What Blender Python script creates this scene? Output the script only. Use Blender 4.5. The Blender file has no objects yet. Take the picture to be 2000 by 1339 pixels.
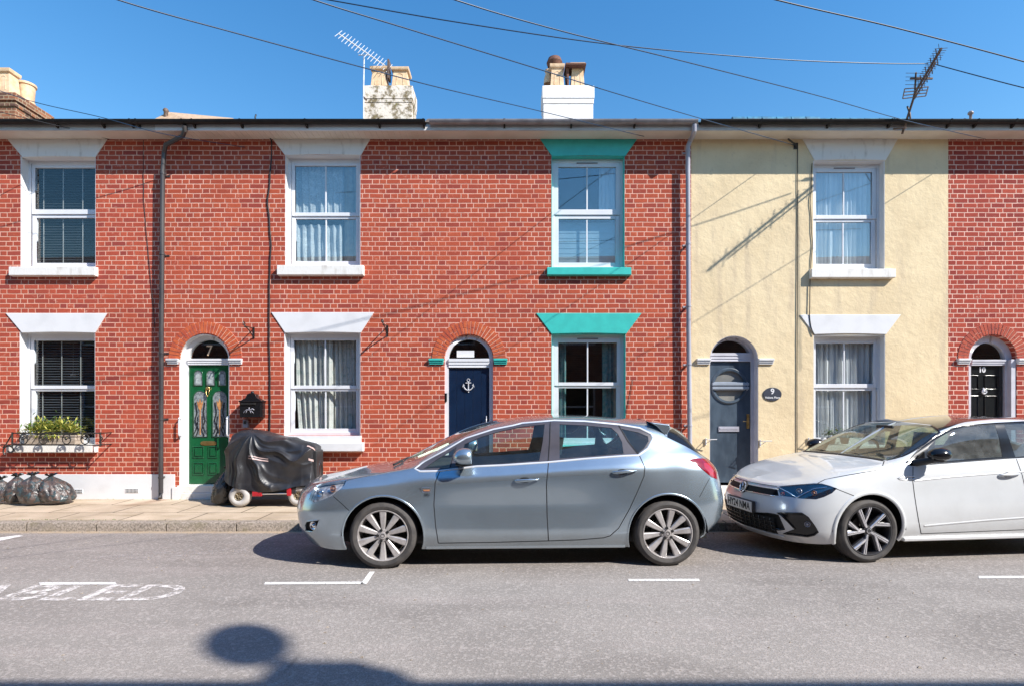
import bpy, bmesh, math, random
import numpy as np
from mathutils import Vector, Matrix, geometry
R = math.radians
random.seed(7); np.random.seed(7)
S = bpy.context.scene
C = S.collection

# ---------------------------------------------------------------- camera
FPX = 1090.0                        # focal length in photo pixels (2000 px wide)
H = 1.5; YH = 802.0                 # eye height, horizon row
cd = bpy.data.cameras.new('camera'); cam = bpy.data.objects.new('camera', cd); C.objects.link(cam)
cam.location = (0, 0, H); cam.rotation_euler = (R(90), 0, 0)
cd.sensor_width = 36; cd.lens = 36 * FPX / 2000; cd.shift_y = (YH - 669.5) / 2000
cd.clip_start = 0.05; cd.clip_end = 3000
S.camera = cam
# ---------------------------------------------------------------- light
K_, M_ = 1.6, 1.6                  # shadow: sideways / down per metre of projection
sund = Vector((K_, -1, M_)).normalized()
w = bpy.data.worlds.new("World"); S.world = w; w.use_nodes = True
nt = w.node_tree; bg = nt.nodes['Background']
sky = nt.nodes.new('ShaderNodeTexSky'); sky.sky_type = 'NISHITA'; sky.sun_disc = False
sky.sun_elevation = math.asin(sund.z); sky.sun_rotation = math.atan2(sund.x, sund.y)
sky.air_density = 1.5; sky.dust_density = 0.25; sky.ozone_density = 3.2; sky.altitude = 0
hs = nt.nodes.new('ShaderNodeHueSaturation'); hs.inputs['Saturation'].default_value = 1.36; hs.inputs['Hue'].default_value = 0.503
nt.links.new(sky.outputs[0], hs.inputs['Color']); nt.links.new(hs.outputs[0], bg.inputs[0]); bg.inputs[1].default_value = 0.13
sl = bpy.data.lights.new('sun', 'SUN'); so = bpy.data.objects.new('sun', sl); C.objects.link(so)
sl.energy = 5.0; sl.angle = R(0.53); sl.color = (1, 0.95, 0.88)
so.rotation_euler = sund.to_track_quat('Z', 'Y').to_euler(); so.location = (10, -10, 20)
S.view_settings.view_transform = 'Standard'; S.view_settings.look = 'None'
S.view_settings.exposure = 0.64; S.view_settings.gamma = 1
S.render.engine = 'CYCLES'
S.cycles.max_bounces = 10; S.cycles.transparent_max_bounces = 16; S.cycles.diffuse_bounces = 5
S.cycles.sample_clamp_indirect = 6; S.cycles.caustics_reflective = False; S.cycles.caustics_refractive = False
S.cycles.use_denoising = True

# ---------------------------------------------------------------- helpers
YF = FPX / 122.0                    # facade plane
def fx(px): return (px - 1000) / 122.0
def fz(py): return H + (YH - py) / 122.0
def at(px, py, D): return ((px - 1000) * D / FPX, D, H + (YH - py) * D / FPX)
ORI = {}
def tag(o, label=None, cat=None, group=None, kind=None):
    if label: o['label'] = label
    if cat: o['category'] = cat
    if group: o['group'] = group
    if kind: o['kind'] = kind
    return o
def root(name, loc, label, cat, group=None, rz=0):
    o = bpy.data.objects.new(name, None); C.objects.link(o); o.location = loc; o.rotation_euler = (0, 0, rz)
    o.empty_display_size = 0.2
    ORI[o.name] = Vector((0, 0, 0)) if rz else Vector(loc)
    return tag(o, label, cat, group)
class MB:
    def __init__(s): s.v = []; s.f = []; s.m = []
    def add(s, vs, fs, m=0):
        b = len(s.v); s.v += [tuple(v) for v in vs]; s.f += [tuple(b + i for i in f) for f in fs]; s.m += [m] * len(fs)
        return s
    def box(s, x0, x1, y0, y1, z0, z1, m=0):
        x0, x1 = min(x0, x1), max(x0, x1); y0, y1 = min(y0, y1), max(y0, y1); z0, z1 = min(z0, z1), max(z0, z1)
        return s.add([(x0,y0,z0),(x1,y0,z0),(x1,y1,z0),(x0,y1,z0),(x0,y0,z1),(x1,y0,z1),(x1,y1,z1),(x0,y1,z1)],
              [(0,3,2,1),(4,5,6,7),(0,1,5,4),(1,2,6,5),(2,3,7,6),(3,0,4,7)], m)
    def ring(s, x0, x1, z0, z1, y0, y1, l, r, b, t, m=0):   # rectangular frame facing -y
        s.box(x0, x0+l, y0, y1, z0, z1, m); s.box(x1-r, x1, y0, y1, z0, z1, m)
        s.box(x0+l, x1-r, y0, y1, z0, z0+b, m); s.box(x0+l, x1-r, y0, y1, z1-t, z1, m); return s
    def prism(s, poly, y0, y1, m=0):                         # polygon in xz, ccw seen from -y
        n = len(poly); vs = [(x, y0, z) for x, z in poly] + [(x, y1, z) for x, z in poly]
        return s.add(vs, [tuple(range(n)), tuple(range(2*n-1, n-1, -1))] + [(i, i+n, (i+1) % n + n, (i+1) % n) for i in range(n)], m)
    def prism_z(s, poly, z0, z1, m=0):
        n = len(poly); vs = [(x, y, z0) for x, y in poly] + [(x, y, z1) for x, y in poly]
        return s.add(vs, [tuple(range(n-1, -1, -1)), tuple(range(n, 2*n))] + [(i, (i+1) % n, (i+1) % n + n, i+n) for i in range(n)], m)
    def prism_x(s, poly, x0, x1, m=0):                       # polygon in yz
        n = len(poly); vs = [(x0, y, z) for y, z in poly] + [(x1, y, z) for y, z in poly]
        return s.add(vs, [tuple(range(n-1, -1, -1)), tuple(range(n, 2*n))] + [(i, (i+1) % n, (i+1) % n + n, i+n) for i in range(n)], m)
    def tube(s, pts, r, n=8, m=0, cap=True):
        pts = [Vector(p) for p in pts]; rs = r if isinstance(r, (list, tuple)) else [r] * len(pts)
        ref = Vector((0.123, 0.345, 1)).normalized(); vs = []; fs = []
        for i, p in enumerate(pts):
            d = (pts[min(i+1, len(pts)-1)] - pts[max(i-1, 0)]).normalized()
            if abs(d.dot(ref)) > 0.97: ref = Vector((1, 0.2, 0.1)).normalized()
            a = d.cross(ref).normalized(); b = d.cross(a); ref = (-b if False else ref)
            for k in range(n):
                t = 2*math.pi*k/n; vs.append(p + (a*math.cos(t) + b*math.sin(t)) * rs[i])
        for i in range(len(pts)-1):
            for k in range(n): fs.append((i*n+k, i*n+(k+1) % n, (i+1)*n+(k+1) % n, (i+1)*n+k))
        if cap: fs.append(tuple(range(n-1, -1, -1))); fs.append(tuple(range(len(vs)-n, len(vs))))
        return s.add(vs, fs, m)
    def lathe(s, prof, c, axis='z', n=24, m=0, a0=0, a1=2*math.pi):     # prof: (r, h)
        full = abs(a1-a0-2*math.pi) < 1e-6; nn = n if full else n+1; vs = []; fs = []
        for r, h in prof:
            for k in range(nn):
                t = a0 + (a1-a0)*k/n; x, y = r*math.cos(t), r*math.sin(t)
                vs.append({'z': (c[0]+x, c[1]+y, c[2]+h), 'y': (c[0]+x, c[1]+h, c[2]+y), 'x': (c[0]+h, c[1]+x, c[2]+y)}[axis])
        for i in range(len(prof)-1):
            for k in range(n if full else n):
                k2 = (k+1) % nn; fs.append((i*nn+k, i*nn+k2, (i+1)*nn+k2, (i+1)*nn+k))
        return s.add(vs, fs, m)
    def sphere(s, c, r, nu=12, nv=8, m=0, fn=None):
        rx, ry, rz = r if isinstance(r, (tuple, list)) else (r, r, r); vs = []; fs = []
        for i in range(nv+1):
            ph = math.pi*i/nv
            for k in range(nu):
                t = 2*math.pi*k/nu; d = (math.sin(ph)*math.cos(t), math.sin(ph)*math.sin(t), math.cos(ph)); q = fn(d) if fn else 1
                vs.append((c[0]+rx*q*d[0], c[1]+ry*q*d[1], c[2]+rz*q*d[2]))
        for i in range(nv):
            for k in range(nu): fs.append((i*nu+k, (i+1)*nu+k, (i+1)*nu+(k+1) % nu, i*nu+(k+1) % nu))
        return s.add(vs, fs, m)
    def build(s, name, mats, parent=None, origin=None, smooth=False, bevel=0, seg=2, fix=True, angle=35):
        if not isinstance(mats, (list, tuple)): mats = [mats]
        o_ = ORI[parent.name] if parent is not None else Vector(origin or (0, 0, 0))
        me = bpy.data.meshes.new(name); me.from_pydata([tuple(Vector(v) - o_) for v in s.v], [], s.f)
        for m in mats: me.materials.append(m)
        me.polygons.foreach_set('material_index', s.m)
        if fix or bevel:
            bm = bmesh.new(); bm.from_mesh(me); bmesh.ops.remove_doubles(bm, verts=bm.verts, dist=1e-6)
            if fix: bmesh.ops.recalc_face_normals(bm, faces=bm.faces)
            bm.to_mesh(me); bm.free()
        me.polygons.foreach_set('use_smooth', [bool(smooth)] * len(me.polygons))
        ob = bpy.data.objects.new(name, me); C.objects.link(ob); ORI[ob.name] = o_
        if parent is not None: ob.parent = parent
        else: ob.location = o_
        if smooth == 'auto': me.set_sharp_from_angle(angle=R(angle))
        if bevel:
            md = ob.modifiers.new('b', 'BEVEL'); md.width = bevel; md.segments = seg; md.limit_method = 'ANGLE'; md.angle_limit = R(40)
            me.polygons.foreach_set('use_smooth', [True] * len(me.polygons)); md.harden_normals = True
        return ob
def text_mb(txt, size, fn, depth=0.002, m=0, mb=None, align='CENTER', bold=0, sx=1.0, sp=1.0):
    cu = bpy.data.curves.new('t', 'FONT'); cu.body = txt; cu.size = size; cu.extrude = depth; cu.align_x = align; cu.align_y = 'CENTER'
    cu.offset = bold; cu.space_character = sp; cu.resolution_u = 4
    o = bpy.data.objects.new('t', cu); C.objects.link(o)
    me = bpy.data.meshes.new_from_object(o.evaluated_get(bpy.context.evaluated_depsgraph_get()))
    mb = mb or MB()
    mb.add([fn(v.co.x*sx, v.co.y, v.co.z) for v in me.vertices], [tuple(p.vertices) for p in me.polygons], m)
    bpy.data.objects.remove(o); bpy.data.meshes.remove(me); bpy.data.curves.remove(cu); return mb

# ---------------------------------------------------------------- materials
def newmat(name):
    m = bpy.data.materials.new(name); m.use_nodes = True; nt = m.node_tree
    return m, nt, nt.nodes['Principled BSDF']
def N(nt, t, ins=None, **kw):
    n = nt.nodes.new(t)
    for k, v in kw.items(): setattr(n, k, v)
    for k, v in (ins or {}).items():
        if hasattr(v, 'links') or isinstance(v, bpy.types.NodeSocket): nt.links.new(v, n.inputs[k])
        else: n.inputs[k].default_value = v
    return n
def math_(nt, op, a, b=0, c=0):
    n = nt.nodes.new('ShaderNodeMath'); n.operation = op
    for i, v in enumerate((a, b, c)):
        if isinstance(v, bpy.types.NodeSocket): nt.links.new(v, n.inputs[i])
        else: n.inputs[i].default_value = v
    return n.outputs[0]
def mix(nt, f, a, b, bt='MIX'):
    n = nt.nodes.new('ShaderNodeMix'); n.data_type = 'RGBA'; n.blend_type = bt
    for k, v in ((0, f), (6, a), (7, b)):
        if isinstance(v, bpy.types.NodeSocket): nt.links.new(v, n.inputs[k])
        else: n.inputs[k].default_value = v if k == 0 else (tuple(v) + (1,))[:4]
    return n.outputs[2]
def ramp(nt, f, a, b):
    n = nt.nodes.new('ShaderNodeMapRange'); n.interpolation_type = 'SMOOTHSTEP'
    nt.links.new(f, n.inputs[0]); n.inputs[1].default_value = a; n.inputs[2].default_value = b; return n.outputs[0]
def pos(nt): return N(nt, 'ShaderNodeNewGeometry').outputs['Position']
def noise(nt, v, sc, det=4, rough=0.55, dist=0):
    n = N(nt, 'ShaderNodeTexNoise', {'Vector': v, 'Scale': sc, 'Detail': det, 'Roughness': rough, 'Distortion': dist}); return n.outputs[0]
def obj_co(nt): return N(nt, 'ShaderNodeTexCoord').outputs['Object']
def bump(nt, b, h, s, d=0.01):
    n = N(nt, 'ShaderNodeBump', {'Height': h, 'Strength': s, 'Distance': d}); nt.links.new(n.outputs[0], b.inputs['Normal']); return n
def nm(name, c1, c2=None, sc=8, rough=0.5, metal=0, bs=0, bsc=None, coat=0, spec=0.5, lo=0.35, hi=0.65, streak=None, trans=0):
    m, nt, b = newmat(name); co = obj_co(nt)
    if streak: co = N(nt, 'ShaderNodeMapping', {'Vector': co, 'Scale': streak}).outputs[0]
    if c2 is None: c2 = tuple(x*0.85 for x in c1)
    f = ramp(nt, noise(nt, co, sc, 6), lo, hi)
    nt.links.new(mix(nt, f, c1, c2), b.inputs['Base Color'])
    b.inputs['Roughness'].default_value = rough; b.inputs['Metallic'].default_value = metal
    b.inputs['Specular IOR Level'].default_value = spec
    if coat: b.inputs['Coat Weight'].default_value = coat; b.inputs['Coat Roughness'].default_value = 0.04
    if bs: bump(nt, b, noise(nt, co, bsc or sc*4, 5), bs, 0.01)
    if trans: b.inputs['Transmission Weight'].default_value = trans
    return m
def glassmat(name, tint, fmin=0.06, rough=0.01, power=1.0, dirt=0):
    m, nt, b = newmat(name); out = nt.nodes['Material Output']; nt.nodes.remove(b)
    tr = N(nt, 'ShaderNodeBsdfTransparent', {'Color': tint + (1,)}); gl = N(nt, 'ShaderNodeBsdfGlossy', {'Roughness': rough, 'Color': (1, 1, 1, 1)})
    nz = noise(nt, obj_co(nt), 1.3, 1); bp = N(nt, 'ShaderNodeBump', {'Height': nz, 'Strength': 0.06, 'Distance': 0.02})
    nt.links.new(bp.outputs[0], gl.inputs['Normal'])
    g = N(nt, 'ShaderNodeNewGeometry'); dt = nt.nodes.new('ShaderNodeVectorMath'); dt.operation = 'DOT_PRODUCT'
    nt.links.new(g.outputs['Normal'], dt.inputs[0]); nt.links.new(g.outputs['Incoming'], dt.inputs[1])
    fr = math_(nt, 'POWER', math_(nt, 'SUBTRACT', 1.0, math_(nt, 'ABSOLUTE', dt.outputs['Value'])), 5.0)
    f = math_(nt, 'MINIMUM', math_(nt, 'ADD', math_(nt, 'MULTIPLY', fr, (1-fmin)*power), fmin), 1.0)
    mx = N(nt, 'ShaderNodeMixShader'); nt.links.new(f, mx.inputs[0]); nt.links.new(tr.outputs[0], mx.inputs[1]); nt.links.new(gl.outputs[0], mx.inputs[2])
    last = mx
    if dirt:
        df = N(nt, 'ShaderNodeBsdfDiffuse', {'Color': (0.6, 0.62, 0.6, 1)}); d = ramp(nt, noise(nt, obj_co(nt), 3.5, 9, 0.75), 0.2, 0.8)
        m2 = N(nt, 'ShaderNodeMixShader'); nt.links.new(math_(nt, 'MULTIPLY', d, dirt), m2.inputs[0])
        nt.links.new(mx.outputs[0], m2.inputs[1]); nt.links.new(df.outputs[0], m2.inputs[2]); last = m2
    nt.links.new(last.outputs[0], out.inputs[0]); return m

def brick_mat(name, ca, cb, cc, mortar, stain=0.25, seed=0.0, worn=1.0, U=0.1128, CH=0.0765, jw=0.0138):
    m, nt, b = newmat(name); P = pos(nt); sp = N(nt, 'ShaderNodeSeparateXYZ', {0: P})
    wob = noise(nt, P, 2.2, 2); wob2 = noise(nt, P, 30, 3)
    x = math_(nt, 'ADD', math_(nt, 'ADD', sp.outputs[0], sp.outputs[1]), seed)
    x = math_(nt, 'ADD', x, math_(nt, 'MULTIPLY', math_(nt, 'SUBTRACT', wob2, 0.5), 0.012))
    z = math_(nt, 'ADD', sp.outputs[2], math_(nt, 'ADD', math_(nt, 'MULTIPLY', math_(nt, 'SUBTRACT', wob, 0.5), 0.014), math_(nt, 'MULTIPLY', math_(nt, 'SUBTRACT', wob2, 0.5), 0.007)))
    zr = math_(nt, 'DIVIDE', z, CH); row = math_(nt, 'FLOOR', zr); fr = math_(nt, 'SUBTRACT', zr, row)
    par = math_(nt, 'MODULO', math_(nt, 'ADD', row, 1000), 2)
    rj = N(nt, 'ShaderNodeTexWhiteNoise', {'W': row}, noise_dimensions='1D').outputs[0]
    big = math_(nt, 'MULTIPLY', math_(nt, 'GREATER_THAN', rj, 0.72), 3.0)
    xu = math_(nt, 'ADD', math_(nt, 'ADD', math_(nt, 'ADD', math_(nt, 'DIVIDE', x, U), 7000.0), math_(nt, 'MULTIPLY', par, 1.5)), math_(nt, 'ADD', math_(nt, 'MULTIPLY', rj, 0.25), big))
    cyc = math_(nt, 'FLOOR', math_(nt, 'DIVIDE', xu, 7.0)); p = math_(nt, 'SUBTRACT', xu, math_(nt, 'MULTIPLY', cyc, 7.0))
    d = None; cnt = math_(nt, 'MULTIPLY', cyc, 5.0)
    for k in (0, 2, 3, 5, 6, 7):
        a = math_(nt, 'ABSOLUTE', math_(nt, 'SUBTRACT', p, float(k)))
        d = a if d is None else math_(nt, 'MINIMUM', d, a)
        if 0 < k < 7: cnt = math_(nt, 'ADD', cnt, math_(nt, 'GREATER_THAN', p, float(k)))
    dx = math_(nt, 'MULTIPLY', d, U); dz = math_(nt, 'MULTIPLY', math_(nt, 'MINIMUM', fr, math_(nt, 'SUBTRACT', 1.0, fr)), CH)
    dd = math_(nt, 'MINIMUM', dx, dz)
    face = ramp(nt, dd, jw*0.5-0.0025, jw*0.5+0.0022)
    cv = N(nt, 'ShaderNodeCombineXYZ', {0: cnt, 1: row}).outputs[0]
    wn = N(nt, 'ShaderNodeTexWhiteNoise', {'Vector': cv}, noise_dimensions='3D')
    r1 = wn.outputs[0]; sc = N(nt, 'ShaderNodeSeparateXYZ', {0: wn.outputs[1]})
    col = mix(nt, r1, ca, cb); col = mix(nt, ramp(nt, sc.outputs[1], 0.62, 1.0), col, cc)
    fine = noise(nt, P, 85, 5, 0.65); col = mix(nt, math_(nt, 'MULTIPLY', ramp(nt, fine, 0.42, 0.72), 0.5), col, tuple(q*0.62 for q in cb))
    lime = ramp(nt, noise(nt, P, 14, 6, 0.7), 0.55, 0.75); lowm = ramp(nt, noise(nt, P, 0.6, 3), 0.4, 0.62); col = mix(nt, math_(nt, 'MULTIPLY', math_(nt, 'MULTIPLY', lime, math_(nt, 'ADD', 0.35, lowm)), 0.42*worn), col, mortar)
    blot = ramp(nt, noise(nt, P, 0.9, 4, 0.6), 0.42, 0.7); col = mix(nt, math_(nt, 'MULTIPLY', blot, stain), col, tuple(q*0.55 for q in ca))
    mc = mix(nt, ramp(nt, noise(nt, P, 6, 5), 0.35, 0.7), mortar, tuple(q*0.78 for q in mortar))
    mc = mix(nt, ramp(nt, noise(nt, P, 1.6, 4), 0.5, 0.72), mc, tuple(0.5*q + 0.5*e for q, e in zip(mortar, ca)))
    nt.links.new(mix(nt, face, mc, col), b.inputs['Base Color']); b.inputs['Roughness'].default_value = 0.88
    b.inputs['Specular IOR Level'].default_value = 0.25
    hgt = math_(nt, 'ADD', face, math_(nt, 'MULTIPLY', fine, 0.35)); bump(nt, b, hgt, 0.55, 0.006)
    return m
M = {}
M['brick'] = brick_mat('red_brick', (0.48, 0.096, 0.046), (0.40, 0.072, 0.041), (0.31, 0.056, 0.041), (0.77, 0.43, 0.33))
M['brick6'] = brick_mat('old_red_brick', (0.48, 0.092, 0.048), (0.40, 0.070, 0.042), (0.30, 0.055, 0.043), (0.76, 0.43, 0.32), 0.35, 0.27, 1.5)
M['brick_b'] = brick_mat('deep_red_brick', (0.44, 0.072, 0.042), (0.35, 0.053, 0.034), (0.26, 0.036, 0.03), (0.80, 0.50, 0.40), 0.2, 0.4)
M['brick_old'] = brick_mat('weathered_brick', (0.32, 0.13, 0.07), (0.2, 0.09, 0.055), (0.1, 0.06, 0.05), (0.42, 0.33, 0.22), 0.5, 0.13)
M['brick_opp'] = brick_mat('brown_brick', (0.26, 0.10, 0.06), (0.2, 0.08, 0.05), (0.1, 0.05, 0.04), (0.4, 0.3, 0.24), 0.3, 0.3)
M['arch'] = nm('orange_arch_brick', (0.56, 0.12, 0.038), (0.40, 0.065, 0.03), 9, 0.85, bs=0.4, bsc=60)
M['mortar'] = nm('mortar', (0.80, 0.50, 0.38), (0.66, 0.38, 0.28), 20, 0.9)
M['white'] = nm('white_paint', (0.74, 0.74, 0.75), (0.66, 0.66, 0.67), 3, 0.45, bs=0.08, bsc=30, lo=0.45, hi=0.8)
M['upvc'] = nm('white_window_plastic', (0.73, 0.74, 0.77), (0.69, 0.70, 0.73), 4, 0.28)
M['stone_white'] = nm('worn_white_masonry_paint', (0.78, 0.76, 0.72), (0.46, 0.42, 0.37), 4, 0.7, bs=0.3, bsc=40, lo=0.50, hi=0.85, streak=(2.6, 1, 0.9))
M['fascia'] = nm('cream_soffit_paint', (0.74, 0.68, 0.60), (0.62, 0.56, 0.48), 2.5, 0.5, lo=0.4, hi=0.8)
M['fascia_w'] = nm('grey_white_fascia', (0.60, 0.58, 0.56), (0.45, 0.43, 0.42), 3, 0.5, lo=0.4, hi=0.8)
M['teal'] = nm('teal_paint', (0.05, 0.52, 0.46), (0.045, 0.46, 0.41), 6, 0.4, bs=0.05, bsc=40)
M['gut_black'] = nm('black_gutter_plastic', (0.010, 0.010, 0.011), (0.02, 0.018, 0.018), 7, 0.5, spec=0.25)
M['gut_grey'] = nm('grey_gutter_plastic', (0.30, 0.28, 0.29), (0.20, 0.18, 0.185), 5, 0.4)
M['pipe_dark'] = nm('dark_grey_pipe', (0.035, 0.032, 0.036), (0.075, 0.068, 0.066), 4, 0.4, streak=(1, 1, 0.2))
M['pipe_grey'] = nm('light_grey_pipe', (0.42, 0.42, 0.48), (0.32, 0.31, 0.35), 4, 0.35, streak=(1, 1, 0.2))
M['cable'] = nm('black_cable', (0.015, 0.015, 0.017), None, 5, 0.5)
M['cable_b'] = nm('blue_black_cable', (0.01, 0.04, 0.09), None, 5, 0.4)
M['iron'] = nm('black_wrought_iron', (0.012, 0.012, 0.012), (0.03, 0.026, 0.022), 30, 0.4, bs=0.1)
M['glass'] = glassmat('window_glass', (0.95, 0.97, 0.97), 0.055)
M['glass_hi'] = glassmat('window_glass_bright', (0.92, 0.96, 0.97), 0.14)
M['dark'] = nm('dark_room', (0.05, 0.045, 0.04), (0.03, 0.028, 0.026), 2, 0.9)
M['tile'] = nm('concrete_roof_tile', (0.16, 0.13, 0.12), (0.24, 0.2, 0.17), 8, 0.8, bs=0.3)
M['tile_red'] = nm('red_roof_tile', (0.30, 0.09, 0.05), (0.22, 0.08, 0.05), 8, 0.8, bs=0.3)
M['slate'] = nm('blue_slate', (0.05, 0.22, 0.34), (0.03, 0.12, 0.20), 9, 0.5, bs=0.3)
M['tan_tile'] = nm('tan_roof_tile', (0.48, 0.34, 0.22), (0.36, 0.24, 0.16), 12, 0.85, bs=0.3)
M['pot'] = nm('buff_clay_pot', (0.76, 0.55, 0.36), (0.62, 0.42, 0.25), 9, 0.75, bs=0.15)
M['rust'] = nm('rusty_cowl', (0.10, 0.04, 0.028), (0.17, 0.075, 0.045), 20, 0.8)
M['render_w'] = nm('bright_white_render', (0.84, 0.82, 0.82), (0.72, 0.69, 0.68), 6, 0.8, bs=0.5, bsc=25, lo=0.5, hi=0.8)
M['aerial'] = nm('aluminium_aerial', (0.75, 0.76, 0.8), (0.6, 0.6, 0.63), 9, 0.35, metal=0.3)
M['aerial_d'] = nm('weathered_aerial', (0.10, 0.075, 0.07), (0.2, 0.13, 0.09), 30, 0.6, metal=0.3)
M['brass'] = nm('brass', (0.62, 0.42, 0.16), (0.45, 0.30, 0.11), 20, 0.3, metal=0.9)
M['chrome'] = nm('chrome', (0.85, 0.86, 0.88), (0.8, 0.8, 0.83), 5, 0.12, metal=1)
M['black_gloss'] = nm('black_gloss', (0.012, 0.012, 0.014), None, 5, 0.15)
M['black_matt'] = nm('black_plastic', (0.02, 0.02, 0.022), (0.03, 0.03, 0.03), 10, 0.5)
def moss_mat():
    m, nt, b = newmat('lichened_white_render'); P = obj_co(nt)
    c = mix(nt, ramp(nt, noise(nt, P, 5, 8, 0.72), 0.46, 0.60), (0.76, 0.68, 0.60), (0.19, 0.145, 0.08))
    c = mix(nt, ramp(nt, noise(nt, P, 14, 6, 0.7), 0.55, 0.7), c, (0.22, 0.19, 0.06)); nt.links.new(c, b.inputs['Base Color'])
    b.inputs['Roughness'].default_value = 0.9; bump(nt, b, noise(nt, P, 20, 6, 0.7), 0.6, 0.02); return m
M['lichen'] = moss_mat()
def cream_mat():
    m, nt, b = newmat('cream_rough_render'); P = pos(nt)
    c = mix(nt, ramp(nt, noise(nt, P, 1.6, 5, 0.6), 0.35, 0.7), (0.78, 0.635, 0.41), (0.70, 0.56, 0.355))
    c = mix(nt, ramp(nt, noise(nt, P, 12, 7, 0.7), 0.55, 0.8), c, (0.60, 0.47, 0.31))
    st = noise(nt, N(nt, 'ShaderNodeMapping', {'Vector': P, 'Scale': (5, 5, 0.5)}).outputs[0], 1.0, 5)
    c = mix(nt, math_(nt, 'MULTIPLY', ramp(nt, st, 0.52, 0.72), 0.5), c, (0.52, 0.42, 0.30)); nt.links.new(c, b.inputs['Base Color'])
    b.inputs['Roughness'].default_value = 0.9; b.inputs['Specular IOR Level'].default_value = 0.2
    h = math_(nt, 'ADD', noise(nt, P, 7, 6, 0.6), math_(nt, 'MULTIPLY', noise(nt, P, 45, 3), 0.15)); bump(nt, b, h, 0.42, 0.03); return m
M['cream'] = cream_mat()
def road_mat():
    m, nt, b = newmat('asphalt'); P = pos(nt)
    sp = N(nt, 'ShaderNodeSeparateXYZ', {0: P})
    c = mix(nt, ramp(nt, noise(nt, P, 0.5, 5, 0.6), 0.35, 0.7), (0.37, 0.340, 0.312), (0.262, 0.243, 0.223))
    c = mix(nt, math_(nt, 'MULTIPLY', ramp(nt, math_(nt, 'ADD', sp.outputs[1], math_(nt, 'MULTIPLY', noise(nt, P, 1.5, 4), 0.8)), 5.2, 5.9), 0.45), c, (0.215, 0.188, 0.172))
    pt = noise(nt, N(nt, 'ShaderNodeMapping', {'Vector': P, 'Scale': (0.35, 0.8, 1)}).outputs[0], 1.1, 3, 0.4); c = mix(nt, math_(nt, 'MULTIPLY', ramp(nt, pt, 0.52, 0.60), 0.38), c, (0.18, 0.164, 0.15))
    st = noise(nt, N(nt, 'ShaderNodeMapping', {'Vector': P, 'Scale': (0.25, 2.2, 1)}).outputs[0], 1.6, 6)
    c = mix(nt, math_(nt, 'MULTIPLY', ramp(nt, st, 0.5, 0.72), 0.45), c, (0.42, 0.37, 0.345))
    gr = noise(nt, P, 115, 4, 0.85); c = mix(nt, math_(nt, 'MULTIPLY', ramp(nt, gr, 0.42, 0.62), 0.8), c, (0.15, 0.125, 0.112))
    v = N(nt, 'ShaderNodeTexVoronoi', {'Vector': P, 'Scale': 60.0}); lt = N(nt, 'ShaderNodeSeparateXYZ', {0: v.outputs['Color']}).outputs[0]
    c = mix(nt, math_(nt, 'MULTIPLY', ramp(nt, lt, 0.6, 1.0), 0.38), c, (0.52, 0.465, 0.43))
    scuff = math_(nt, 'MULTIPLY', ramp(nt, noise(nt, P, 9, 8, 0.85), 0.54, 0.70), ramp(nt, noise(nt, P, 0.8, 3), 0.42, 0.62))
    c = mix(nt, math_(nt, 'MULTIPLY', scuff, 0.75), c, (0.62, 0.56, 0.53))
    cr = N(nt, 'ShaderNodeTexVoronoi', {'Vector': N(nt, 'ShaderNodeMapping', {'Vector': P, 'Scale': (0.8, 1.6, 1)}).outputs[0], 'Scale': 1.0}, feature='DISTANCE_TO_EDGE').outputs[0]
    c = mix(nt, math_(nt, 'MULTIPLY', math_(nt, 'SUBTRACT', 1.0, ramp(nt, cr, 0.0, 0.012)), math_(nt, 'MULTIPLY', ramp(nt, noise(nt, P, 1.1, 3), 0.55, 0.65), 0.45)), c, (0.10, 0.09, 0.09))
    # silt along the gutter
    e = math_(nt, 'ADD', sp.outputs[1], math_(nt, 'MULTIPLY', noise(nt, P, 5, 5), 0.14))
    c = mix(nt, math_(nt, 'MULTIPLY', ramp(nt, e, 7.03, 7.17), 0.9), c, (0.42, 0.32, 0.22))
    nt.links.new(c, b.inputs['Base Color']); b.inputs['Roughness'].default_value = 0.85; b.inputs['Specular IOR Level'].default_value = 0.3
    bump(nt, b, math_(nt, 'ADD', gr, math_(nt, 'MULTIPLY', v.outputs[0], 0.6)), 0.45, 0.005); return m
M['road'] = road_mat()
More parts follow.
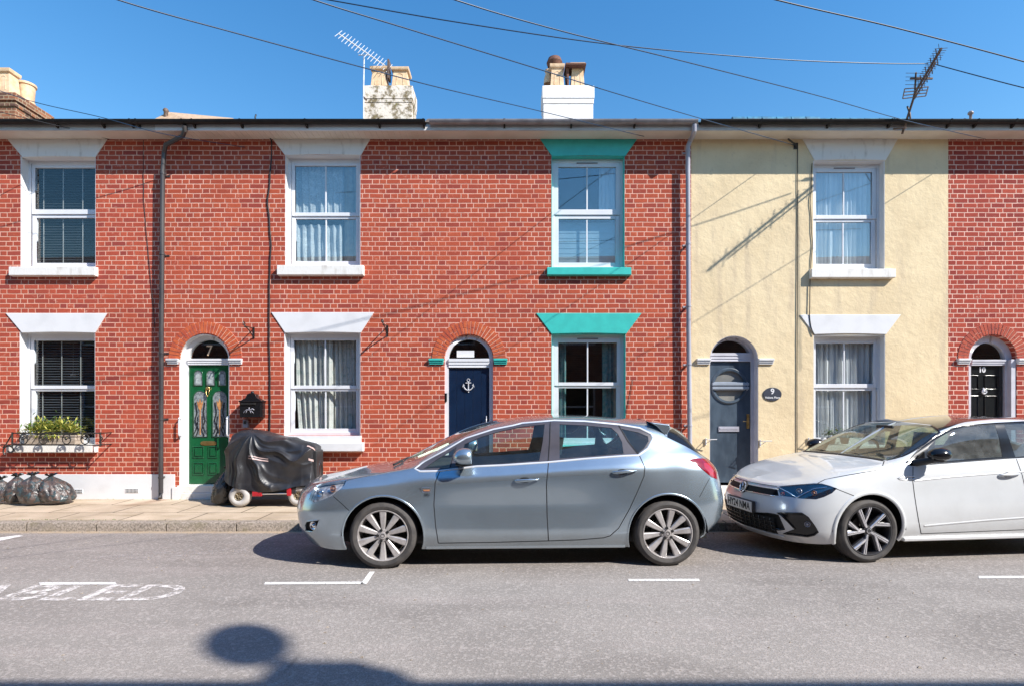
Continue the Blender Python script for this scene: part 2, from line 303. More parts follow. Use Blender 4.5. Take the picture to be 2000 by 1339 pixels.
def pave_mat():
    m, nt, b = newmat('paving_slabs'); P = pos(nt)
    mp = N(nt, 'ShaderNodeMapping', {'Vector': P, 'Location': (0.2, -0.02, 0), 'Rotation': (0, 0, 0)}).outputs[0]
    br = N(nt, 'ShaderNodeTexBrick', {'Vector': mp, 'Scale': 1.0, 'Mortar Size': 0.011, 'Mortar Smooth': 0.3, 'Brick Width': 0.9, 'Row Height': 0.6, 'Color1': (0.9, 0.9, 0.9, 1), 'Color2': (1.1, 1.1, 1.1, 1), 'Mortar': (0, 0, 0, 1), 'Bias': 0.0})
    br.offset = 0.5
    c = mix(nt, ramp(nt, noise(nt, P, 1.7, 6, 0.65), 0.35, 0.68), (0.58, 0.465, 0.345), (0.45, 0.355, 0.25))
    c = mix(nt, 1.0, c, br.outputs[0], 'MULTIPLY')
    c = mix(nt, math_(nt, 'MULTIPLY', ramp(nt, noise(nt, P, 120, 3), 0.4, 0.7), 0.35), c, (0.2, 0.16, 0.12))
    st = noise(nt, N(nt, 'ShaderNodeMapping', {'Vector': P, 'Scale': (0.5, 2, 1)}).outputs[0], 2.2, 7, 0.7)
    c = mix(nt, math_(nt, 'MULTIPLY', ramp(nt, st, 0.52, 0.68), 0.55), c, (0.25, 0.19, 0.11))
    c = mix(nt, math_(nt, 'MULTIPLY', br.outputs[1], 0.85), c, (0.11, 0.085, 0.055))
    sp = N(nt, 'ShaderNodeSeparateXYZ', {0: P})
    e = math_(nt, 'ADD', sp.outputs[1], math_(nt, 'MULTIPLY', noise(nt, P, 6, 5), 0.22))
    mo = math_(nt, 'SUBTRACT', 1.0, ramp(nt, e, 7.34, 7.52)); c = mix(nt, math_(nt, 'MULTIPLY', mo, 0.7), c, (0.22, 0.18, 0.08))
    # rust run below the drain shoe
    rx = math_(nt, 'ABSOLUTE', math_(nt, 'ADD', sp.outputs[0], math_(nt, 'MULTIPLY', math_(nt, 'SUBTRACT', 8.95, sp.outputs[1]), 0.30)))
    rx = math_(nt, 'ABSOLUTE', math_(nt, 'ADD', math_(nt, 'ADD', sp.outputs[0], 5.55), math_(nt, 'MULTIPLY', math_(nt, 'SUBTRACT', 8.95, sp.outputs[1]), 0.30)))
    ru = math_(nt, 'MULTIPLY', math_(nt, 'SUBTRACT', 1.0, ramp(nt, math_(nt, 'ADD', rx, math_(nt, 'MULTIPLY', noise(nt, P, 7, 4), 0.2)), 0.1, 0.3)), ramp(nt, sp.outputs[1], 7.9, 8.9))
    c = mix(nt, math_(nt, 'MULTIPLY', ru, 0.6), c, (0.22, 0.11, 0.06))
    nt.links.new(c, b.inputs['Base Color']); b.inputs['Roughness'].default_value = 0.85
    h = math_(nt, 'SUBTRACT', math_(nt, 'MULTIPLY', noise(nt, P, 60, 4), 0.3), br.outputs[1]); bump(nt, b, h, 0.5, 0.008); return m
M['pave'] = pave_mat()
def kerb_mat():
    m, nt, b = newmat('granite_kerb'); P = pos(nt)
    c = mix(nt, ramp(nt, noise(nt, P, 40, 4, 0.7), 0.4, 0.62), (0.38, 0.32, 0.27), (0.18, 0.15, 0.12))
    c = mix(nt, math_(nt, 'MULTIPLY', ramp(nt, noise(nt, P, 3, 6, 0.7), 0.48, 0.68), 0.6), c, (0.17, 0.145, 0.075))
    nt.links.new(c, b.inputs['Base Color']); b.inputs['Roughness'].default_value = 0.8; bump(nt, b, noise(nt, P, 60, 5), 0.6, 0.006); return m
M['kerb'] = kerb_mat()
def worn_mat(name, col, lo, hi, sc=9):
    m, nt, b = newmat(name); P = pos(nt); out = nt.nodes['Material Output']
    a = math_(nt, 'MAXIMUM', ramp(nt, noise(nt, P, sc, 8, 0.8), lo, hi), 0.0)
    b.inputs['Base Color'].default_value = col + (1,); b.inputs['Roughness'].default_value = 0.7
    tr = N(nt, 'ShaderNodeBsdfTransparent'); mx = N(nt, 'ShaderNodeMixShader'); nt.links.new(a, mx.inputs[0])
    nt.links.new(tr.outputs[0], mx.inputs[1]); nt.links.new(b.outputs[0], mx.inputs[2]); nt.links.new(mx.outputs[0], out.inputs[0]); return m
M['line'] = worn_mat('road_line_paint', (0.78, 0.76, 0.74), 0.34, 0.50, 38)
M['letters'] = worn_mat('worn_road_lettering', (0.74, 0.69, 0.66), 0.40, 0.60, 13)
M['ghost'] = worn_mat('scraped_old_line', (0.5, 0.45, 0.43), 0.47, 0.72, 7)
# ================================================================ SETTING
def sheet(name, pts, x0, x1, mat, nx=2, kind='structure'):
    mb = MB(); n = len(pts)
    for i in range(nx+1):
        x = x0 + (x1-x0)*i/nx; mb.v += [(x, y, z) for y, z in pts]
    for i in range(nx):
        for k in range(n-1): mb.f.append((i*n+k, (i+1)*n+k, (i+1)*n+k+1, i*n+k+1)); mb.m.append(0)
    o = mb.build(name, mat); return tag(o, kind=kind)
M['earth'] = nm('earth', (0.2, 0.17, 0.12), (0.14, 0.14, 0.07), 0.3, 0.95)
sheet('ground', [(-600, -0.16), (600, -0.16)], -600, 600, M['earth'])
sheet('road', [(1.25, -0.03), (2.2, -0.012), (3.2, 0), (5.5, 0), (6.4, -0.015), (7.16, -0.04)], -60, 60, M['road'], 60)
sheet('pavement', [(7.30, 0.072), (YF+0.35, 0.1)], -60, 60, M['pave'], 60)
sheet('near_pavement', [(-1.2, 0.1), (1.10, 0.07)], -60, 60, M['pave'], 60)
kroot = root('kerb', (0, 7.2, 0), None, None); kroot['kind'] = 'structure'
x = fx(0) - 12.0; ks = (55-1000)/152.0; x = ks - 0.897*14; i = 0
stone = None
while x < 14:
    mb = MB(); r = 0.02; y0 = 7.15 + random.uniform(-0.004, 0.004); zt = 0.074 + random.uniform(-0.002, 0.002)
    prof = [(y0, -0.14), (y0, zt-r), (y0+0.006, zt-0.006), (y0+r, zt), (7.3, zt), (7.3, -0.14)]
    n = 14; L = 0.880
    vs = []; fs = []
    for k in range(n+1):
        for q, (yy, zz) in enumerate(prof):
            j = 0 if q in (0, 4, 5) else random.uniform(-0.003, 0.003)
            vs.append((x + L*k/n, yy + j, zz + j))
    for k in range(n):
        for q in range(5): fs.append((k*6+q, k*6+q+1, (k+1)*6+q+1, (k+1)*6+q))
    fs += [tuple(range(6)), tuple(n*6+5-i for i in range(6))]
    mb.add(vs, fs); mb.build('kerb_stone', M['kerb'], kroot, smooth='auto'); x += 0.897
nk = MB().box(-60, 60, 1.10, 1.24, -0.14, 0.073); tag(nk.build('near_kerb', M['kerb'], bevel=0.015), kind='structure')

# road markings (sheets 4 mm above the asphalt), each a marking of its own
def gz(y): return 0.004 + (0 if y < 5.5 else -0.015*(y-5.5)/0.9 if y < 6.4 else -0.015 - 0.025*(y-6.4)/0.76)
def gpt(px, py):
    D = H*FPX/(py-YH); D = (H-gz(D))*FPX/(py-YH); return ((px-1000)*D/FPX, D, gz(D))
def marking(name, poly, mat, label, cat='road marking', group=None, n=1):
    mb = MB(); mb.add([gpt(*p) for p in poly], [tuple(range(len(poly)))]); o = mb.build(name, mat)
    return tag(o, label, cat, group, 'structure')
marking('bay_line', [(78, 1140.5), (228, 1140), (226, 1135.5), (76, 1136)], M['line'], 'short white parking bay dash above the worn lettering on the road')
marking('bay_line', [(516, 1140), (712, 1139), (706, 1134.5), (518, 1135.5)], M['line'], 'white bay line with an angled end below the silver car front wheel')
marking('bay_line', [(704, 1139), (716, 1139), (732, 1115), (722, 1115)], M['line'], 'short angled white stroke touching the silver car front tyre')
marking('bay_line', [(1228, 1133.5), (1367, 1133.5), (1365, 1129), (1227, 1129.5)], M['line'], 'white parking bay dash below the silver car rear wheel')
marking('bay_line', [(1912, 1128), (2100, 1127), (2098, 1123), (1911, 1123.5)], M['line'], 'white parking bay dash in front of the white car')
marking('bay_line', [(-60, 1063), (0, 1054.5), (46, 1044.5), (34, 1043.5), (-60, 1056)], M['line'], 'thin slanted white line beside the kerb at the left')
marking('old_line', [(150, 1098), (330, 1086), (500, 1076), (500, 1068), (330, 1073), (150, 1090)], M['ghost'], 'broad faded pale scrape on the road left of the silver car')
mbt = MB(); D1, D0 = H*FPX/(1143.5-YH), H*FPX/(1174-YH); hh = D1-D0
text_mb('DISABLED', 1.0, lambda x, y, z: (x, (D0+D1)/2 + y*hh/0.70, 0.0045), 0.0, mb=mbt, align='RIGHT', bold=0.02, sx=0.62)
xr = max(v[0] for v in mbt.v); off = (352-1000)*(D0+D1)/2/FPX - xr; mbt.v = [(a+off, b, c) for a, b, c in mbt.v]
tag(mbt.build('road_lettering', M['letters'], fix=False), 'worn white DISABLED lettering painted on the asphalt', 'road marking', kind='structure')

# ================================================================ HOUSES
def poly_in(p, poly):
    x, y = p; c = False; n = len(poly); j = n-1
    for i in range(n):
        xi, yi = poly[i]; xj, yj = poly[j]
        if (yi > y) != (yj > y) and x < (xj-xi)*(y-yi)/(yj-yi)+xi: c = not c
        j = i
    return c
def wall_face(mb, x0, x1, z0, z1, holes, y, depth, m=0):
    vs = [Vector((x0, z0)), Vector((x1, z0)), Vector((x1, z1)), Vector((x0, z1))]; es = [(0, 1), (1, 2), (2, 3), (3, 0)]
    for h in holes:
        b = len(vs); n = len(h); vs += [Vector(p) for p in h]; es += [(b+i, b+(i+1) % n) for i in range(n)]
    r = geometry.delaunay_2d_cdt(vs, es, [], 0, 1e-6); V, F = r[0], r[2]; fs = []
    for f in F:
        c = (sum(V[i][0] for i in f)/3, sum(V[i][1] for i in f)/3)
        if x0 < c[0] < x1 and z0 < c[1] < z1 and not any(poly_in(c, h) for h in holes): fs.append(tuple(f))
    mb.add([(v[0], y, v[1]) for v in V], fs, m)
    for h in holes:
        n = len(h)
        for i in range(n):
            a, b = h[i], h[(i+1) % n]; mb.add([(a[0], y, a[1]), (b[0], y, b[1]), (b[0], y+depth, b[1]), (a[0], y+depth, a[1])], [(0, 1, 2, 3)], m)
def rect(x0, x1, z0, z1): return [(x0, z0), (x1, z0), (x1, z1), (x0, z1)]
def arch(x0, x1, z0, zs, n=24, ry=None):
    c = (x0+x1)/2; r = (x1-x0)/2; ry = ry or r
    return [(x0, z0), (x1, z0)] + [(c + r*math.cos(math.pi*k/n), zs + ry*math.sin(math.pi*k/n)) for k in range(n+1)]
PARTY = [fx(-186), fx(326), fx(838), fx(1350), fx(1852), fx(2360)]
PZ = 0.09
SOFZ = 5.84
def roof(h, x0, x1, mat, wave=0.012, rid=None, zr=7.86, name='roof'):
    mb = MB(); y0, z0 = YF-0.33, 5.965; yr = 12.7; yb = YF+7.2
    n = max(2, int((x1-x0)/0.02)); rows = [(y0, z0), (y0+0.6, z0+0.6*(zr-z0)/(yr-y0)), (yr, zr), (yb, 5.9)]
    for i in range(n+1):
        x = x0+(x1-x0)*i/n; a = wave*abs(math.sin(math.pi*x/0.15))*2 if wave else 0
        for y, z in rows: mb.v.append((x, y, z+a))
        mb.v.append((x, y0, z0-0.02))
    for i in range(n):
        for k in range(3): mb.f.append((i*5+k, (i+1)*5+k, (i+1)*5+k+1, i*5+k+1)); mb.m.append(0)
        mb.f.append((i*5+4, (i+1)*5+4, (i+1)*5, i*5)); mb.m.append(0)
    r = mb.build(name, mat, h, fix=False)
    if rid:
        for a, b, zt in rid:
            q = MB()
            nn = int((b-a)/0.3)
            for k in range(nn):
                xa = a+(b-a)*k/nn; q.tube([(xa, yr, zt-0.1+0.004*(k % 3)), (xa+(b-a)/nn-0.02, yr, zt-0.1+0.004*((k+1) % 3))], 0.1, 10)
            q.box(a, b, yr-0.06, yr+0.06, zr-0.1, zt-0.06)
            q.build('ridge_tiles', mat, r)
    return r
def gutter(h, x0, x1, mat, brk):
    y, zt, r = YF-0.355, 5.955, 0.056; mb = MB(); n = 12; pr = []
    for k in range(n+1):
        t = math.pi + math.pi*k/n; pr.append((y+r*math.cos(t), zt+r*math.sin(t)))
    for k in range(n, -1, -1):
        t = math.pi + math.pi*k/n; pr.append((y+(r-0.006)*math.cos(t), zt+(r-0.006)*math.sin(t)))
    m = len(pr)
    vs = [(x0, a, b) for a, b in pr] + [(x1, a, b) for a, b in pr]
    mb.add(vs, [(i, (i+1) % m, (i+1) % m+m, i+m) for i in range(m)])
    for X in brk: mb.prism_x([(yy, zz) for yy, zz in [(y-r-0.007, zt+0.003), (y-r*0.8, zt-r*0.75), (y, zt-r-0.007), (y+r, zt-r-0.007), (y+r, zt), (y+r-0.01, zt-0.03), (y, zt-r+0.002), (y-r+0.003, zt+0.003)]], X-0.012, X+0.012)
    g = mb.build('gutter', mat, h, smooth='auto')
    for X in brk: MB().prism_x([(YF-0.30, 5.9), (YF-0.37, 5.895), (YF-0.31, 5.862), (YF-0.30, 5.862)], X-0.014, X+0.014).build('gutter_bracket', M['gut_black'], g)
    return g
def eave(h, x0, x1, slats, fm, sm):
    MB().box(x0, x1, YF-0.295, YF-0.27, SOFZ-0.004, 5.955).build('fascia', fm, h)
    mb = MB()
    if slats:
        k = x0
        while k < x1-0.01:
            e = min(k+0.088, x1); mb.box(k+0.004, e, YF-0.27, YF, SOFZ, SOFZ+0.02); k += 0.092
        mb.box(x0, x1, YF-0.27, YF, SOFZ+0.006, SOFZ+0.03)
    else: mb.box(x0, x1, YF-0.27, YF, SOFZ, SOFZ+0.02)
    mb.build('soffit', sm, h)
def lintel(h, tx0, tx1, bx0, bx1, ty, by, mat, sofit=False):
    x0, x1, x2, x3 = fx(tx0), fx(tx1), fx(bx0), fx(bx1); zt = SOFZ-0.001 if sofit else fz(ty); zb = fz(by)
    n = 10; low = [(x2+(x3-x2)*k/n, zb + 0.012*math.sin(math.pi*k/n)) for k in range(n+1)]
    MB().prism(low + [(x1, zt), (x0, zt)], YF-0.014, YF+0.10).build('lintel', mat, h, bevel=0.006)
def sill(h, px0, px1, py0, py1, mat, pr=0.085):
    x0, x1, zt, zb = fx(px0), fx(px1), fz(py0), fz(py1)
    MB().prism_x([(YF-pr, zb+0.008), (YF-pr+0.02, zb), (YF+0.02, zb), (YF+0.13, zb+0.02), (YF+0.13, zt+0.012), (YF-pr, zt-0.006)], x0, x1).build('sill', mat, h, bevel=0.006)
def window(h, px0, px1, py0, py1, rail, rev, revmat, bars=0, vent=0, glass='glass', low_glass=None, label=None, sw=0.056):
    """sash window in an opening given by photo pixels on the wall plane; rail=(top,bottom) rows of the meeting rail"""
    x0, x1, zt, zb = fx(px0), fx(px1), fz(py0), fz(py1); gl = M[glass]
    rv = MB(); t = 0.008
    rv.box(x0, x0+t, YF+0.002, YF+rev, zb, zt); rv.box(x1-t, x1, YF+0.002, YF+rev, zb, zt); rv.box(x0+t, x1-t, YF+0.002, YF+rev, zt-t, zt)
    f = MB(); y0, y1 = YF+rev, YF+rev+0.07; fw = 0.050
    f.ring(x0, x1, zb, zt, y0, y1, fw, fw, fw, fw+0.012); f.ring(x0+fw, x1-fw, zb+fw, zt-fw, y0+0.02, y1, 0.012, 0.012, 0.012, 0.012)
    win = f.build('window', M['upvc'], h, bevel=0.004); 
    if label: win['label'] = label
    rv.build('reveal', revmat, win)
    Dm = YF+rev; zr0, zr1 = H+(YH-rail[1])*Dm/FPX, H+(YH-rail[0])*Dm/FPX; zm = (zr0+zr1)/2
    a, b = x0+fw, x1-fw
    up = MB().ring(a, b, zr0+(zr1-zr0)*0.42, zt-fw-0.012, y0+0.008, y0+0.05, sw, sw, (zr1-zr0)*0.58, sw); us = up.build('sash', M['upvc'], win, bevel=0.005)
    lo = MB().ring(a+0.006, b-0.006, zb+fw, zr0+(zr1-zr0)*0.38, y0+0.025, y0+0.065, sw, sw, sw+0.004, (zr1-zr0)*0.38); ls = lo.build('sash', M['upvc'], win, bevel=0.005)
    MB().box(a+sw, b-sw, y0+0.03, y0+0.034, zr1-0.002, zt-fw-0.012-sw).build('pane', gl, win)
    MB().box(a+sw, b-sw, y0+0.045, y0+0.049, zb+fw+sw, zr0+0.01).build('pane', M[low_glass or glass], win)
    for k in range(bars):
        xb = a + (b-a)*(k+1)/(bars+1)
        q = MB().box(xb-0.011, xb+0.011, y0+0.02, y0+0.04, zr1, zt-fw-0.012-sw).box(xb-0.011, xb+0.011, y0+0.036, y0+0.056, zb+fw+sw, zr0+0.01)
        q.build('glazing_bar', M['upvc'], win, bevel=0.003)
    if vent:
        xc = (x0+x1)/2; MB().box(xc-0.17, xc+0.17, y0-0.006, y0+0.01, zt-fw-0.03, zt-fw-0.012).build('trickle_vent', M['gut_grey'], win, bevel=0.003)
    return win
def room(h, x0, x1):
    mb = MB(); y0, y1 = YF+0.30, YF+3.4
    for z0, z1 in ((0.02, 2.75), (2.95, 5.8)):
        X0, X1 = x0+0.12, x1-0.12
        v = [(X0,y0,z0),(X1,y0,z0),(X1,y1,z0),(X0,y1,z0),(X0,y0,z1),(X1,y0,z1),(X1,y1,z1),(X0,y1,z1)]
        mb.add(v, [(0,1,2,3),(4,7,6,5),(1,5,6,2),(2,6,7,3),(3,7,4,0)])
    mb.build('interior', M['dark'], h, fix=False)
def shell(h, x0, x1, holes, mat, depth=0.13):
    mb = MB(); wall_face(mb, x0, x1, PZ-0.15, SOFZ+0.1, holes, YF, depth)
    # side, back and inner skin of the masonry
    mb.box(x0, x0+0.1, YF+0.3, YF+7, PZ-0.15, 5.85); mb.box(x1-0.1, x1, YF+0.3, YF+7, PZ-0.15, 5.85); mb.box(x0, x1, YF+7, YF+7.2, PZ-0.15, 5.85)
    w_ = mb.build('wall', mat, h, fix=False)
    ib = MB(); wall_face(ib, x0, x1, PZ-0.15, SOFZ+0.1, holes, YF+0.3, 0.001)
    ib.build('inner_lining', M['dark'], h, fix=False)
    return w_
def house(name, i, label, mat, cat='house'):
    x0, x1 = PARTY[i], PARTY[i+1]
    return root(name, ((x0+x1)/2, YF, PZ), label, cat, 'terraced houses facing the street'), x0, x1
def plinth(h, segs, mat=None):
    for a, b in segs: MB().box(fx(a), fx(b), YF-0.014, YF+0.02, PZ-0.05, fz(925)).build('plinth', mat or M['white'], h, bevel=0.004)
def air_vent(h, px, py):
    x, z = fx(px), fz(py); mb = MB().box(x-0.11, x+0.11, YF-0.02, YF, z-0.035, z+0.035)
    v = mb.build('air_vent', M['white'], h, bevel=0.004)
    for r in range(2):
        for k in range(9): MB().box(x-0.095+k*0.022, x-0.083+k*0.022, YF-0.022, YF-0.019, z-0.028+r*0.032, z-0.004+r*0.032).build('vent_slot', M['dark'], v)
def brick_arch(h, cx, cz, r0, r1, mat, n=27):
    mb = MB(); vs = []; k_ = 40
    poly = [(cx+r1*math.cos(math.pi*k/k_), cz+r1*math.sin(math.pi*k/k_)) for k in range(k_+1)]; inn = [(cx+r0*math.cos(math.pi*k/k_), cz+r0*math.sin(math.pi*k/k_)) for k in range(k_, -1, -1)]
    for k in range(k_):
        a, b = poly[k], poly[k+1]; c, d = inn[k_-k-1], inn[k_-k]
        mb.prism([a, b, c, d] if False else [d, a, b, c], YF-0.004, YF+0.02, 1)
    for k in range(n):
        t0, t1 = math.pi*k/n, math.pi*(k+1)/n; g = 0.006
        sp = random.choice([None, 0.38, 0.62]) if k % 2 else random.choice([None, 0.5])
        segs = [(r0, r1)] if sp is None else [(r0, r0+(r1-r0)*sp-0.004), (r0+(r1-r0)*sp+0.004, r1)]
        for ra, rb in segs:
            q = [(cx+ra*math.cos(t0+g/ra), cz+ra*math.sin(t0+g/ra)), (cx+rb*math.cos(t0+g/rb), cz+rb*math.sin(t0+g/rb)), (cx+rb*math.cos(t1-g/rb), cz+rb*math.sin(t1-g/rb)), (cx+ra*math.cos(t1-g/ra), cz+ra*math.sin(t1-g/ra))]
            mb.prism(q, YF-0.009-random.uniform(0, 0.003), YF+0.01, 0)
    mb.build('door_arch', [mat, M['mortar']], h)
def impost(h, px0, px1, mat, py0=700, py1=711):
    x0, x1, zt, zb = fx(px0), fx(px1), fz(py0), fz(py1); d = (zt-zb)/3; mb = MB()
    mb.box(x0, x1, YF-0.055, YF+0.01, zt-d, zt); mb.box(x0+0.004, x1-0.004, YF-0.04, YF+0.01, zt-2*d, zt-d+0.001); mb.box(x0+0.008, x1-0.008, YF-0.026, YF+0.01, zb, zt-2*d+0.001)
    mb.build('impost', mat, h, bevel=0.003)
def arch_frame(h, px0, px1, rev, mat, zs, zd, fw, zb, transom=(700, 712), tm=None, ry=None, revmat=None):
    """arched door frame: jambs, head and transom; the fanlight pane is its child"""
    x0, x1 = fx(px0), fx(px1); y0, y1 = YF+rev, YF+rev+0.08; n = 24; c = (x0+x1)/2; r = (x1-x0)/2; ry = ry or r
    mb = MB(); mb.box(x0, x0+fw, y0, y1, zb, zs); mb.box(x1-fw, x1, y0, y1, zb, zs)
    for k in range(n):
        t0, t1 = math.pi*k/n, math.pi*(k+1)/n
        mb.prism([(c+(r-fw)*math.cos(t0), zs+(ry-fw)*math.sin(t0)), (c+r*math.cos(t0), zs+ry*math.sin(t0)), (c+r*math.cos(t1), zs+ry*math.sin(t1)), (c+(r-fw)*math.cos(t1), zs+(ry-fw)*math.sin(t1))], y0, y1)
    fr = mb.build('door_frame', mat, h, smooth='auto')
    D = y0-0.01; t0, t1 = H+(YH-transom[1])*D/FPX, H+(YH-transom[0])*D/FPX; e = (t1-t0)/3
    q = MB().box(x0+fw, x1-fw, y0-0.012, y1-0.01, t0, t1)
    q.box(x0+fw, x1-fw, y0-0.03, y0-0.012, t1-e, t1); q.box(x0+fw, x1-fw, y0-0.021, y0-0.012, t0+e*0.9, t1-e)
    q.build('transom', mat, fr, bevel=0.003)
    a = arch(x0+fw, x1-fw, t1, max(zs, t1+0.001), 20, ry-fw); MB().prism(a, y0+0.04, y0+0.045).build('fanlight', M['glass'], fr)
    if revmat:
        rm = MB(); a = arch(x0, x1, zb, zs, 24, ry); t = 0.007
        ins = arch(x0+t, x1-t, zb, zs, 24, ry-t)
        for i in range(1, len(a)):
            j = (i+1) % len(a)
            rm.add([(a[i][0], YF+0.003, a[i][1]), (a[j][0], YF+0.003, a[j][1]), (a[j][0], y0, a[j][1]), (a[i][0], y0, a[i][1]), (ins[i][0], YF+0.003, ins[i][1]), (ins[j][0], YF+0.003, ins[j][1]), (ins[j][0], y0, ins[j][1]), (ins[i][0], y0, ins[i][1])],
                   [(0, 1, 5, 4), (4, 5, 6, 7)])
        rm.build('reveal', revmat, fr, fix=False)
    return fr, y0
def downpipe(name, pts, mat, r, label, clips, shoe=True):
    g = root(name, (pts[-1][0], pts[-1][1], pts[-1][2]), label, 'drainpipe')
    mb = MB().tube(pts, r, 14)
    mb.build('pipe', mat, g, smooth='auto')
    for z in clips:
        xx, yy = np.interp(z, [p[2] for p in pts][::-1], [p[0] for p in pts][::-1]), np.interp(z, [p[2] for p in pts][::-1], [p[1] for p in pts][::-1])
        MB().tube([(xx, yy, z-0.014), (xx, yy, z+0.014)], r+0.006, 14).box(xx-0.014, xx+0.014, yy, YF, z-0.012, z+0.012).box(xx-0.06, xx+0.06, YF-0.008, YF-0.001, z-0.014, z+0.014).build('pipe_clip', mat, g, bevel=0.002)
    return g

W_ = {}
# ---- house beyond the left edge: only its chimney shows
h5 = root('brick_house', (PARTY[0]-2.1, YF, PZ), 'brick house at the far left whose old brick chimney shows above the gutter', 'house', 'terraced houses facing the street')
shell(h5, PARTY[0]-4.2, PARTY[0], [], M['brick']); eave(h5, PARTY[0]-4.2, PARTY[0], False, M['fascia_w'], M['fascia']); gutter(h5, PARTY[0]-4.2, PARTY[0], M['gut_black'], [-11.5]); roof(h5, PARTY[0]-4.2, PARTY[0], M['tile'])
DC = 12.8
def cxp(px, D=DC): return (px-1000)*D/FPX
def czp(py, D=DC): return H+(YH-py)*D/FPX
def pot_square(ch, px0, px1, py0, py1, D, mat, lean=0):
    x0, x1, zt, zb = cxp(px0, D), cxp(px1, D), czp(py0, D), czp(py1, D)-0.03; c = (x0+x1)/2; w = (x1-x0)/2; yc = D+w
    mb = MB(); prof = [(1.0, 0), (0.98, 0.1), (0.82, 0.78), (0.80, 0.82), (1.02, 0.86), (1.08, 0.92), (1.08, 1.0), (0.62, 1.0), (0.6, 0.8)]
    vs = []; hh = zt-zb
    for s_, t in prof:
        for a, b in ((-1, -1), (1, -1), (1, 1), (-1, 1)): vs.append((c+w*s_*a/1.08+lean*t, yc+w*s_*b/1.08, zb+hh*t))
    fs = [(i*4+k, i*4+(k+1) % 4, (i+1)*4+(k+1) % 4, (i+1)*4+k) for i in range(len(prof)-1) for k in range(4)]
    mb.add(vs, fs + [tuple(range(len(vs)-4, len(vs)))])
    # raised arched panel on the front face
    for sx in (-0.42, 0.42): mb.tube([(c+w*sx*0.95, yc-w*0.93, zb+hh*0.12), (c+w*sx*0.8, yc-w*0.80, zb+hh*0.6)], 0.008, 5)
    mb.tube([(c+w*0.42*0.8*math.cos(t)+lean*0.6, yc-w*0.79, zb+hh*(0.6+0.1*math.sin(t))) for t in np.linspace(0, math.pi, 7)], 0.008, 5)
    return mb.build('chimney_pot', mat, ch, bevel=0.006)
def stack(h, px0, px1, py, ybk, mat, bands, cap=0.05, lbl=None, zb=7.0):
    x0, x1, zt = cxp(px0), cxp(px1), czp(py); mb = MB()
    zc = czp(bands[0]); zc2 = czp(bands[1])
    mb.box(x0+cap, x1-cap, DC+cap, ybk-cap, zb, zc2); mb.box(x0+cap*0.5, x1-cap*0.5, DC+cap*0.5, ybk-cap*0.5, zc2, zc); mb.box(x0, x1, DC, ybk, zc, zt-0.03)
    mb.box(x0+0.04, x1-0.04, DC+0.04, ybk-0.04, zt-0.03, zt)
    # roughened: subdivide and jitter
    me_ = MB(); me_.v = mb.v; me_.f = mb.f; me_.m = mb.m
    c = me_.build('chimney', mat, h, bevel=0.012)
    if lbl: c['label'] = lbl
    return c
c5 = stack(h5, -140, 30, 178, 13.9, M['brick_old'], (196, 206), 0.06)
pot_square(c5, -10, 18, 132, 178, 12.95, M['pot'])
xc, yc, zb = -11.62, 13.45, czp(203, 13.4)
MB().lathe([(0.17, 0), (0.17, 0.06), (0.15, 0.08), (0.175, 0.42), (0.2, 0.44), (0.2, 0.49), (0.17, 0.5), (0.14, 0.45)], (xc-0.08, yc, zb), n=28).build('chimney_pot', M['pot'], c5, smooth='auto')

# ---- number 6 (venetian blinds, white lintels)
h6, a, b = house('brick_house', 0, 'red brick house with white lintels and dark venetian blinds', M['brick'])
hl = [rect(fx(40), fx(187), fz(522), fz(306)), rect(fx(38), fx(186), fz(868), fz(648))]
shell(h6, a, b, hl, M['brick6']); room(h6, a, b)
lintel(h6, 15, 210, 45, 187, 275, 308, M['stone_white'], True); lintel(h6, 12, 210, 44, 187, 612, 650, M['white'])
window(h6, 40, 187, 306, 522, (409, 425), 0.14, M['white'], glass='glass'); window(h6, 38, 186, 648, 868, (752, 763), 0.14, M['white'])
sill(h6, 26, 192, 523, 541, M['stone_white']); sill(h6, 26, 192, 867, 882, M['stone_white'], 0.13)
plinth(h6, [(-186, 326)]); air_vent(h6, 259, 957); air_vent(h6, 150, 958)
eave(h6, a, b, False, M['fascia_w'], M['fascia']); gutter(h6, a, b, M['gut_black'], [cxp(p, 8.5) for p in (-60, 100, 192, 250, 262)]); roof(h6, a, b, M['tile'], 0.014)

# ---- number 7 (green door)
h7, a, b = house('brick_house', 1, 'red brick house with a green panelled door and white lintels', M['brick'])
zs7 = fz(700)
hl = [rect(fx(557), fx(704), fz(519), fz(303)), rect(fx(555), fx(704), fz(850), fz(648)), arch(fx(350), fx(448), PZ-0.14, zs7-0.01)]
shell(h7, a, b, hl, M['brick']); room(h7, a, b)
lintel(h7, 533, 723, 557, 705, 275, 304, M['stone_white'], True); lintel(h7, 530, 731, 557, 705, 610, 650, M['white'])
window(h7, 557, 704, 303, 519, (415, 427), 0.12, M['white'], bars=1, glass='glass_hi'); window(h7, 555, 704, 648, 850, (752, 763), 0.12, M['white'], bars=1)
MB().box(fx(557), fx(706), YF-0.02, YF+0.15, fz(863), fz(850)-0.001).build('sill_panel', M['white'], h7, bevel=0.004)
sill(h7, 545, 712, 520, 540, M['stone_white']); sill(h7, 548, 712, 863, 880, M['white'], 0.11)
plinth(h7, [(326, 342), (458, 838)])
brick_arch(h7, fx(401.5), zs7, 0.405, fx(473)-fx(401.5), M['arch'])
impost(h7, 327, 350, M['white']); impost(h7, 448, 474, M['white'])
fr, y0 = arch_frame(h7, 350, 448, 0.12, M['white'], zs7-0.01, 0, 0.075, PZ, (700, 712), revmat=M['white'])
M['green'] = nm('green_gloss_paint', (0.008, 0.10, 0.036), (0.007, 0.085, 0.03), 6, 0.22, coat=0.3)
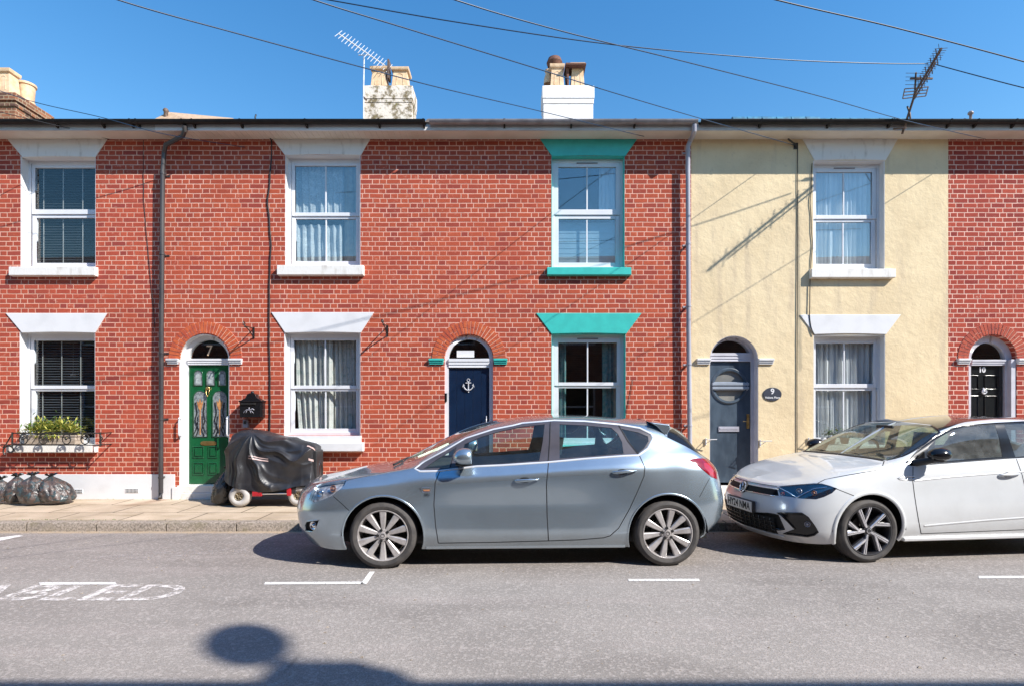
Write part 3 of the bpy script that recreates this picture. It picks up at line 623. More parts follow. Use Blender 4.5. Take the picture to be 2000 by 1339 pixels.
M['leaded'] = nm('leaded_obscure_glass', (0.30, 0.33, 0.34), (0.13, 0.15, 0.16), 40, 0.12, coat=0.5)
Dd = y0+0.02
def dx(px): return (px-1000)*Dd/FPX
def dz(py): return H+(YH-py)*Dd/FPX
def bead(mb, px0, px1, py0, py1, w=0.014, yy=0.012, m=0, top_arch=0):
    x0, x1, z0, z1 = dx(px0), dx(px1), dz(py1), dz(py0)
    if top_arch:
        r = (x1-x0)/2; c = (x0+x1)/2; pts = [(x0, Dd-yy*0.4, z0), (x0, Dd-yy*0.4, z1-r*top_arch)] + [(c-r*math.cos(t), Dd-yy*0.4, z1-r*top_arch+r*top_arch*math.sin(t)) for t in np.linspace(0.2, math.pi-0.2, 9)] + [(x1, Dd-yy*0.4, z1-r*top_arch), (x1, Dd-yy*0.4, z0), (x0, Dd-yy*0.4, z0)]
        mb.tube(pts, w*0.55, 6, m)
    else: mb.ring(x0, x1, z0, z1, Dd-yy, Dd+0.002, w, w, w, w, m)
mb = MB().box(dx(368.5), dx(452), Dd, Dd+0.045, dz(944), dz(711)); 
for q in ((377, 398), (407, 424)):
    bead(mb, q[0], q[1]+1, 870, 893); mb.box(dx(q[0]+4), dx(q[1]-3), Dd-0.012, Dd, dz(889), dz(874))
    bead(mb, q[0], q[1]+1, 902, 926); mb.box(dx(q[0]+4), dx(q[1]-3), Dd-0.012, Dd, dz(922), dz(906))
gd = mb.build('door', M['green'], h7, bevel=0.004); gd['label'] = 'green panelled front door with leaded glass'
for x0, x1, y0_, y1_ in ((379, 396, 722, 752), (403, 420, 722, 752), (427, 442, 722, 752), (378, 405, 762, 852), (415, 444, 762, 852)):
    q = arch(dx(x0), dx(x1), dz(y1_), dz(y0_)-(dx(x1)-dx(x0))*0.5, 10)
    pn = MB().prism(q, Dd-0.004, Dd+0.001).build('pane', M['leaded'], gd)
    mb = MB(); bead(mb, x0, x1, y0_, y1_, 0.016, 0.01, top_arch=1.0); mb.build('moulding', M['green'], gd, smooth=True)
M['pale_glass'] = nm('pale_frosted_glass', (0.45, 0.5, 0.5), (0.3, 0.33, 0.33), 40, 0.15); M['flower'] = nm('amber_glass', (0.58, 0.30, 0.12), (0.42, 0.17, 0.07), 20, 0.2)
for x0, x1 in ((379, 404), (416, 443)):
    c = (x0+x1)/2; mb = MB()
    mb.box(dx(c-1.0), dx(c+1.0), Dd-0.009, Dd-0.004, dz(848), dz(795), 0)
    mb.add([(dx(c+p), Dd-0.010, dz(q)) for p, q in ((-5, 790), (-3, 797), (0, 801), (3, 797), (5, 790), (6, 781), (2.5, 786), (0, 777), (-2.5, 786), (-6, 781))], [tuple(range(10))], 0)
    for s in (-1, 1):
        mb.tube([(dx(c+s*9), Dd-0.009, dz(785)), (dx(c+s*6), Dd-0.009, dz(805)), (dx(c+s*10), Dd-0.009, dz(820)), (dx(c+s*3), Dd-0.009, dz(838)), (dx(c+s*8), Dd-0.009, dz(850))], 0.009, 5, 1)
        mb.tube([(dx(c+s*11), Dd-0.009, dz(845)), (dx(c+s*5), Dd-0.009, dz(828)), (dx(c+s*4), Dd-0.009, dz(812))], 0.007, 5, 1)
    mb.build('stained_flower', [M['flower'], M['black_gloss']], gd)
for x0, x1 in ((381, 394), (405, 418), (429, 440)): MB().prism(arch(dx(x0+2), dx(x1-2), dz(748), dz(733), 8), Dd-0.006, Dd-0.0045).build('bevelled_glass', M['pale_glass'], gd)
mb = MB(); c = (dx(407.5), dz(864.5)); ww = dx(423)-c[0]; hh = 0.036
mb.prism([(c[0]+ww*math.copysign(abs(math.cos(t))**0.5, math.cos(t)), c[1]+hh*math.copysign(abs(math.sin(t))**0.7, math.sin(t))) for t in np.linspace(0, 2*math.pi, 25)[:-1]], Dd-0.008, Dd)
mb.prism(rect(c[0]-ww*0.72, c[0]+ww*0.72, c[1]-0.02, c[1]+0.02), Dd-0.016, Dd-0.008); mb.build('letter_plate', M['brass'], gd, bevel=0.003)
mb = MB(); cx_, cz_ = dx(407.5), dz(757)
mb.sphere((cx_, Dd-0.02, cz_), (0.035, 0.02, 0.025), 12, 8); mb.tube([(cx_-0.03, Dd-0.02, cz_), (cx_-0.022, Dd-0.035, cz_-0.09), (cx_, Dd-0.035, cz_-0.13), (cx_+0.022, Dd-0.035, cz_-0.09), (cx_+0.03, Dd-0.02, cz_)], 0.008, 8); mb.sphere((cx_, Dd-0.035, cz_-0.13), 0.014, 8, 6)
mb.build('door_knocker', M['brass'], gd, smooth=True)
mb = text_mb('7', 0.24, lambda x, y, z: (dx(408)+x, Dd+0.012-z, dz(685)+y), 0.003, sx=0.9); mb.build('door_number', M['pot'], fr, fix=False)
MB().box(fx(341), fx(458), YF-0.03, YF+0.25, PZ-0.05, fz(961)+0.0).box(fx(346), fx(456), YF-0.01, YF+0.25, fz(961), fz(947)).build('doorstep', M['stone_white'], h7, bevel=0.01)
MB().box(fx(338), fx(352), YF-0.035, YF+0.02, PZ-0.05, fz(950)).build('jamb_base', M['white'], h7, bevel=0.006)
eave(h7, a, b, True, M['white'], M['fascia']); gutter(h7, a, b, M['gut_black'], [cxp(p, 8.5) for p in (352, 372, 466, 594, 738, 826)]); roof(h7, a, b, M['tile'], 0.005)
c7 = stack(h7, 708, 806, 165, 13.4, M['lichen'], (193, 200), 0.02); pot_square(c7, 722, 756, 129, 167, 12.9, M['pot']); pot_square(c7, 763, 798, 130, 167, 12.9, M['pot'])

# ---- number 8 (teal trim, blue door)
h8, a, b = house('brick_house', 2, 'red brick house with teal lintels and sills and a navy blue door', M['brick'])
hl = [rect(fx(1077), fx(1220), fz(524), fz(305)), rect(fx(1077), fx(1222), fz(870), fz(651)), arch(fx(868), fx(963), PZ-0.14, fz(700)-0.01)]
shell(h8, a, b, hl, M['brick']); room(h8, a, b)
lintel(h8, 1055, 1244, 1078, 1221, 275, 306, M['teal'], True); lintel(h8, 1047, 1253, 1077, 1223, 612, 652, M['teal'])
window(h8, 1077, 1220, 305, 524, (409, 427), 0.10, M['teal'], bars=1, vent=1, glass='glass_hi', sw=0.068); window(h8, 1077, 1222, 651, 870, (746, 757), 0.10, M['teal'], bars=1, vent=1, sw=0.068)
sill(h8, 1068, 1231, 524, 540, M['teal']); sill(h8, 1066, 1232, 870, 886, M['teal'])
plinth(h8, [(838, 868), (963, 1350)])
brick_arch(h8, fx(916), fz(700), 0.392, fx(988)-fx(916), M['arch'])
impost(h8, 838, 867, M['teal']); impost(h8, 964, 991, M['teal'])
fr, y0 = arch_frame(h8, 868, 963, 0.05, M['upvc'], fz(700)-0.01, 0, 0.062, PZ, (700, 717))
M['navy'] = nm('navy_blue_door', (0.006, 0.019, 0.052), (0.005, 0.015, 0.042), 4, 0.28, coat=0.3, bs=0.02)
Dd = y0+0.02
mb = MB()
for k in range(5):
    xa, xb = dx(876), dx(955.5); s = (xb-xa)/5; mb.box(xa+s*k+0.002, xa+s*(k+1)-0.002, Dd, Dd+0.04, dz(946), dz(717))
mb.box(dx(876), dx(955.5), Dd+0.006, Dd+0.045, dz(946), dz(717))
nd = mb.build('door', M['navy'], h8, bevel=0.002); nd['label'] = 'navy blue boarded front door with a silver anchor knocker'
mb = MB(); X, Z = dx(915), dz(752)   # anchor: ring, stock, shank, curved arms with flukes
mb.tube([(X+0.022*math.cos(t), Dd-0.02, Z+0.085+0.022*math.sin(t)) for t in np.linspace(0, 2*math.pi, 13)], 0.006, 6)
mb.tube([(X, Dd-0.02, Z+0.065), (X, Dd-0.02, Z-0.07)], 0.009, 8); mb.tube([(X-0.045, Dd-0.02, Z+0.04), (X+0.045, Dd-0.02, Z+0.04)], 0.008, 8)
mb.tube([(X+0.075*math.sin(t), Dd-0.02, Z-0.0-0.075*math.cos(t)) for t in np.linspace(-1.35, 1.35, 13)], 0.009, 8)
for s in (-1, 1): mb.prism([(X+s*0.098, Z-0.03), (X+s*0.06, Z+0.0), (X+s*0.08, Z+0.03)][::s], Dd-0.026, Dd-0.014)
mb.sphere((X, Dd-0.005, Z-0.105), 0.01, 8, 6); mb.build('anchor_knocker', M['aerial'], nd, smooth='auto')
MB().tube([(dx(950), Dd-0.004, dz(812)), (dx(950), Dd-0.05, dz(812)), (dx(950), Dd-0.05, dz(836)), (dx(950), Dd-0.004, dz(836))], 0.008, 8).build('door_handle', M['aerial'], nd, smooth=True)
MB().box(dx(892), dx(926), Dd+0.012, Dd+0.02, dz(697), dz(684)).build('fanlight_sticker', M['white'], fr)
MB().box(fx(866), fx(965), YF-0.03, YF+0.25, PZ-0.05, fz(948)).build('doorstep', M['stone_white'], h8, bevel=0.01)
eave(h8, a, b, False, M['fascia_w'], M['fascia']); gutter(h8, a+0.06, b-0.02, M['gut_grey'], [cxp(p, 8.5) for p in (985, 1117, 1242)]); roof(h8, a, b, M['tile'], 0.017)
c8 = stack(h8, 1059, 1161, 165, 13.4, M['render_w'], (192, 202), 0.025)
pot_square(c8, 1074, 1103, 124, 168, 12.95, M['pot']); p = pot_square(c8, 1114, 1143, 122, 168, 12.95, M['pot'])
X, Z = cxp(1127), czp(124); MB().prism([(X-0.27, Z), (X+0.22, Z), (X+0.22, Z+0.045), (X-0.25, Z+0.05)], 12.85, 13.3).prism([(X-0.24, Z), (X-0.2, Z-0.5), (X-0.17, Z-0.5), (X-0.17, Z)], 12.95, 13.3).build('pot_cap', M['rust'], p, bevel=0.008)
X = cxp(1083, 13.25); MB().lathe([(0.10, 0), (0.10, 0.3), (0.16, 0.33), (0.19, 0.42), (0.15, 0.52), (0.07, 0.56), (0, 0.57)], (X, 13.25, czp(165, 13.25)-0.02+0.1), n=18).build('cowl', M['rust'], c8, smooth='auto')
MB().lathe([(0.10, 0), (0.09, 0.12), (0.05, 0.26), (0.07, 0.28), (0.07, 0.33), (0, 0.33)], (cxp(1070, 13.2), 13.2, czp(165, 13.2)), n=14).build('vent_cowl', M['pot'], c8, smooth='auto')

# ---- number 9 (cream render)
h9, a, b = house('rendered_house', 3, 'cream rendered house with white lintels and a grey blue round-window door', M['cream'])
hl = [rect(fx(1588), fx(1728), fz(526), fz(314)), rect(fx(1589), fx(1729), fz(868), fz(654)), arch(fx(1386), fx(1481), PZ-0.14, fz(703))]
shell(h9, a, b, hl, M['cream'], 0.16); room(h9, a, b)
lintel(h9, 1567, 1753, 1590, 1729, 278, 314, M['stone_white'], True); lintel(h9, 1561, 1759, 1590, 1730, 615, 653, M['white'])
window(h9, 1588, 1728, 314, 526, (420, 433), 0.12, M['white'], bars=1, vent=1, glass='glass_hi', sw=0.068); window(h9, 1589, 1729, 654, 868, (749, 762), 0.12, M['white'], bars=1)
sill(h9, 1580, 1743, 527, 545, M['stone_white']); sill(h9, 1582, 1743, 868, 884, M['white'])
M['grey_paint'] = nm('grey_frame_paint', (0.62, 0.61, 0.66), (0.54, 0.53, 0.58), 5, 0.4)
impost(h9, 1360, 1387, M['white']); impost(h9, 1480, 1510, M['white'])
fr, y0 = arch_frame(h9, 1386, 1481, 0.14, M['grey_paint'], fz(703), 0, 0.055, PZ, (689, 705), revmat=M['grey_paint'])
M['slateblue'] = nm('scuffed_slate_blue_door', (0.07, 0.10, 0.135), (0.032, 0.05, 0.075), 3.5, 0.4, lo=0.3, hi=0.7, streak=(1.6, 1, 0.7), bs=0.03)
Dd = y0+0.03
X, Z, RR = dx(1424), dz(753), dx(1455)-dx(1424)
circ = [(X+RR*math.cos(t), Z+RR*math.sin(t)) for t in np.linspace(0, 2*math.pi, 41)[:-1]]
mb = MB(); wall_face(mb, dx(1385), dx(1466), dz(941), dz(704), [circ], Dd, 0.04)
sd = mb.build('door', M['slateblue'], h9, fix=False); sd['label'] = 'slate blue front door with a round window crossed by two bars'
mb = MB().lathe([(RR-0.012, 0.01), (RR-0.012, -0.018), (RR+0.02, -0.022), (RR+0.038, -0.008), (RR+0.04, 0.001)], (X, Dd, Z), 'y', 40); mb.build('window_ring', M['slateblue'], sd, smooth='auto')
M['bar_paint'] = nm('pale_door_bar', (0.30, 0.34, 0.40), (0.26, 0.30, 0.35), 6, 0.4)
mb = MB()
for py in (749.5, 757): mb.box(dx(1390), dx(1461), Dd-0.05, Dd-0.015, dz(py+2.6), dz(py-2.6))
mb.box(dx(1391), dx(1460), Dd-0.02, Dd, dz(762), dz(745)); mb.build('glazing_bar', M['bar_paint'], sd, bevel=0.005)
M['frost'] = nm('frosted_door_glass', (0.30, 0.29, 0.26), (0.2, 0.2, 0.19), 2.5, 0.12)
MB().prism(circ, Dd+0.02, Dd+0.026).build('pane', M['frost'], sd)
mb = MB().box(dx(1403), dx(1443), Dd-0.018, Dd, dz(842), dz(832)); mb.box(dx(1405), dx(1441), Dd-0.024, Dd-0.018, dz(838), dz(834)); mb.build('letter_plate', M['pipe_grey'], sd, bevel=0.003)
mb = MB().box(dx(1458), dx(1463), Dd-0.012, Dd, dz(836), dz(808)); mb.tube([(dx(1460), Dd-0.01, dz(822)), (dx(1460), Dd-0.05, dz(822)), (dx(1449), Dd-0.052, dz(822))], 0.008, 8); mb.build('door_handle', M['brass'], sd, bevel=0.002)
MB().box(fx(1384), fx(1483), YF-0.03, YF+0.3, PZ-0.05, fz(950)).build('doorstep', M['stone_white'], h9, bevel=0.01)
eave(h9, a, b, False, M['fascia_w'], M['fascia']); gutter(h9, a+0.02, b, M['gut_black'], [cxp(p, 8.5) for p in (1490, 1625, 1745)]); roof(h9, a, b, M['slate'], 0.004, [(5.0, b, 8.17)])

# ---- number 10
h10, a, b = house('brick_house', 4, 'deep red brick house at the right with a black door numbered 10', M['brick_b'])
hl = [arch(fx(1892), fx(1986), PZ-0.14, fz(700)-0.01)]
shell(h10, a, b, hl, M['brick_b']); room(h10, a, b)
M['arch_b'] = nm('red_arch_brick', (0.46, 0.085, 0.042), (0.34, 0.055, 0.034), 9, 0.85, bs=0.4, bsc=60)
brick_arch(h10, fx(1938.5), fz(700), 0.388, 0.56, M['arch_b'])
impost(h10, 1868, 1893, M['white']); impost(h10, 1985, 2012, M['white'])
fr, y0 = arch_frame(h10, 1892, 1986, 0.09, M['grey_paint'], fz(700)-0.01, 0, 0.11, PZ, (702, 713), revmat=None)
MB().box(fx(1976), fx(1986)-0.003, YF+0.01, YF+0.12, PZ, fz(701)).build('jamb_panel', M['grey_paint'], fr, bevel=0.004)
M['blackdoor'] = nm('black_gloss_door', (0.014, 0.016, 0.017), None, 5, 0.2, coat=0.4)
Dd = y0+0.03
mb = MB().box(dx(1880), dx(1958), Dd, Dd+0.045, dz(944), dz(712))
for q in ((1884, 1911), (1922, 1948)): bead(mb, q[0], q[1], 732, 760); bead(mb, q[0], q[1], 772, 840); bead(mb, q[0], q[1], 860, 930)
bd = mb.build('door', M['blackdoor'], h10, bevel=0.003); bd['label'] = 'black panelled front door with a round knocker'
text_mb('10', 0.115, lambda x, y, z: (dx(1917.5)+x, Dd-0.004-z, dz(722)+y), 0.003, bold=0.004).build('door_number', M['white'], bd, fix=False)
mb = MB(); X, Z = dx(1919.5), dz(764); mb.tube([(X+0.036*math.cos(t), Dd-0.03, Z+0.036*math.sin(t)) for t in np.linspace(0, 2*math.pi, 17)], 0.009, 6); mb.sphere((X, Dd-0.02, Z+0.005), 0.022, 10, 8); mb.sphere((X, Dd-0.01, Z+0.05), 0.013, 8, 6); mb.build('door_knocker', M['aerial'], bd, smooth=True)
plinth(h10, [(1852, 1892), (1986, 2360)])
eave(h10, a, b, False, M['fascia_w'], M['fascia']); gutter(h10, a, b, M['gut_black'], [cxp(p, 8.5) for p in (1862, 1915, 1990)]); roof(h10, a, b, M['slate'], 0.004, [(a, 9.0, 8.14), (9.2, b, 8.1)])
# small roof-top bits beyond the ridges
hb = root('distant_house', (-11.5, 20, 0), 'house with a tan tiled hipped roof just showing above the gutter', 'house')
def wx(px, D): return (px-1000)*D/FPX
mb = MB(); D = 17.5; zt = H+(YH-219)*D/FPX; X0, X1, XE = wx(322, D), wx(352, D), wx(470, D)
mb.add([(X0-0.4, D-2.5, zt-2.4), (XE+2.0, D-2.5, zt-2.4), (XE+2.0, D+5, zt-2.4), (X0-0.4, D+5, zt-2.4), (X0+0.1, D, zt), (wx(455, 19.5), 19.5, H+(YH-231)*19.5/FPX)], [(0, 1, 4), (1, 2, 5, 4), (2, 3, 5), (3, 0, 4, 5)])
mb.build('roof', M['tan_tile'], hb); MB().box(X0-0.1, XE+1.5, D-1.6, D+4.6, 0, zt-2.3).build('wall', M['brick_old'], hb)
MB().lathe([(0.06, 0), (0.06, 0.25), (0.09, 0.3), (0.05, 0.36), (0, 0.38)], (wx(316, 17), 17.2, zt-0.42), n=12).build('roof_finial', M['aerial_d'], hb, smooth=True)
hb = root('distant_house', (14.5, 20, 0), 'house behind the terrace with a low red roof and a white flue', 'house')
D = 15.5; zt = H+(YH-224)*D/FPX; Xp = wx(1903, D)
mb = MB(); mb.add([(Xp-4.2, D-1.5, zt-1.6), (Xp+0.9, D-1.5, zt-1.6), (Xp+0.9, D+4, zt-1.6), (Xp-4.2, D+4, zt-1.6), (Xp-0.1, D+0.2, zt), (Xp-0.1, D+3, zt)], [(0, 1, 4), (1, 2, 5, 4), (2, 3, 5), (3, 0, 4, 5)]); mb.build('roof', M['tile_red'], hb)
MB().box(Xp-4.0, Xp+0.7, D-1.0, D+3.8, 0, zt-1.5).build('wall', M['brick_old'], hb)
MB().lathe([(0.035, 0), (0.035, 0.14), (0.07, 0.16), (0.07, 0.21), (0.03, 0.25), (0, 0.26)], (Xp-0.02, D+0.1, zt-0.1), n=12).build('flue', M['gut_grey'], hb, smooth=True)

# ---- terrace behind the camera: shades the near edge of the road and shows in reflections
ho = root('brick_house', (0, -1.2, 0.1), 'brick terrace on the near side of the street casting the shadow along the bottom', 'house')
OY = -1.1
hl = []
for k in range(-5, 6):
    c = k*4.17+2.3; hl += [rect(c-0.6, c+0.6, 0.75, 2.55), rect(c-0.6, c+0.6, 3.75, 5.5)]
mb = MB(); wall_face(mb, -24, 24, -0.1, 5.9, hl, OY, -0.12); mb.box(-24, 24, OY-6, OY-5.9, 0, 5.9); mb.build('wall', M['brick_opp'], ho, fix=False)
op = MB()
for x0_, x1_, z0_, z1_ in [(h_[0][0], h_[1][0], h_[0][1], h_[2][1]) for h_ in hl]:
    wn = MB().ring(x0_, x1_, z0_, z1_, OY-0.14, OY-0.1, 0.07, 0.07, 0.07, 0.07).box(x0_+0.07, x1_-0.07, OY-0.14, OY-0.1, (z0_+z1_)/2-0.03, (z0_+z1_)/2+0.03).build('window', M['upvc'], ho)
    MB().box(x0_, x1_, OY-0.16, OY-0.15, z0_, z1_).build('pane', M['black_gloss'], wn)
MB().prism_x([(OY+0.46, 6.0), (OY-3.2, 7.7), (OY-6.5, 6.0), (OY-6.5, 5.9), (OY, 5.88), (OY+0.46, 5.9)], -24, 24).build('roof', M['tile'], ho)
c = MB().box(6.98, 7.50, -2.5, -1.90, 6.5, 8.42).box(6.96, 7.52, -2.52, -1.88, 8.1, 8.25).build('chimney', M['brick_opp'], ho, bevel=0.01)
MB().lathe([(0.12, 0), (0.11, 0.10), (0.13, 0.11), (0.13, 0.14)], (7.3, -2.3, 8.4), n=16).build('chimney_pot', M['pot'], c, smooth='auto')
ds = root('satellite_dish', (7.58, -2.2, 8.4), 'round satellite dish on the near chimney throwing a round shadow on the road', 'satellite dish')
dc = Vector((7.48, -2.14, 9.2)); nrm = Vector((0.98, -0.12, 0.12)).normalized(); u_ = nrm.cross(Vector((0, 0, 1))).normalized(); v_ = u_.cross(nrm).normalized()
mb = MB(); vs = [dc - nrm*0.06]; fs = []
for i in range(1, 7):
    for k in range(32):
        t = 2*math.pi*k/32; r_ = 0.28*i/6; vs.append(dc + u_*math.cos(t)*r_ + v_*math.sin(t)*r_*1.08 - nrm*0.06*(1-(i/6)**2))
fs += [(0, 1+k, 1+(k+1) % 32) for k in range(32)]
for i in range(5): fs += [(1+i*32+k, 1+(i+1)*32+k, 1+(i+1)*32+(k+1) % 32, 1+i*32+(k+1) % 32) for k in range(32)]
mb.add(vs, fs); mb.build('dish', M['gut_grey'], ds, smooth=True, fix=False)
MB().tube([dc-nrm*0.06, dc-nrm*0.2-v_*0.1, (7.58, -2.2, 8.9), (7.46, -2.2, 8.35)], 0.014, 8).tube([dc-v_*0.27, dc-v_*0.30+nrm*0.3], 0.008, 6).build('bracket', M['gut_grey'], ds)
# ================================================================ THINGS ON THE FACADES AND PAVEMENT
from mathutils import noise as NZ
def smooth_pts(pts, n=8):
    P = [Vector(p) for p in pts]; out = []
    for i in range(len(P)-1):
        p0, p1, p2, p3 = P[max(i-1, 0)], P[i], P[i+1], P[min(i+2, len(P)-1)]
        for k in range(n):
            t = k/n; out.append(0.5*((2*p1)+(p2-p0)*t+(2*p0-5*p1+4*p2-p3)*t*t+(3*p1-p0-3*p2+p3)*t**3))
    out.append(P[-1]); return out
# -------- curtains and blinds: lie inside, so things of their own
def cloth_mat(name, c1, c2, sc=20, tr=0.12, pat=None):
    m, nt, b = newmat(name); P = obj_co(nt); c = mix(nt, ramp(nt, noise(nt, P, sc, 4), 0.35, 0.7), c1, c2)
    if pat: c = mix(nt, math_(nt, 'MULTIPLY', ramp(nt, noise(nt, P, 9, 5, 0.6, 1.5), 0.54, 0.62), 0.75), c, pat)
    nt.links.new(c, b.inputs['Base Color']); b.inputs['Roughness'].default_value = 0.95; b.inputs['Specular IOR Level'].default_value = 0.1
    t = N(nt, 'ShaderNodeBsdfTranslucent'); nt.links.new(c, t.inputs[0]); mx = N(nt, 'ShaderNodeMixShader', {0: tr}); nt.links.new(b.outputs[0], mx.inputs[1]); nt.links.new(t.outputs[0], mx.inputs[2])
    nt.links.new(mx.outputs[0], nt.nodes['Material Output'].inputs[0]); bump(nt, b, noise(nt, P, 150, 3), 0.2, 0.003); return m
M['net'] = cloth_mat('net_curtain', (0.78, 0.79, 0.78), (0.50, 0.52, 0.52), 60, pat=(0.9, 0.9, 0.88))
M['floral'] = cloth_mat('floral_curtain', (0.84, 0.82, 0.78), (0.74, 0.72, 0.67), 8, pat=(0.48, 0.58, 0.54))
M['whitecloth'] = cloth_mat('white_curtain', (0.86, 0.86, 0.86), (0.78, 0.78, 0.79), 5)
M['tealcloth'] = cloth_mat('teal_curtain', (0.10, 0.26, 0.27), (0.25, 0.34, 0.33), 14)
M['beigecloth'] = cloth_mat('beige_curtain', (0.48, 0.42, 0.34), (0.36, 0.32, 0.27), 10)
def curtain(px0, px1, py0, py1, D, nf, amp, mat, label, sweep=0, seed=0, gather=0, group=None):
    X0, X1, z1, z0 = (px0-1000)*D/FPX, (px1-1000)*D/FPX, H+(YH-py0)*D/FPX, H+(YH-py1)*D/FPX; mb = MB(); nx, nz = max(24, int(nf*14)), 24; rnd = random.Random(seed); ph = [rnd.uniform(0, 6) for _ in range(6)]
    for j in range(nz+1):
        v = j/nz
        for i in range(nx+1):
            u = i/nx; uu = u
            if sweep: k = sweep*(1-v)**1.5; uu = u*(1-abs(k)) + (k if k > 0 else 0)
            ff = u*nf*2*math.pi + 0.9*math.sin(u*7+ph[0]) + 0.35*math.sin(v*3+ph[1]) 
            y = D + amp*(math.sin(ff)+0.4*math.sin(2.3*ff+ph[2]+v)) + 0.006*math.sin(9*v+5*u)
            zz = z0+(z1-z0)*v
            if gather: zz += gather*math.sin(math.pi*u)*(1-v)
            mb.v.append((X0+(X1-X0)*uu + 0.006*math.sin(ff*1.3+v*2), y, zz))
    for j in range(nz):
        for i in range(nx): a = j*(nx+1)+i; mb.f.append((a, a+1, a+nx+2, a+nx+1)); mb.m.append(0)
    o = mb.build('curtain', mat, None, ((X0+X1)/2, D, z0), smooth=True, fix=False); return tag(o, label, 'curtain', group)
DI = YF+0.25
curtain(568, 700, 318, 418, DI, 9, 0.012, M['net'], 'pale net curtain hanging in the upper sash of the upstairs lace window', seed=1)
curtain(572, 668, 440, 516, DI-0.03, 7, 0.022, M['net'], 'gathered white lace in the lower sash of the upstairs window right of the dark drainpipe', seed=2, gather=0.0)
curtain(672, 702, 318, 518, DI-0.05, 2, 0.02, M['beigecloth'], 'narrow grey curtain at the right edge of the upstairs window with the lace', seed=3)
curtain(574, 650, 664, 846, DI, 7, 0.032, M['floral'], 'floral curtain on the left of the ground floor window beside the covered scooter', seed=4, sweep=0.10)
curtain(628, 702, 664, 848, DI+0.08, 7, 0.03, M['floral'], 'floral curtain on the right of the ground floor window beside the covered scooter', seed=5)
curtain(1170, 1212, 320, 418, DI, 4, 0.022, M['whitecloth'], 'white curtain drawn to the right in the upstairs teal window', seed=6)
curtain(1088, 1106, 664, 866, DI, 2, 0.02, M['tealcloth'], 'dark teal curtain at the left of the ground floor teal window', seed=7)
curtain(1176, 1200, 664, 866, DI, 2.5, 0.02, M['tealcloth'], 'dark teal curtain at the right of the ground floor teal window', seed=8)
curtain(1198, 1218, 664, 866, DI-0.05, 2.5, 0.018, M['beigecloth'], 'beige striped curtain at the right edge of the ground floor teal window', seed=9)
curtain(1585, 1655, 326, 520, DI, 7, 0.03, M['whitecloth'], 'long white curtain filling the left half of the upstairs window of the cream house', seed=10)
curtain(1650, 1722, 326, 520, DI, 7, 0.03, M['whitecloth'], 'long white curtain filling the right half of the upstairs window of the cream house', seed=11)
curtain(1586, 1656, 664, 866, DI, 7, 0.034, M['whitecloth'], 'long white curtain in the left half of the cream house ground floor window', seed=12)
curtain(1652, 1726, 664, 866, DI, 7, 0.034, M['whitecloth'], 'long white curtain in the right half of the cream house ground floor window', seed=13)
M['panel_pale'] = nm('pale_blue_panel', (0.30, 0.42, 0.50), (0.24, 0.36, 0.44), 3, 0.6)
bl = MB().box((1086-1000)*DI/FPX, (1212-1000)*DI/FPX, DI-0.02, DI-0.015, H+(YH-518)*DI/FPX, H+(YH-436)*DI/FPX)  # panel added behind the lower pane to make it bright sky blue
for k in range(8): bl.box((1086-1000)*DI/FPX, (1212-1000)*DI/FPX, DI-0.026, DI-0.02, H+(YH-436-k*10)*DI/FPX-0.004, H+(YH-436-k*10)*DI/FPX)
tag(bl.build('sash_panel', M['panel_pale'], None, (1.2, DI, 3.8)), 'added pale blue panel behind the lower sash of the upstairs teal window', 'blind')
M['slat'] = nm('dark_blind_slat', (0.085, 0.095, 0.11), (0.06, 0.07, 0.08), 4, 0.4); M['tape'] = nm('white_blind_tape', (0.42, 0.42, 0.4), None, 9, 0.7)
def venetian(px0, px1, py0, py1, tapes, label, D=YF+0.24):
    X0, X1, z1, z0 = (px0-1000)*D/FPX, (px1-1000)*D/FPX, H+(YH-py0)*D/FPX, H+(YH-py1)*D/FPX
    g = root('venetian_blind', ((X0+X1)/2, D, z0), label, 'blind'); mb = MB(); z = z0+0.02
    while z < z1-0.05:
        mb.add([(X0, D-0.018, z-0.012), (X1, D-0.018, z-0.012), (X1, D+0.018, z+0.012), (X0, D+0.018, z+0.012)], [(0, 1, 2, 3)]); z += 0.042
    mb.build('slats', M['slat'], g, fix=False); MB().box(X0, X1, D-0.03, D+0.03, z1-0.05, z1).build('head_rail', M['tape'], g); MB().box(X0, X1, D-0.02, D+0.02, z0, z0+0.02).build('bottom_rail', M['tape'], g)
    for t in tapes:
        x = (t-1000)*D/FPX; MB().box(x-0.008, x+0.008, D-0.026, D-0.024, z0, z1).build('tape', M['tape'], g)
venetian(52, 192, 318, 520, (88, 126, 164), 'dark venetian blind with pale tapes in the upstairs window at the left')
venetian(52, 192, 660, 866, (86, 123, 160), 'dark venetian blind with pale tapes in the ground floor window above the window box')
pl = root('pendant_light', (-7.35, YF+0.36, 2.1), 'small white bulb on a cord hanging in the left ground floor window', 'light')
x = (143-1000)*(YF+0.36)/FPX; MB().tube([(x, YF+0.36, fz(665)), (x, YF+0.36, fz(722))], 0.003, 6).build('cord', M['tape'], pl)
MB().lathe([(0.006, 0.05), (0.015, 0.035), (0.035, 0.01), (0.04, 0), (0.03, -0.02), (0.0, -0.03)], (x, YF+0.36, fz(728)), n=14).build('lamp_shade', M['white'], pl, smooth=True)

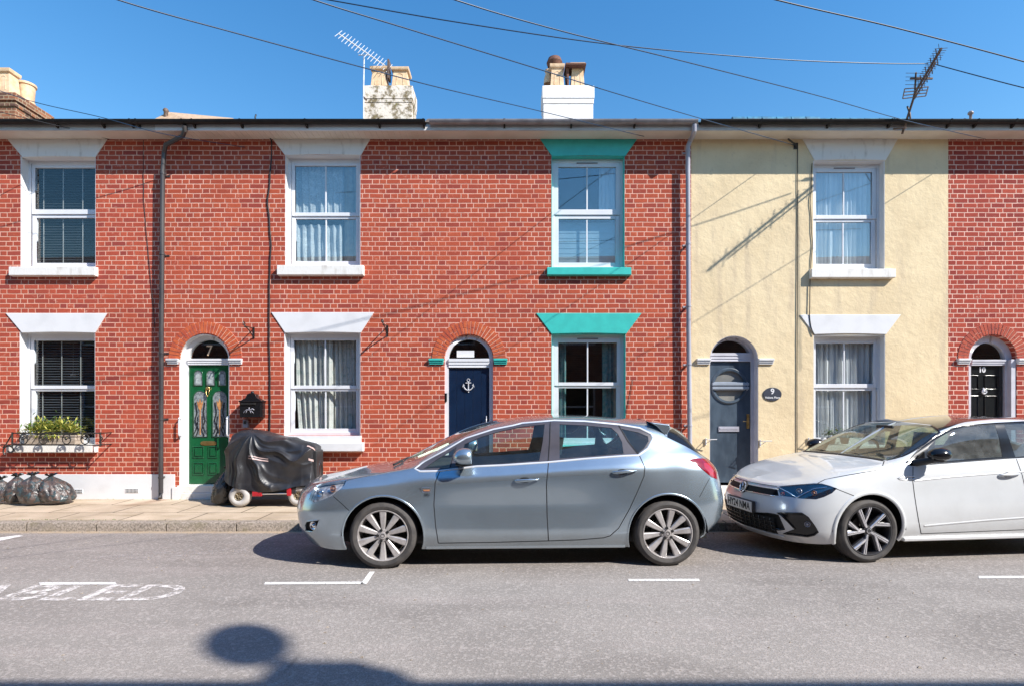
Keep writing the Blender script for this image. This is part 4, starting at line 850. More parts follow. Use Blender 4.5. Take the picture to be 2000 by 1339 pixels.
# -------- drainpipes and cables on the walls
xp = fx(325.5); yp = YF-0.10
downpipe('drainpipe', [at(361, 246, 8.58), at(361, 256, 8.6), at(357, 266, 8.66), (fx(335), yp-0.05, fz(292)), (fx(328), yp, fz(305)), (xp, yp, fz(340)), (xp-0.02, yp, fz(640)), (xp-0.03, yp, PZ+0.12), (xp-0.01, yp-0.05, PZ+0.04)], M['pipe_dark'], 0.034, 'dark grey drainpipe between the white-trimmed house and the green door house', [fz(345), fz(500), fz(690), fz(818), fz(930)])
xp = fx(1341)
downpipe('drainpipe', [at(1356, 243, 8.58), at(1356, 256, 8.6), at(1353, 266, 8.68), (fx(1343), yp-0.04, fz(282)), (fx(1340), yp, fz(292)), (xp-0.01, yp, fz(340)), (xp, yp, fz(640)), (xp+0.03, yp, PZ+0.02)], M['pipe_grey'], 0.036, 'light grey drainpipe between the teal-trimmed house and the cream house', [fz(300), fz(480), fz(600), fz(712), fz(830)])
def wallcable(pts, r, label, mat='cable', off=0.012, wob=0.004):
    P = smooth_pts([(fx(a), YF-off-(0.28 if b < 262 else 0), fz(b)) for a, b in pts], 6)
    P = [(p[0]+wob*NZ.noise(Vector((0, 0, p[2]*3))), p[1]+0.003*NZ.noise(Vector((5, 0, p[2]*4))), p[2]) for p in P]
    mb = MB().tube(P, r, 6); tag(mb.build('cable', M[mat], None, P[-1], smooth=True), label, 'cable')
wallcable([(517, 243), (517, 256), (530, 275), (528, 340), (525, 400), (529, 480), (527, 560), (526, 640), (528, 740), (527, 862)], 0.011, 'thick black cable running down the brick between the door with 7 and its window', wob=0.02)
wallcable([(281, 275), (281, 350), (284, 420), (291, 500), (300, 600), (303, 640)], 0.004, 'thin black cable slanting down the brick left of the dark drainpipe')
wallcable([(1557, 282), (1557, 500), (1556, 700), (1556, 905)], 0.006, 'thin straight cable down the cream render left of the windows')
wallcable([(1585, 320), (1584, 360), (1583, 420), (1585, 480), (1583, 526)], 0.006, 'thin cable along the left edge of the upstairs cream house window', wob=0.02)
wallcable([(1581, 547), (1580, 600), (1580, 618), (1583, 640), (1589, 654)], 0.007, 'short cable bending behind the lower left lintel end of the cream house', off=0.02)
wallcable([(1222, 810), (1226, 790), (1232, 765), (1236, 740)], 0.004, 'thin stray wire on the brick right of the ground floor teal window')
# -------- overhead wires
def wire(pts, r, label, mat='cable'):
    # a straight run in space: 1/distance is linear along the wire
    a, b = pts[0], pts[-1]; L_ = [0]
    for p, q in zip(pts, pts[1:]): L_.append(L_[-1]+math.hypot(q[0]-p[0], q[1]-p[1]))
    P = [at(p[0], p[1], 1/((1/a[2])*(1-l/L_[-1])+(1/b[2])*(l/L_[-1]))) for p, l in zip(pts, L_)]
    P = smooth_pts(P, 8); mb = MB().tube(P, r, 6)
    tag(mb.build('overhead_wire', M[mat], None, P[0], smooth=True), label, 'wire', 'overhead service wires')
wire([(-60, -105, 3.0), (230, 0, 5.6), (460, 65, 6.3), (700, 130, 7.0), (860, 172, 7.5), (1040, 214, 8.1), (1180, 248, 8.6), (1262, 268, 8.9)], 0.0046, 'blue black overhead wire passing over the left chimney and ending at the teal upstairs lintel', 'cable_b')
wire([(300, -110, 3.0), (612, 0, 5.6), (800, 58, 6.3), (1060, 138, 7.1), (1200, 182, 7.6), (1400, 241, 8.3), (1552, 284, 8.9)], 0.0046, 'overhead wire passing in front of the white chimney down to the cream house wall', 'cable_b')
wire([(520, -130, 3.0), (888, 0, 5.4), (1100, 62, 6.2), (1330, 119, 7.0), (1600, 188, 7.8), (1770, 236, 8.35), (1925, 272, 8.88)], 0.0046, 'overhead wire sloping across the right sky to the eaves right of the cream house', 'cable_b')
wire([(300, -60, 6.0), (640, 0, 6.4), (900, 45, 6.8), (1200, 88, 7.2), (1500, 115, 7.6), (1700, 124, 7.9), (1812, 125, 8.0)], 0.007, 'nearly level overhead wire reaching the dark aerial from the left', 'cable_b')
wire([(1200, -85, 4.9), (1515, 0, 5.5), (1750, 55, 5.9), (2000, 121, 6.3), (2200, 178, 6.6)], 0.007, 'overhead wire in the top right corner of the sky')
wire([(1826, 126, 8.0), (1900, 146, 7.8), (2000, 172, 7.5), (2200, 220, 7.0)], 0.007, 'overhead wire leaving the dark aerial to the right', 'cable_b')
wire([(-120, 135, 7.6), (0, 178, 7.9), (80, 203, 8.1), (200, 230, 8.35), (320, 262, 8.7), (478, 288, 8.93)], 0.005, 'thin overhead wire crossing the gutter by the dark drainpipe head', 'cable_b')
wire([(-60, 205, 8.0), (100, 243, 8.4), (160, 257, 8.62), (214, 273, 8.93)], 0.005, 'thin wire crossing the pale soffit at the left')
wb = root('cable_anchor', (fx(1552), YF, fz(284)), 'small dark cable anchor on the cream wall left of the upper lintel', 'bracket')
MB().tube([(fx(1532), YF-0.12, fz(279)), (fx(1552), YF-0.02, fz(284))], 0.014, 8).tube([(fx(1548), YF-0.05, fz(282)), (fx(1556), YF-0.004, fz(291))], 0.010, 8).box(fx(1550), fx(1558), YF-0.012, YF, fz(292), fz(280)).build('hook', M['iron'], wb)
# -------- aerials
ae = root('television_aerial', (cxp(710, 12.85), 12.85, 7.6), 'white television aerial on a mast beside the lichened chimney', 'aerial')
Dm = 12.75
def am(px, py, D=Dm): return Vector(at(px, py, D))
MB().tube([am(710, 250), am(710, 170), am(711, 112)], 0.018, 8).build('mast', M['aerial'], ae)
mb = MB(); p0, p1 = am(661, 66, 12.4), am(760, 134, 13.0); mb.tube([p0, p1], 0.014, 6); mb.tube([am(700, 108), am(722, 108)], 0.012, 6)
mb.build('boom', M['aerial'], ae); mb = MB()
for k in range(17):
    c = p0.lerp(p1, k/16); up = Vector((0.05, 0.1, 0.15 if k > 1 else 0.13)); mb.tube([c-up, c+up], 0.007, 5)
mb.build('elements', M['aerial'], ae); MB().box(p1[0]-0.02, p1[0]+0.02, p1[1]-0.1, p1[1]+0.1, p1[2]-0.28, p1[2]+0.16).build('reflector', M['aerial_d'], ae)
MB().tube([am(760, 134, 13.0), am(752, 160, 12.95), am(748, 180, 12.9)], 0.008, 6).tube([am(710, 190), am(716, 196)], 0.02, 6).build('bracket', M['aerial_d'], ae)
ad = root('television_aerial', at(1768, 258, 8.64), 'dark weathered television aerial leaning out over the eaves of the cream house', 'aerial')
b0, b1 = Vector(at(1762, 262, 8.66)), Vector(at(1789, 178, 8.32))
MB().tube([b0, b1], 0.017, 8).tube([at(1745, 252, 8.64), at(1770, 250, 8.5)], 0.012, 6).tube([at(1772, 208, 8.5), at(1777, 222, 8.5), at(1778, 232, 8.5)], 0.013, 6).build('mast', M['aerial_d'], ad)
t0, t1 = Vector(at(1788, 180, 8.32)), Vector(at(1838, 96, 7.35)); mb = MB().tube([t0, t1], 0.019, 6); mb.tube([t0+Vector((0, 0.02, -0.09)), t0.lerp(t1, 0.85)+Vector((0, 0.02, -0.07))], 0.012, 6); mb.tube([at(1789, 142, 8.15), at(1787, 176, 8.3)], 0.012, 6); mb.build('boom', M['aerial_d'], ad)
mb = MB()
for k in range(3, 21):
    c = t0.lerp(t1, k/20); mb.tube([c-Vector((0.085, 0, 0.0)), c+Vector((0.085, 0, 0.012))], 0.004, 4)
    if k % 2: mb.sphere(c, 0.018, 6, 4); mb.tube([c-Vector((0, 0.02, 0.13)), c+Vector((0, 0.02, 0.11))], 0.008 if k % 4 == 1 else 0.004, 4)
for k in range(5): c = Vector(at(1788-k*0.5, 142+k*7.5, 8.15+k*0.03)); mb.tube([c-Vector((0.14, 0, 0.01)), c+Vector((0.10, 0, -0.012))], 0.004, 4)
mb.build('elements', M['aerial_d'], ad)
mb = MB(); g00, g10, g01, g11 = [Vector(at(*q)) for q in ((1763, 193, 8.42), (1808, 188, 8.42), (1767, 174, 8.38), (1813, 170, 8.38))]
for k in range(4): mb.tube([g00.lerp(g01, k/3), g10.lerp(g11, k/3)], 0.008, 5)
for k in (0, 0.45, 0.55, 1): mb.tube([g00.lerp(g10, k), g01.lerp(g11, k)], 0.008, 5)
mb.tube([at(1778, 154, 8.2), at(1821, 154, 8.2)], 0.016, 6); mb.build('reflector', M['aerial_d'], ad)
# -------- hanging basket brackets
def basket_bracket(px, py, label):
    X, Z = fx(px), fz(py); g = root('hanging_bracket', (X, YF, Z), label, 'bracket', 'iron hanging basket brackets on the brick')
    mb = MB().box(X-0.012, X+0.012, YF-0.012, YF, Z-0.13, Z+0.05); L = 0.30
    mb.tube(smooth_pts([(X, YF-0.01, Z-0.11), (X-0.004, YF-0.10, Z-0.06), (X-0.002, YF-0.2, Z-0.005), (X, YF-L, Z+0.01)]), 0.009, 6)
    mb.tube([(X, YF-0.01, Z+0.03), (X, YF-L, Z+0.02)], 0.009, 6)
    mb.tube([(X+0.0, YF-L-0.0+0.03*math.cos(t)-0.03, Z+0.045+0.035*math.sin(t)) for t in np.linspace(-1.5, 3.6, 14)], 0.008, 6)
    mb.tube([(X-0.03*math.sin(t), YF-L, Z+0.03+0.05*t/2) for t in np.linspace(0, 2.6, 8)], 0.007, 6)
    mb.build('arm', M['iron'], g)
basket_bracket(496, 645, 'iron hanging basket bracket right of the green door arch'); basket_bracket(757, 641, 'iron hanging basket bracket right of the ground floor curtained window')
# -------- post box and key safe by the green door
Dp = YF-0.17
pb = root('post_box', at(492, 812, YF), 'black cast post box with a pitched lid on the brick right of the green door', 'post box')
def bx_(px): return (px-1000)*Dp/FPX
def bz_(py): return H+(YH-py)*Dp/FPX
mb = MB().box(bx_(468), bx_(509), Dp, YF-0.002, bz_(814), bz_(782)); mb.box(bx_(466), bx_(511), Dp-0.01, YF-0.002, bz_(784), bz_(781)); mb.build('body', M['black_gloss'], pb, bevel=0.006)
mb = MB(); c = (bx_(467)+bx_(510))/2; hw = (bx_(510)-bx_(467))/2
pts = [(-1, 0), (-0.55, 0.04), (-0.38, 0.10), (-0.16, 0.115), (0.16, 0.115), (0.38, 0.10), (0.55, 0.04), (1, 0)]
mb.prism([(c+a*hw*0.95, bz_(781)+b) for a, b in pts][::-1], Dp+0.03, YF-0.02); mb.sphere((c, Dp+0.08, bz_(781)+0.125), 0.028, 10, 8); mb.build('lid', M['black_gloss'], pb, bevel=0.005)
MB().box(bx_(471), bx_(500), Dp-0.014, Dp, bz_(790), bz_(786)).build('letter_flap', M['iron'], pb, bevel=0.003)
mb = MB(); z = bz_(801); x = bx_(486)   # small cast relief of a horse and rider
mb.tube([(x-0.07, Dp-0.004, z-0.01), (x-0.03, Dp-0.006, z+0.012), (x+0.02, Dp-0.006, z+0.01), (x+0.06, Dp-0.004, z+0.03), (x+0.085, Dp-0.004, z+0.01)], 0.008, 6)
for a, b in ((-0.06, -0.085), (-0.03, -0.045), (0.02, 0.035), (0.04, 0.075)): mb.tube([(x+a, Dp-0.004, z), (x+b, Dp-0.004, z-0.04)], 0.005, 5)
mb.tube([(x, Dp-0.006, z+0.01), (x+0.01, Dp-0.006, z+0.05)], 0.008, 6); mb.build('relief', M['pipe_grey'], pb, smooth=True)
ksf = root('key_safe', at(481, 826, YF), 'small grey key safe below the black post box', 'key safe')
MB().box(fx(476.5), fx(485.5), YF-0.045, YF-0.001, fz(834), fz(819)).build('body', M['pipe_grey'], ksf, bevel=0.006); MB().box(fx(478.5), fx(483.5), YF-0.05, YF-0.044, fz(827), fz(821)).build('keypad', M['black_matt'], ksf)
for px, lab in ((354, 'white grab rail on the left jamb of the green door'), (444.5, 'white grab rail on the right jamb of the green door')):
    y = YF-0.01 if px < 400 else YF+0.03
    X = fx(px); g = root('grab_rail', (X, y, fz(852)), lab, 'grab rail', 'white grab rails by the green door')
    MB().tube([(X, y, fz(815)), (X, y-0.05, fz(816)), (X, y-0.055, fz(819)), (X, y-0.055, fz(846)), (X, y-0.05, fz(849)), (X, y, fz(850))], 0.013, 8).build('rail', M['upvc'], g, smooth=True)
    MB().lathe([(0.028, 0), (0.028, -0.008), (0, -0.01)], (X, y, fz(815)), 'y', 12).lathe([(0.028, 0), (0.028, -0.008), (0, -0.01)], (X, y, fz(850)), 'y', 12).build('mounts', M['upvc'], g)
db = MB().box(fx(867.5), fx(872.5), YF+0.01, YF+0.06, fz(783), fz(767)); tag(db.build('doorbell', M['black_gloss'], None, (fx(870), YF+0.03, fz(775)), bevel=0.004), 'black doorbell on the white frame left of the navy door', 'doorbell')
# -------- oval house sign
sg = root('house_sign', (fx(1508), YF-0.005, fz(769)), 'dark oval house sign with 9 on the cream wall', 'sign')
M['sign'] = nm('dark_slate_sign', (0.055, 0.062, 0.085), None, 8, 0.35)
mb = MB().prism([(fx(1508)+0.148*math.cos(t), fz(769)+0.108*math.sin(t)) for t in np.linspace(0, 2*math.pi, 33)[:-1]], YF-0.014, YF-0.002); mb.build('plaque', M['sign'], sg, bevel=0.003)
text_mb('9', 0.125, lambda x, y, z: (fx(1508)+x, YF-0.0145-z, fz(764)+y), 0.001, bold=0.003).build('number', M['white'], sg, fix=False)
text_mb('Helena Place', 0.046, lambda x, y, z: (fx(1508)+x, YF-0.0145-z, fz(775.5)+y), 0.001, bold=0.001).build('lettering', M['white'], sg, fix=False)
# -------- small wall brackets on the cream house
def wall_arm(px, py, s, label):
    X, Z = fx(px), fz(py); g = root('wall_bracket', (X, YF, Z), label, 'bracket', 'white folding brackets on the cream wall')
    MB().tube([(X, YF, Z), (X, YF-0.10, Z), (X+s*0.14, YF-0.12, Z+0.005)], 0.007, 6).tube([(X, YF-0.01, Z-0.09), (X, YF-0.02, Z+0.02)], 0.012, 6).tube([(X, YF-0.005, Z-0.07), (X+s*0.05, YF-0.1, Z-0.01)], 0.006, 6).build('arm', M['white'], g)
wall_arm(1378, 857, 1, 'white metal bracket left of the slate blue door'); wall_arm(1484, 860, 1, 'white metal bracket right of the slate blue door')
wall_arm(1578, 856, 1, 'white metal bracket at the left end of the cream house window sill')
# -------- pot plant on the cream house sill
def leaves(mb, c, n, spread, ln, wd, nmat, rnd, up=0.6):
    for k in range(n):
        a = rnd.uniform(0, 2*math.pi); q = Vector((c[0]+rnd.gauss(0, spread[0]), c[1]+rnd.gauss(0, spread[1]), c[2]+abs(rnd.gauss(0, spread[2]))))
        d = Vector((math.cos(a), math.sin(a), rnd.uniform(-0.2, 1.2)*up)).normalized(); s = d.cross(Vector((0, 0, 1))).normalized(); l = ln*rnd.uniform(0.6, 1.3); w_ = wd*rnd.uniform(0.7, 1.2)
        b = len(mb.v); mb.v += [tuple(q), tuple(q+d*l*0.5+s*w_), tuple(q+d*l+Vector((0, 0, -0.1*l))), tuple(q+d*l*0.5-s*w_)]
        mb.f.append((b, b+1, b+2, b+3)); mb.m.append(rnd.randrange(nmat))
def leafmat(name, c1, c2):
    m, nt, b = newmat(name); c = mix(nt, noise(nt, obj_co(nt), 30, 3), c1, c2); nt.links.new(c, b.inputs['Base Color']); b.inputs['Roughness'].default_value = 0.5
    t = N(nt, 'ShaderNodeBsdfTranslucent'); nt.links.new(c, t.inputs[0]); mx = N(nt, 'ShaderNodeMixShader', {0: 0.3}); nt.links.new(b.outputs[0], mx.inputs[1]); nt.links.new(t.outputs[0], mx.inputs[2]); nt.links.new(mx.outputs[0], nt.nodes['Material Output'].inputs[0]); return m
M['leaf'] = leafmat('green_leaf', (0.08, 0.17, 0.035), (0.14, 0.26, 0.05)); M['leaf_y'] = leafmat('yellow_green_leaf', (0.62, 0.56, 0.14), (0.44, 0.46, 0.10)); M['leaf_r'] = leafmat('bronze_leaf', (0.16, 0.11, 0.05), (0.12, 0.16, 0.06)); M['flower_w'] = leafmat('cream_flower', (0.75, 0.66, 0.36), (0.8, 0.74, 0.55))
rnd = random.Random(3)
for cx_, lab in ((1622, 'small dark pot of bushy green leaves on the cream house sill'), (1648, 'second small leafy pot further right on the cream house sill')):
    g = root('pot_plant', (fx(cx_), YF-0.03, fz(868)), lab, 'plant')
    MB().lathe([(0.05, 0), (0.07, 0.1), (0.075, 0.1), (0.065, 0.09)], (fx(cx_), YF-0.02, fz(868)+0.02), n=16).build('pot', M['black_matt'], g, smooth='auto')
    mb = MB(); leaves(mb, (fx(cx_), YF-0.02, fz(868)+0.15), 170, (0.06, 0.03, 0.05), 0.05, 0.014, 2, rnd); mb.build('foliage', [M['leaf'], M['leaf_r']], g, fix=False)
# -------- window box of the left house
wbx = root('window_box', (fx(108), YF-0.1, fz(867)), 'weathered trough of yellow green plants on the left ground floor sill', 'window box')
M['wood_old'] = nm('weathered_trough', (0.45, 0.38, 0.31), (0.28, 0.22, 0.17), 9, 0.85, streak=(1, 1, 5), bs=0.3)
MB().box(fx(60), fx(158), YF-0.12, YF+0.06, fz(866), fz(849)).box(fx(58), fx(160), YF-0.13, YF+0.065, fz(851), fz(848)).build('trough', M['wood_old'], wbx, bevel=0.006)
mb = MB()
for k in range(16):
    leaves(mb, (fx(64+k*5.8)+rnd.uniform(-.02, .02), YF-0.05, fz(848)+rnd.uniform(0, 0.05)+0.05*math.sin(math.pi*k/15)), 60, (0.045, 0.045, 0.075), 0.11, 0.011, 3, rnd, 1.4)
leaves(mb, (fx(108), YF-0.10, fz(850)), 120, (0.10, 0.02, 0.02), 0.09, 0.011, 3, rnd, -0.6)
mb.build('foliage', [M['leaf'], M['leaf_y'], M['leaf_y']], wbx, fix=False)
mb = MB()
for k in range(40):
    a, b = rnd.uniform(66, 156), rnd.uniform(818, 842); q = Vector((fx(a), YF-0.05+rnd.uniform(-.05, .05), fz(b+8*abs(a-110)/45)))
    for j in range(5): t = j*1.256; d = Vector((math.cos(t), -0.3, math.sin(t)))*0.02; mb.add([q, q+d+Vector((0.006, 0, 0)), q+d*1.2, q+d-Vector((0.006, 0, 0))], [(0, 1, 2, 3)])
mb.build('flowers', M['flower_w'], wbx, fix=False)
rl = root('window_guard', (fx(108), YF-0.2, fz(868)), 'black wrought iron guard with scrolls round the left window box', 'window guard')
yg = YF-0.24; Dg = yg
def gx(p): return (p-1000)*Dg/FPX
def gzz(p): return H+(YH-p)*Dg/FPX
mb = MB()
for py in (845, 868): mb.tube([(gx(24), yg, gzz(py)), (gx(196), yg, gzz(py))], 0.009, 6)
for px in (24, 196):
    mb.tube([(gx(px), yg, gzz(843)), (gx(px), yg, gzz(871))], 0.013, 6); mb.tube([(gx(px), yg, gzz(845)), (gx(px), YF, gzz(845))], 0.009, 6); mb.tube([(gx(px), yg, gzz(868)), (gx(px), YF, gzz(868))], 0.009, 6)
mb.build('frame', M['iron'], rl)
for cxs, s in ((46, 1), (84, -1), (130, 1), (166, -1)):
    mb = MB(); c = (gx(cxs), gzz(856.5))
    mb.tube([(c[0]+0.065*math.cos(t), yg, c[1]+0.078*math.sin(t)) for t in np.linspace(0, 2*math.pi, 17)], 0.0085, 5)
    mb.tube([(c[0]+s*(0.05-0.010*t)*math.cos(t), yg, c[1]+(0.055-0.010*t)*math.sin(t)) for t in np.linspace(0, 5, 16)], 0.008, 5)
    for q in (0.4, 2.7): mb.tube([(c[0], yg, c[1]), (c[0]+0.06*math.cos(q), yg, c[1]+0.07*math.sin(q))], 0.007, 5)
    mb.build('scroll', M['iron'], rl)
mb = MB(); mb.tube(smooth_pts([(gx(196), yg, gzz(848)), (gx(200), yg, gzz(856)), (gx(194), yg, gzz(862)), (gx(200), yg, gzz(868))]), 0.009, 6); mb.build('scroll', M['iron'], rl)
mb = MB(); mb.tube([(gx(24), yg, gzz(846)), (gx(0), yg+0.1, gzz(868)), (gx(-6), yg+0.1, gzz(874))], 0.010, 6); c = (gx(13), gzz(879))
mb.tube([(c[0]-(0.10-0.013*t)*math.cos(t), yg+0.05, c[1]+(0.085-0.011*t)*math.sin(t)) for t in np.linspace(-0.8, 6.2, 24)], 0.012, 6); mb.tube([(gx(24), yg, gzz(868)), (gx(0), yg+0.05, gzz(868)), (gx(-20), yg+0.05, gzz(870))], 0.009, 6); mb.build('scroll', M['iron'], rl)

# -------- refuse bags
def bag_mat(name, base, cols, gl=0.38):
    m, nt, b = newmat(name); P = obj_co(nt); n1 = noise(nt, P, 7, 3, 0.5, 0.6); c = mix(nt, ramp(nt, n1, 0.42, 0.56), base, cols[0]); c = mix(nt, ramp(nt, noise(nt, P, 11, 3, 0.5, 1.0), 0.52, 0.6), c, cols[1])
    c = mix(nt, ramp(nt, noise(nt, N(nt, 'ShaderNodeMapping', {'Vector': P, 'Location': (3, 1, 2)}).outputs[0], 9, 2, 0.5), 0.58, 0.64), c, cols[2])
    c = mix(nt, 0.5, c, base); nt.links.new(c, b.inputs['Base Color']); b.inputs['Roughness'].default_value = gl; b.inputs['Coat Weight'].default_value = 0.25; b.inputs['Coat Roughness'].default_value = 0.25
    w_ = N(nt, 'ShaderNodeMapping', {'Vector': P, 'Scale': (1, 1, 0.35)}).outputs[0]; bump(nt, b, noise(nt, w_, 34, 5, 0.6, 2.0), 0.55, 0.015); return m
M['bag_clear'] = bag_mat('translucent_grey_bag', (0.028, 0.027, 0.030), ((0.16, 0.10, 0.08), (0.04, 0.08, 0.09), (0.18, 0.155, 0.14)))
M['bag_black'] = bag_mat('black_bag', (0.012, 0.012, 0.013), ((0.02, 0.02, 0.02), (0.015, 0.015, 0.015), (0.02, 0.02, 0.022)), 0.25)
def bag(px, pbot, wpx, ptop, D, mat, label, seed, group, lean=0):
    s = FPX/D; X = (px-1000)/s; z0 = H-(pbot-YH)/s; z1 = H+(YH-ptop)/s; rx = wpx/2/s*1.04; hh = z1-z0; g = root('refuse_bag', (X, D, z0), label, 'refuse bag', group)
    mb = MB(); nu, nv = 110, 60; off = Vector((seed*3.1, seed*1.7, seed)); prof_v = [0, 0.02, 0.12, 0.3, 0.5, 0.7, 0.85, 0.94, 1.0]; prof_r = [0.55, 0.84, 0.98, 1.05, 1.0, 0.82, 0.55, 0.25, 0.07]
    for i in range(nv+1):
        v = i/nv; r0 = np.interp(v, prof_v, prof_r)
        for k in range(nu):
            t = 2*math.pi*k/nu; c, q = math.cos(t), math.sin(t); d = Vector((c, q, v*1.3))
            big = 1+0.20*NZ.noise(d*1.1+off)+0.12*NZ.noise(d*2.6+off)
            ph = t*11+2.6*NZ.noise(Vector((c*1.5, q*1.5, v*2.2))+off)*2; fold = (1-abs(math.sin(ph)))**2*(0.25+0.75*v)*0.085
            cr = (1-abs(NZ.noise(Vector((c*3.2, q*3.2, v*5))+off))*2.2)**3*0.05
            r = r0*big*(1-fold)+max(-0.05, cr)*min(1, r0)
            zt = hh*v*(1+0.10*NZ.noise(Vector((c*0.9, q*0.9, 4))+off)*v)+0.012*NZ.noise(d*5+off)*min(1, v*6)
            mb.v.append((X+rx*c*r+lean*0.05*v, D+rx*0.9*q*r, max(z0+0.001, z0+zt)))
    for i in range(nv):
        for k in range(nu): mb.f.append((i*nu+k, i*nu+(k+1) % nu, (i+1)*nu+(k+1) % nu, (i+1)*nu+k)); mb.m.append(0)
    mb.f.append(tuple(range(nu-1, -1, -1))); mb.m.append(0)
    mb.build('sack', mat, g, smooth=True)
    r_ = random.Random(seed); c = (X+lean*0.05, D, z1-0.01); mb = MB(); vs = []; fs = []; n = 36
    for i, (r, h) in enumerate([(0.03, -0.02), (0.016, 0.0), (0.022, 0.012), (0.040, 0.03), (0.058, 0.045)]):
        for k in range(n): t = 2*math.pi*k/n; w_ = 1+(0.35*math.sin(t*7+seed)+0.2*math.sin(t*3))*min(1, i/3); vs.append((c[0]+r*w_*math.cos(t), c[1]+r*w_*math.sin(t), c[2]+h*(1+0.4*math.sin(t*5+seed)*(i > 2))))
    for i in range(4): fs += [(i*n+k, i*n+(k+1) % n, (i+1)*n+(k+1) % n, (i+1)*n+k) for k in range(n)]
    mb.add(vs, fs); mb.build('knot', M['bag_black'], g, smooth=True, fix=False)
GB = 'grey translucent refuse bags by the wall'
bag(2, 978, 32, 934, 8.5, M['bag_clear'], 'refuse bag cut by the left edge of the photo', 1, GB); bag(33, 979, 36, 929, 8.55, M['bag_clear'], 'second refuse bag from the left edge', 2, GB)
bag(70, 981, 44, 927, 8.42, M['bag_clear'], 'third refuse bag from the left with pinkish contents', 3, GB, -1); bag(118, 978, 54, 929, 8.5, M['bag_clear'], 'rightmost and widest grey refuse bag of the row at the wall', 4, GB, -3)
bag(434, 981, 42, 916, 8.45, M['bag_black'], 'black refuse bag squeezed between the green door and the covered scooter', 5, None, 2)
# -------- mobility scooter under its cover
Dn = 8.16
def sx_(px, D=Dn): return (px-1000)*D/FPX
def sz_(py, D=Dn): return H+(YH-py)*D/FPX
sc = root('mobility_scooter', (sx_(525), 8.45, 0.09), 'mobility scooter with pale tyres and a red chassis under a black cover', 'mobility scooter')
M['tyre_w'] = nm('pale_grey_tyre', (0.52, 0.50, 0.48), (0.42, 0.40, 0.38), 8, 0.7); M['redp'] = nm('red_plastic', (0.45, 0.01, 0.02), None, 8, 0.25, coat=0.5); M['hub'] = nm('dull_gold_hub', (0.34, 0.28, 0.19), (0.22, 0.18, 0.12), 30, 0.4, metal=0.6)
for px, py, D, in ((466, 968, 8.18), (582, 966.5, 8.24), (466, 966, 8.68), (582, 966, 8.72)):
    X, z = sx_(px, D), 0.095+0.155; R_ = 0.158; mb = MB()
    mb.lathe([(0.062, 0.008), (0.085, -0.012), (0.115, -0.012), (0.140, 0.0), (0.154, 0.02), (R_, 0.045), (R_, 0.07), (0.154, 0.095), (0.13, 0.115), (0.07, 0.115)], (X, D, z), 'y', 36)
    wh = mb.build('wheel', M['tyre_w'], sc, smooth=True)
    q = MB().lathe([(0.064, 0.01), (0.058, -0.002), (0.05, 0.004), (0.046, 0.03), (0.0, 0.03)], (X, D, z), 'y', 24); q.lathe([(0.018, 0.03), (0.018, -0.01), (0, -0.012)], (X, D, z), 'y', 12)
    for k in range(6): t = k*math.pi/3+0.3; q.tube([(X+0.01*math.cos(t), D+0.008, z+0.01*math.sin(t)), (X+0.055*math.cos(t), D+0.004, z+0.055*math.sin(t))], 0.007, 6)
    q.build('rim', M['hub'], wh, smooth='auto')
MB().box(sx_(480), sx_(575), 8.22, 8.72, sz_(965), sz_(950)).box(sx_(455), sx_(600), 8.3, 8.62, sz_(960), sz_(940)).build('chassis', M['black_matt'], sc, bevel=0.02)
MB().box(sx_(491), sx_(510), 8.17, 8.24, sz_(969), sz_(958)).box(sx_(558), sx_(566), 8.18, 8.24, sz_(968), sz_(952)).build('side_panel', M['redp'], sc, bevel=0.012)
MB().tube([(sx_(508), 8.2, sz_(964)), (sx_(561), 8.2, sz_(963))], 0.014, 10).build('side_bar', M['chrome'], sc, smooth='auto')
MB().box(sx_(575), sx_(612), 8.3, 8.6, sz_(950), sz_(880)).build('tiller', M['black_matt'], sc, bevel=0.02); MB().box(sx_(455), sx_(510), 8.25, 8.65, sz_(900), sz_(885)).box(sx_(455), sx_(465), 8.27, 8.63, sz_(900), sz_(850)).build('seat', M['black_matt'], sc, bevel=0.02)
topx = [438, 441, 447, 456, 470, 490, 510, 540, 575, 600, 613, 621, 626, 628]; topy = [905, 880, 858, 845, 838.5, 838, 841, 848, 856, 861.5, 865, 871, 884, 905]
botx = [438, 446, 460, 478, 500, 520, 545, 565, 590, 610, 622, 628]; boty = [925, 941, 948, 953, 956.5, 960, 959, 955, 949, 947, 946, 940]
wdx = [438, 444, 455, 480, 560, 600, 618, 628]; wdv = [0.10, 0.22, 0.29, 0.32, 0.31, 0.30, 0.25, 0.12]
px0_, pz0_ = 500.0, 845.0
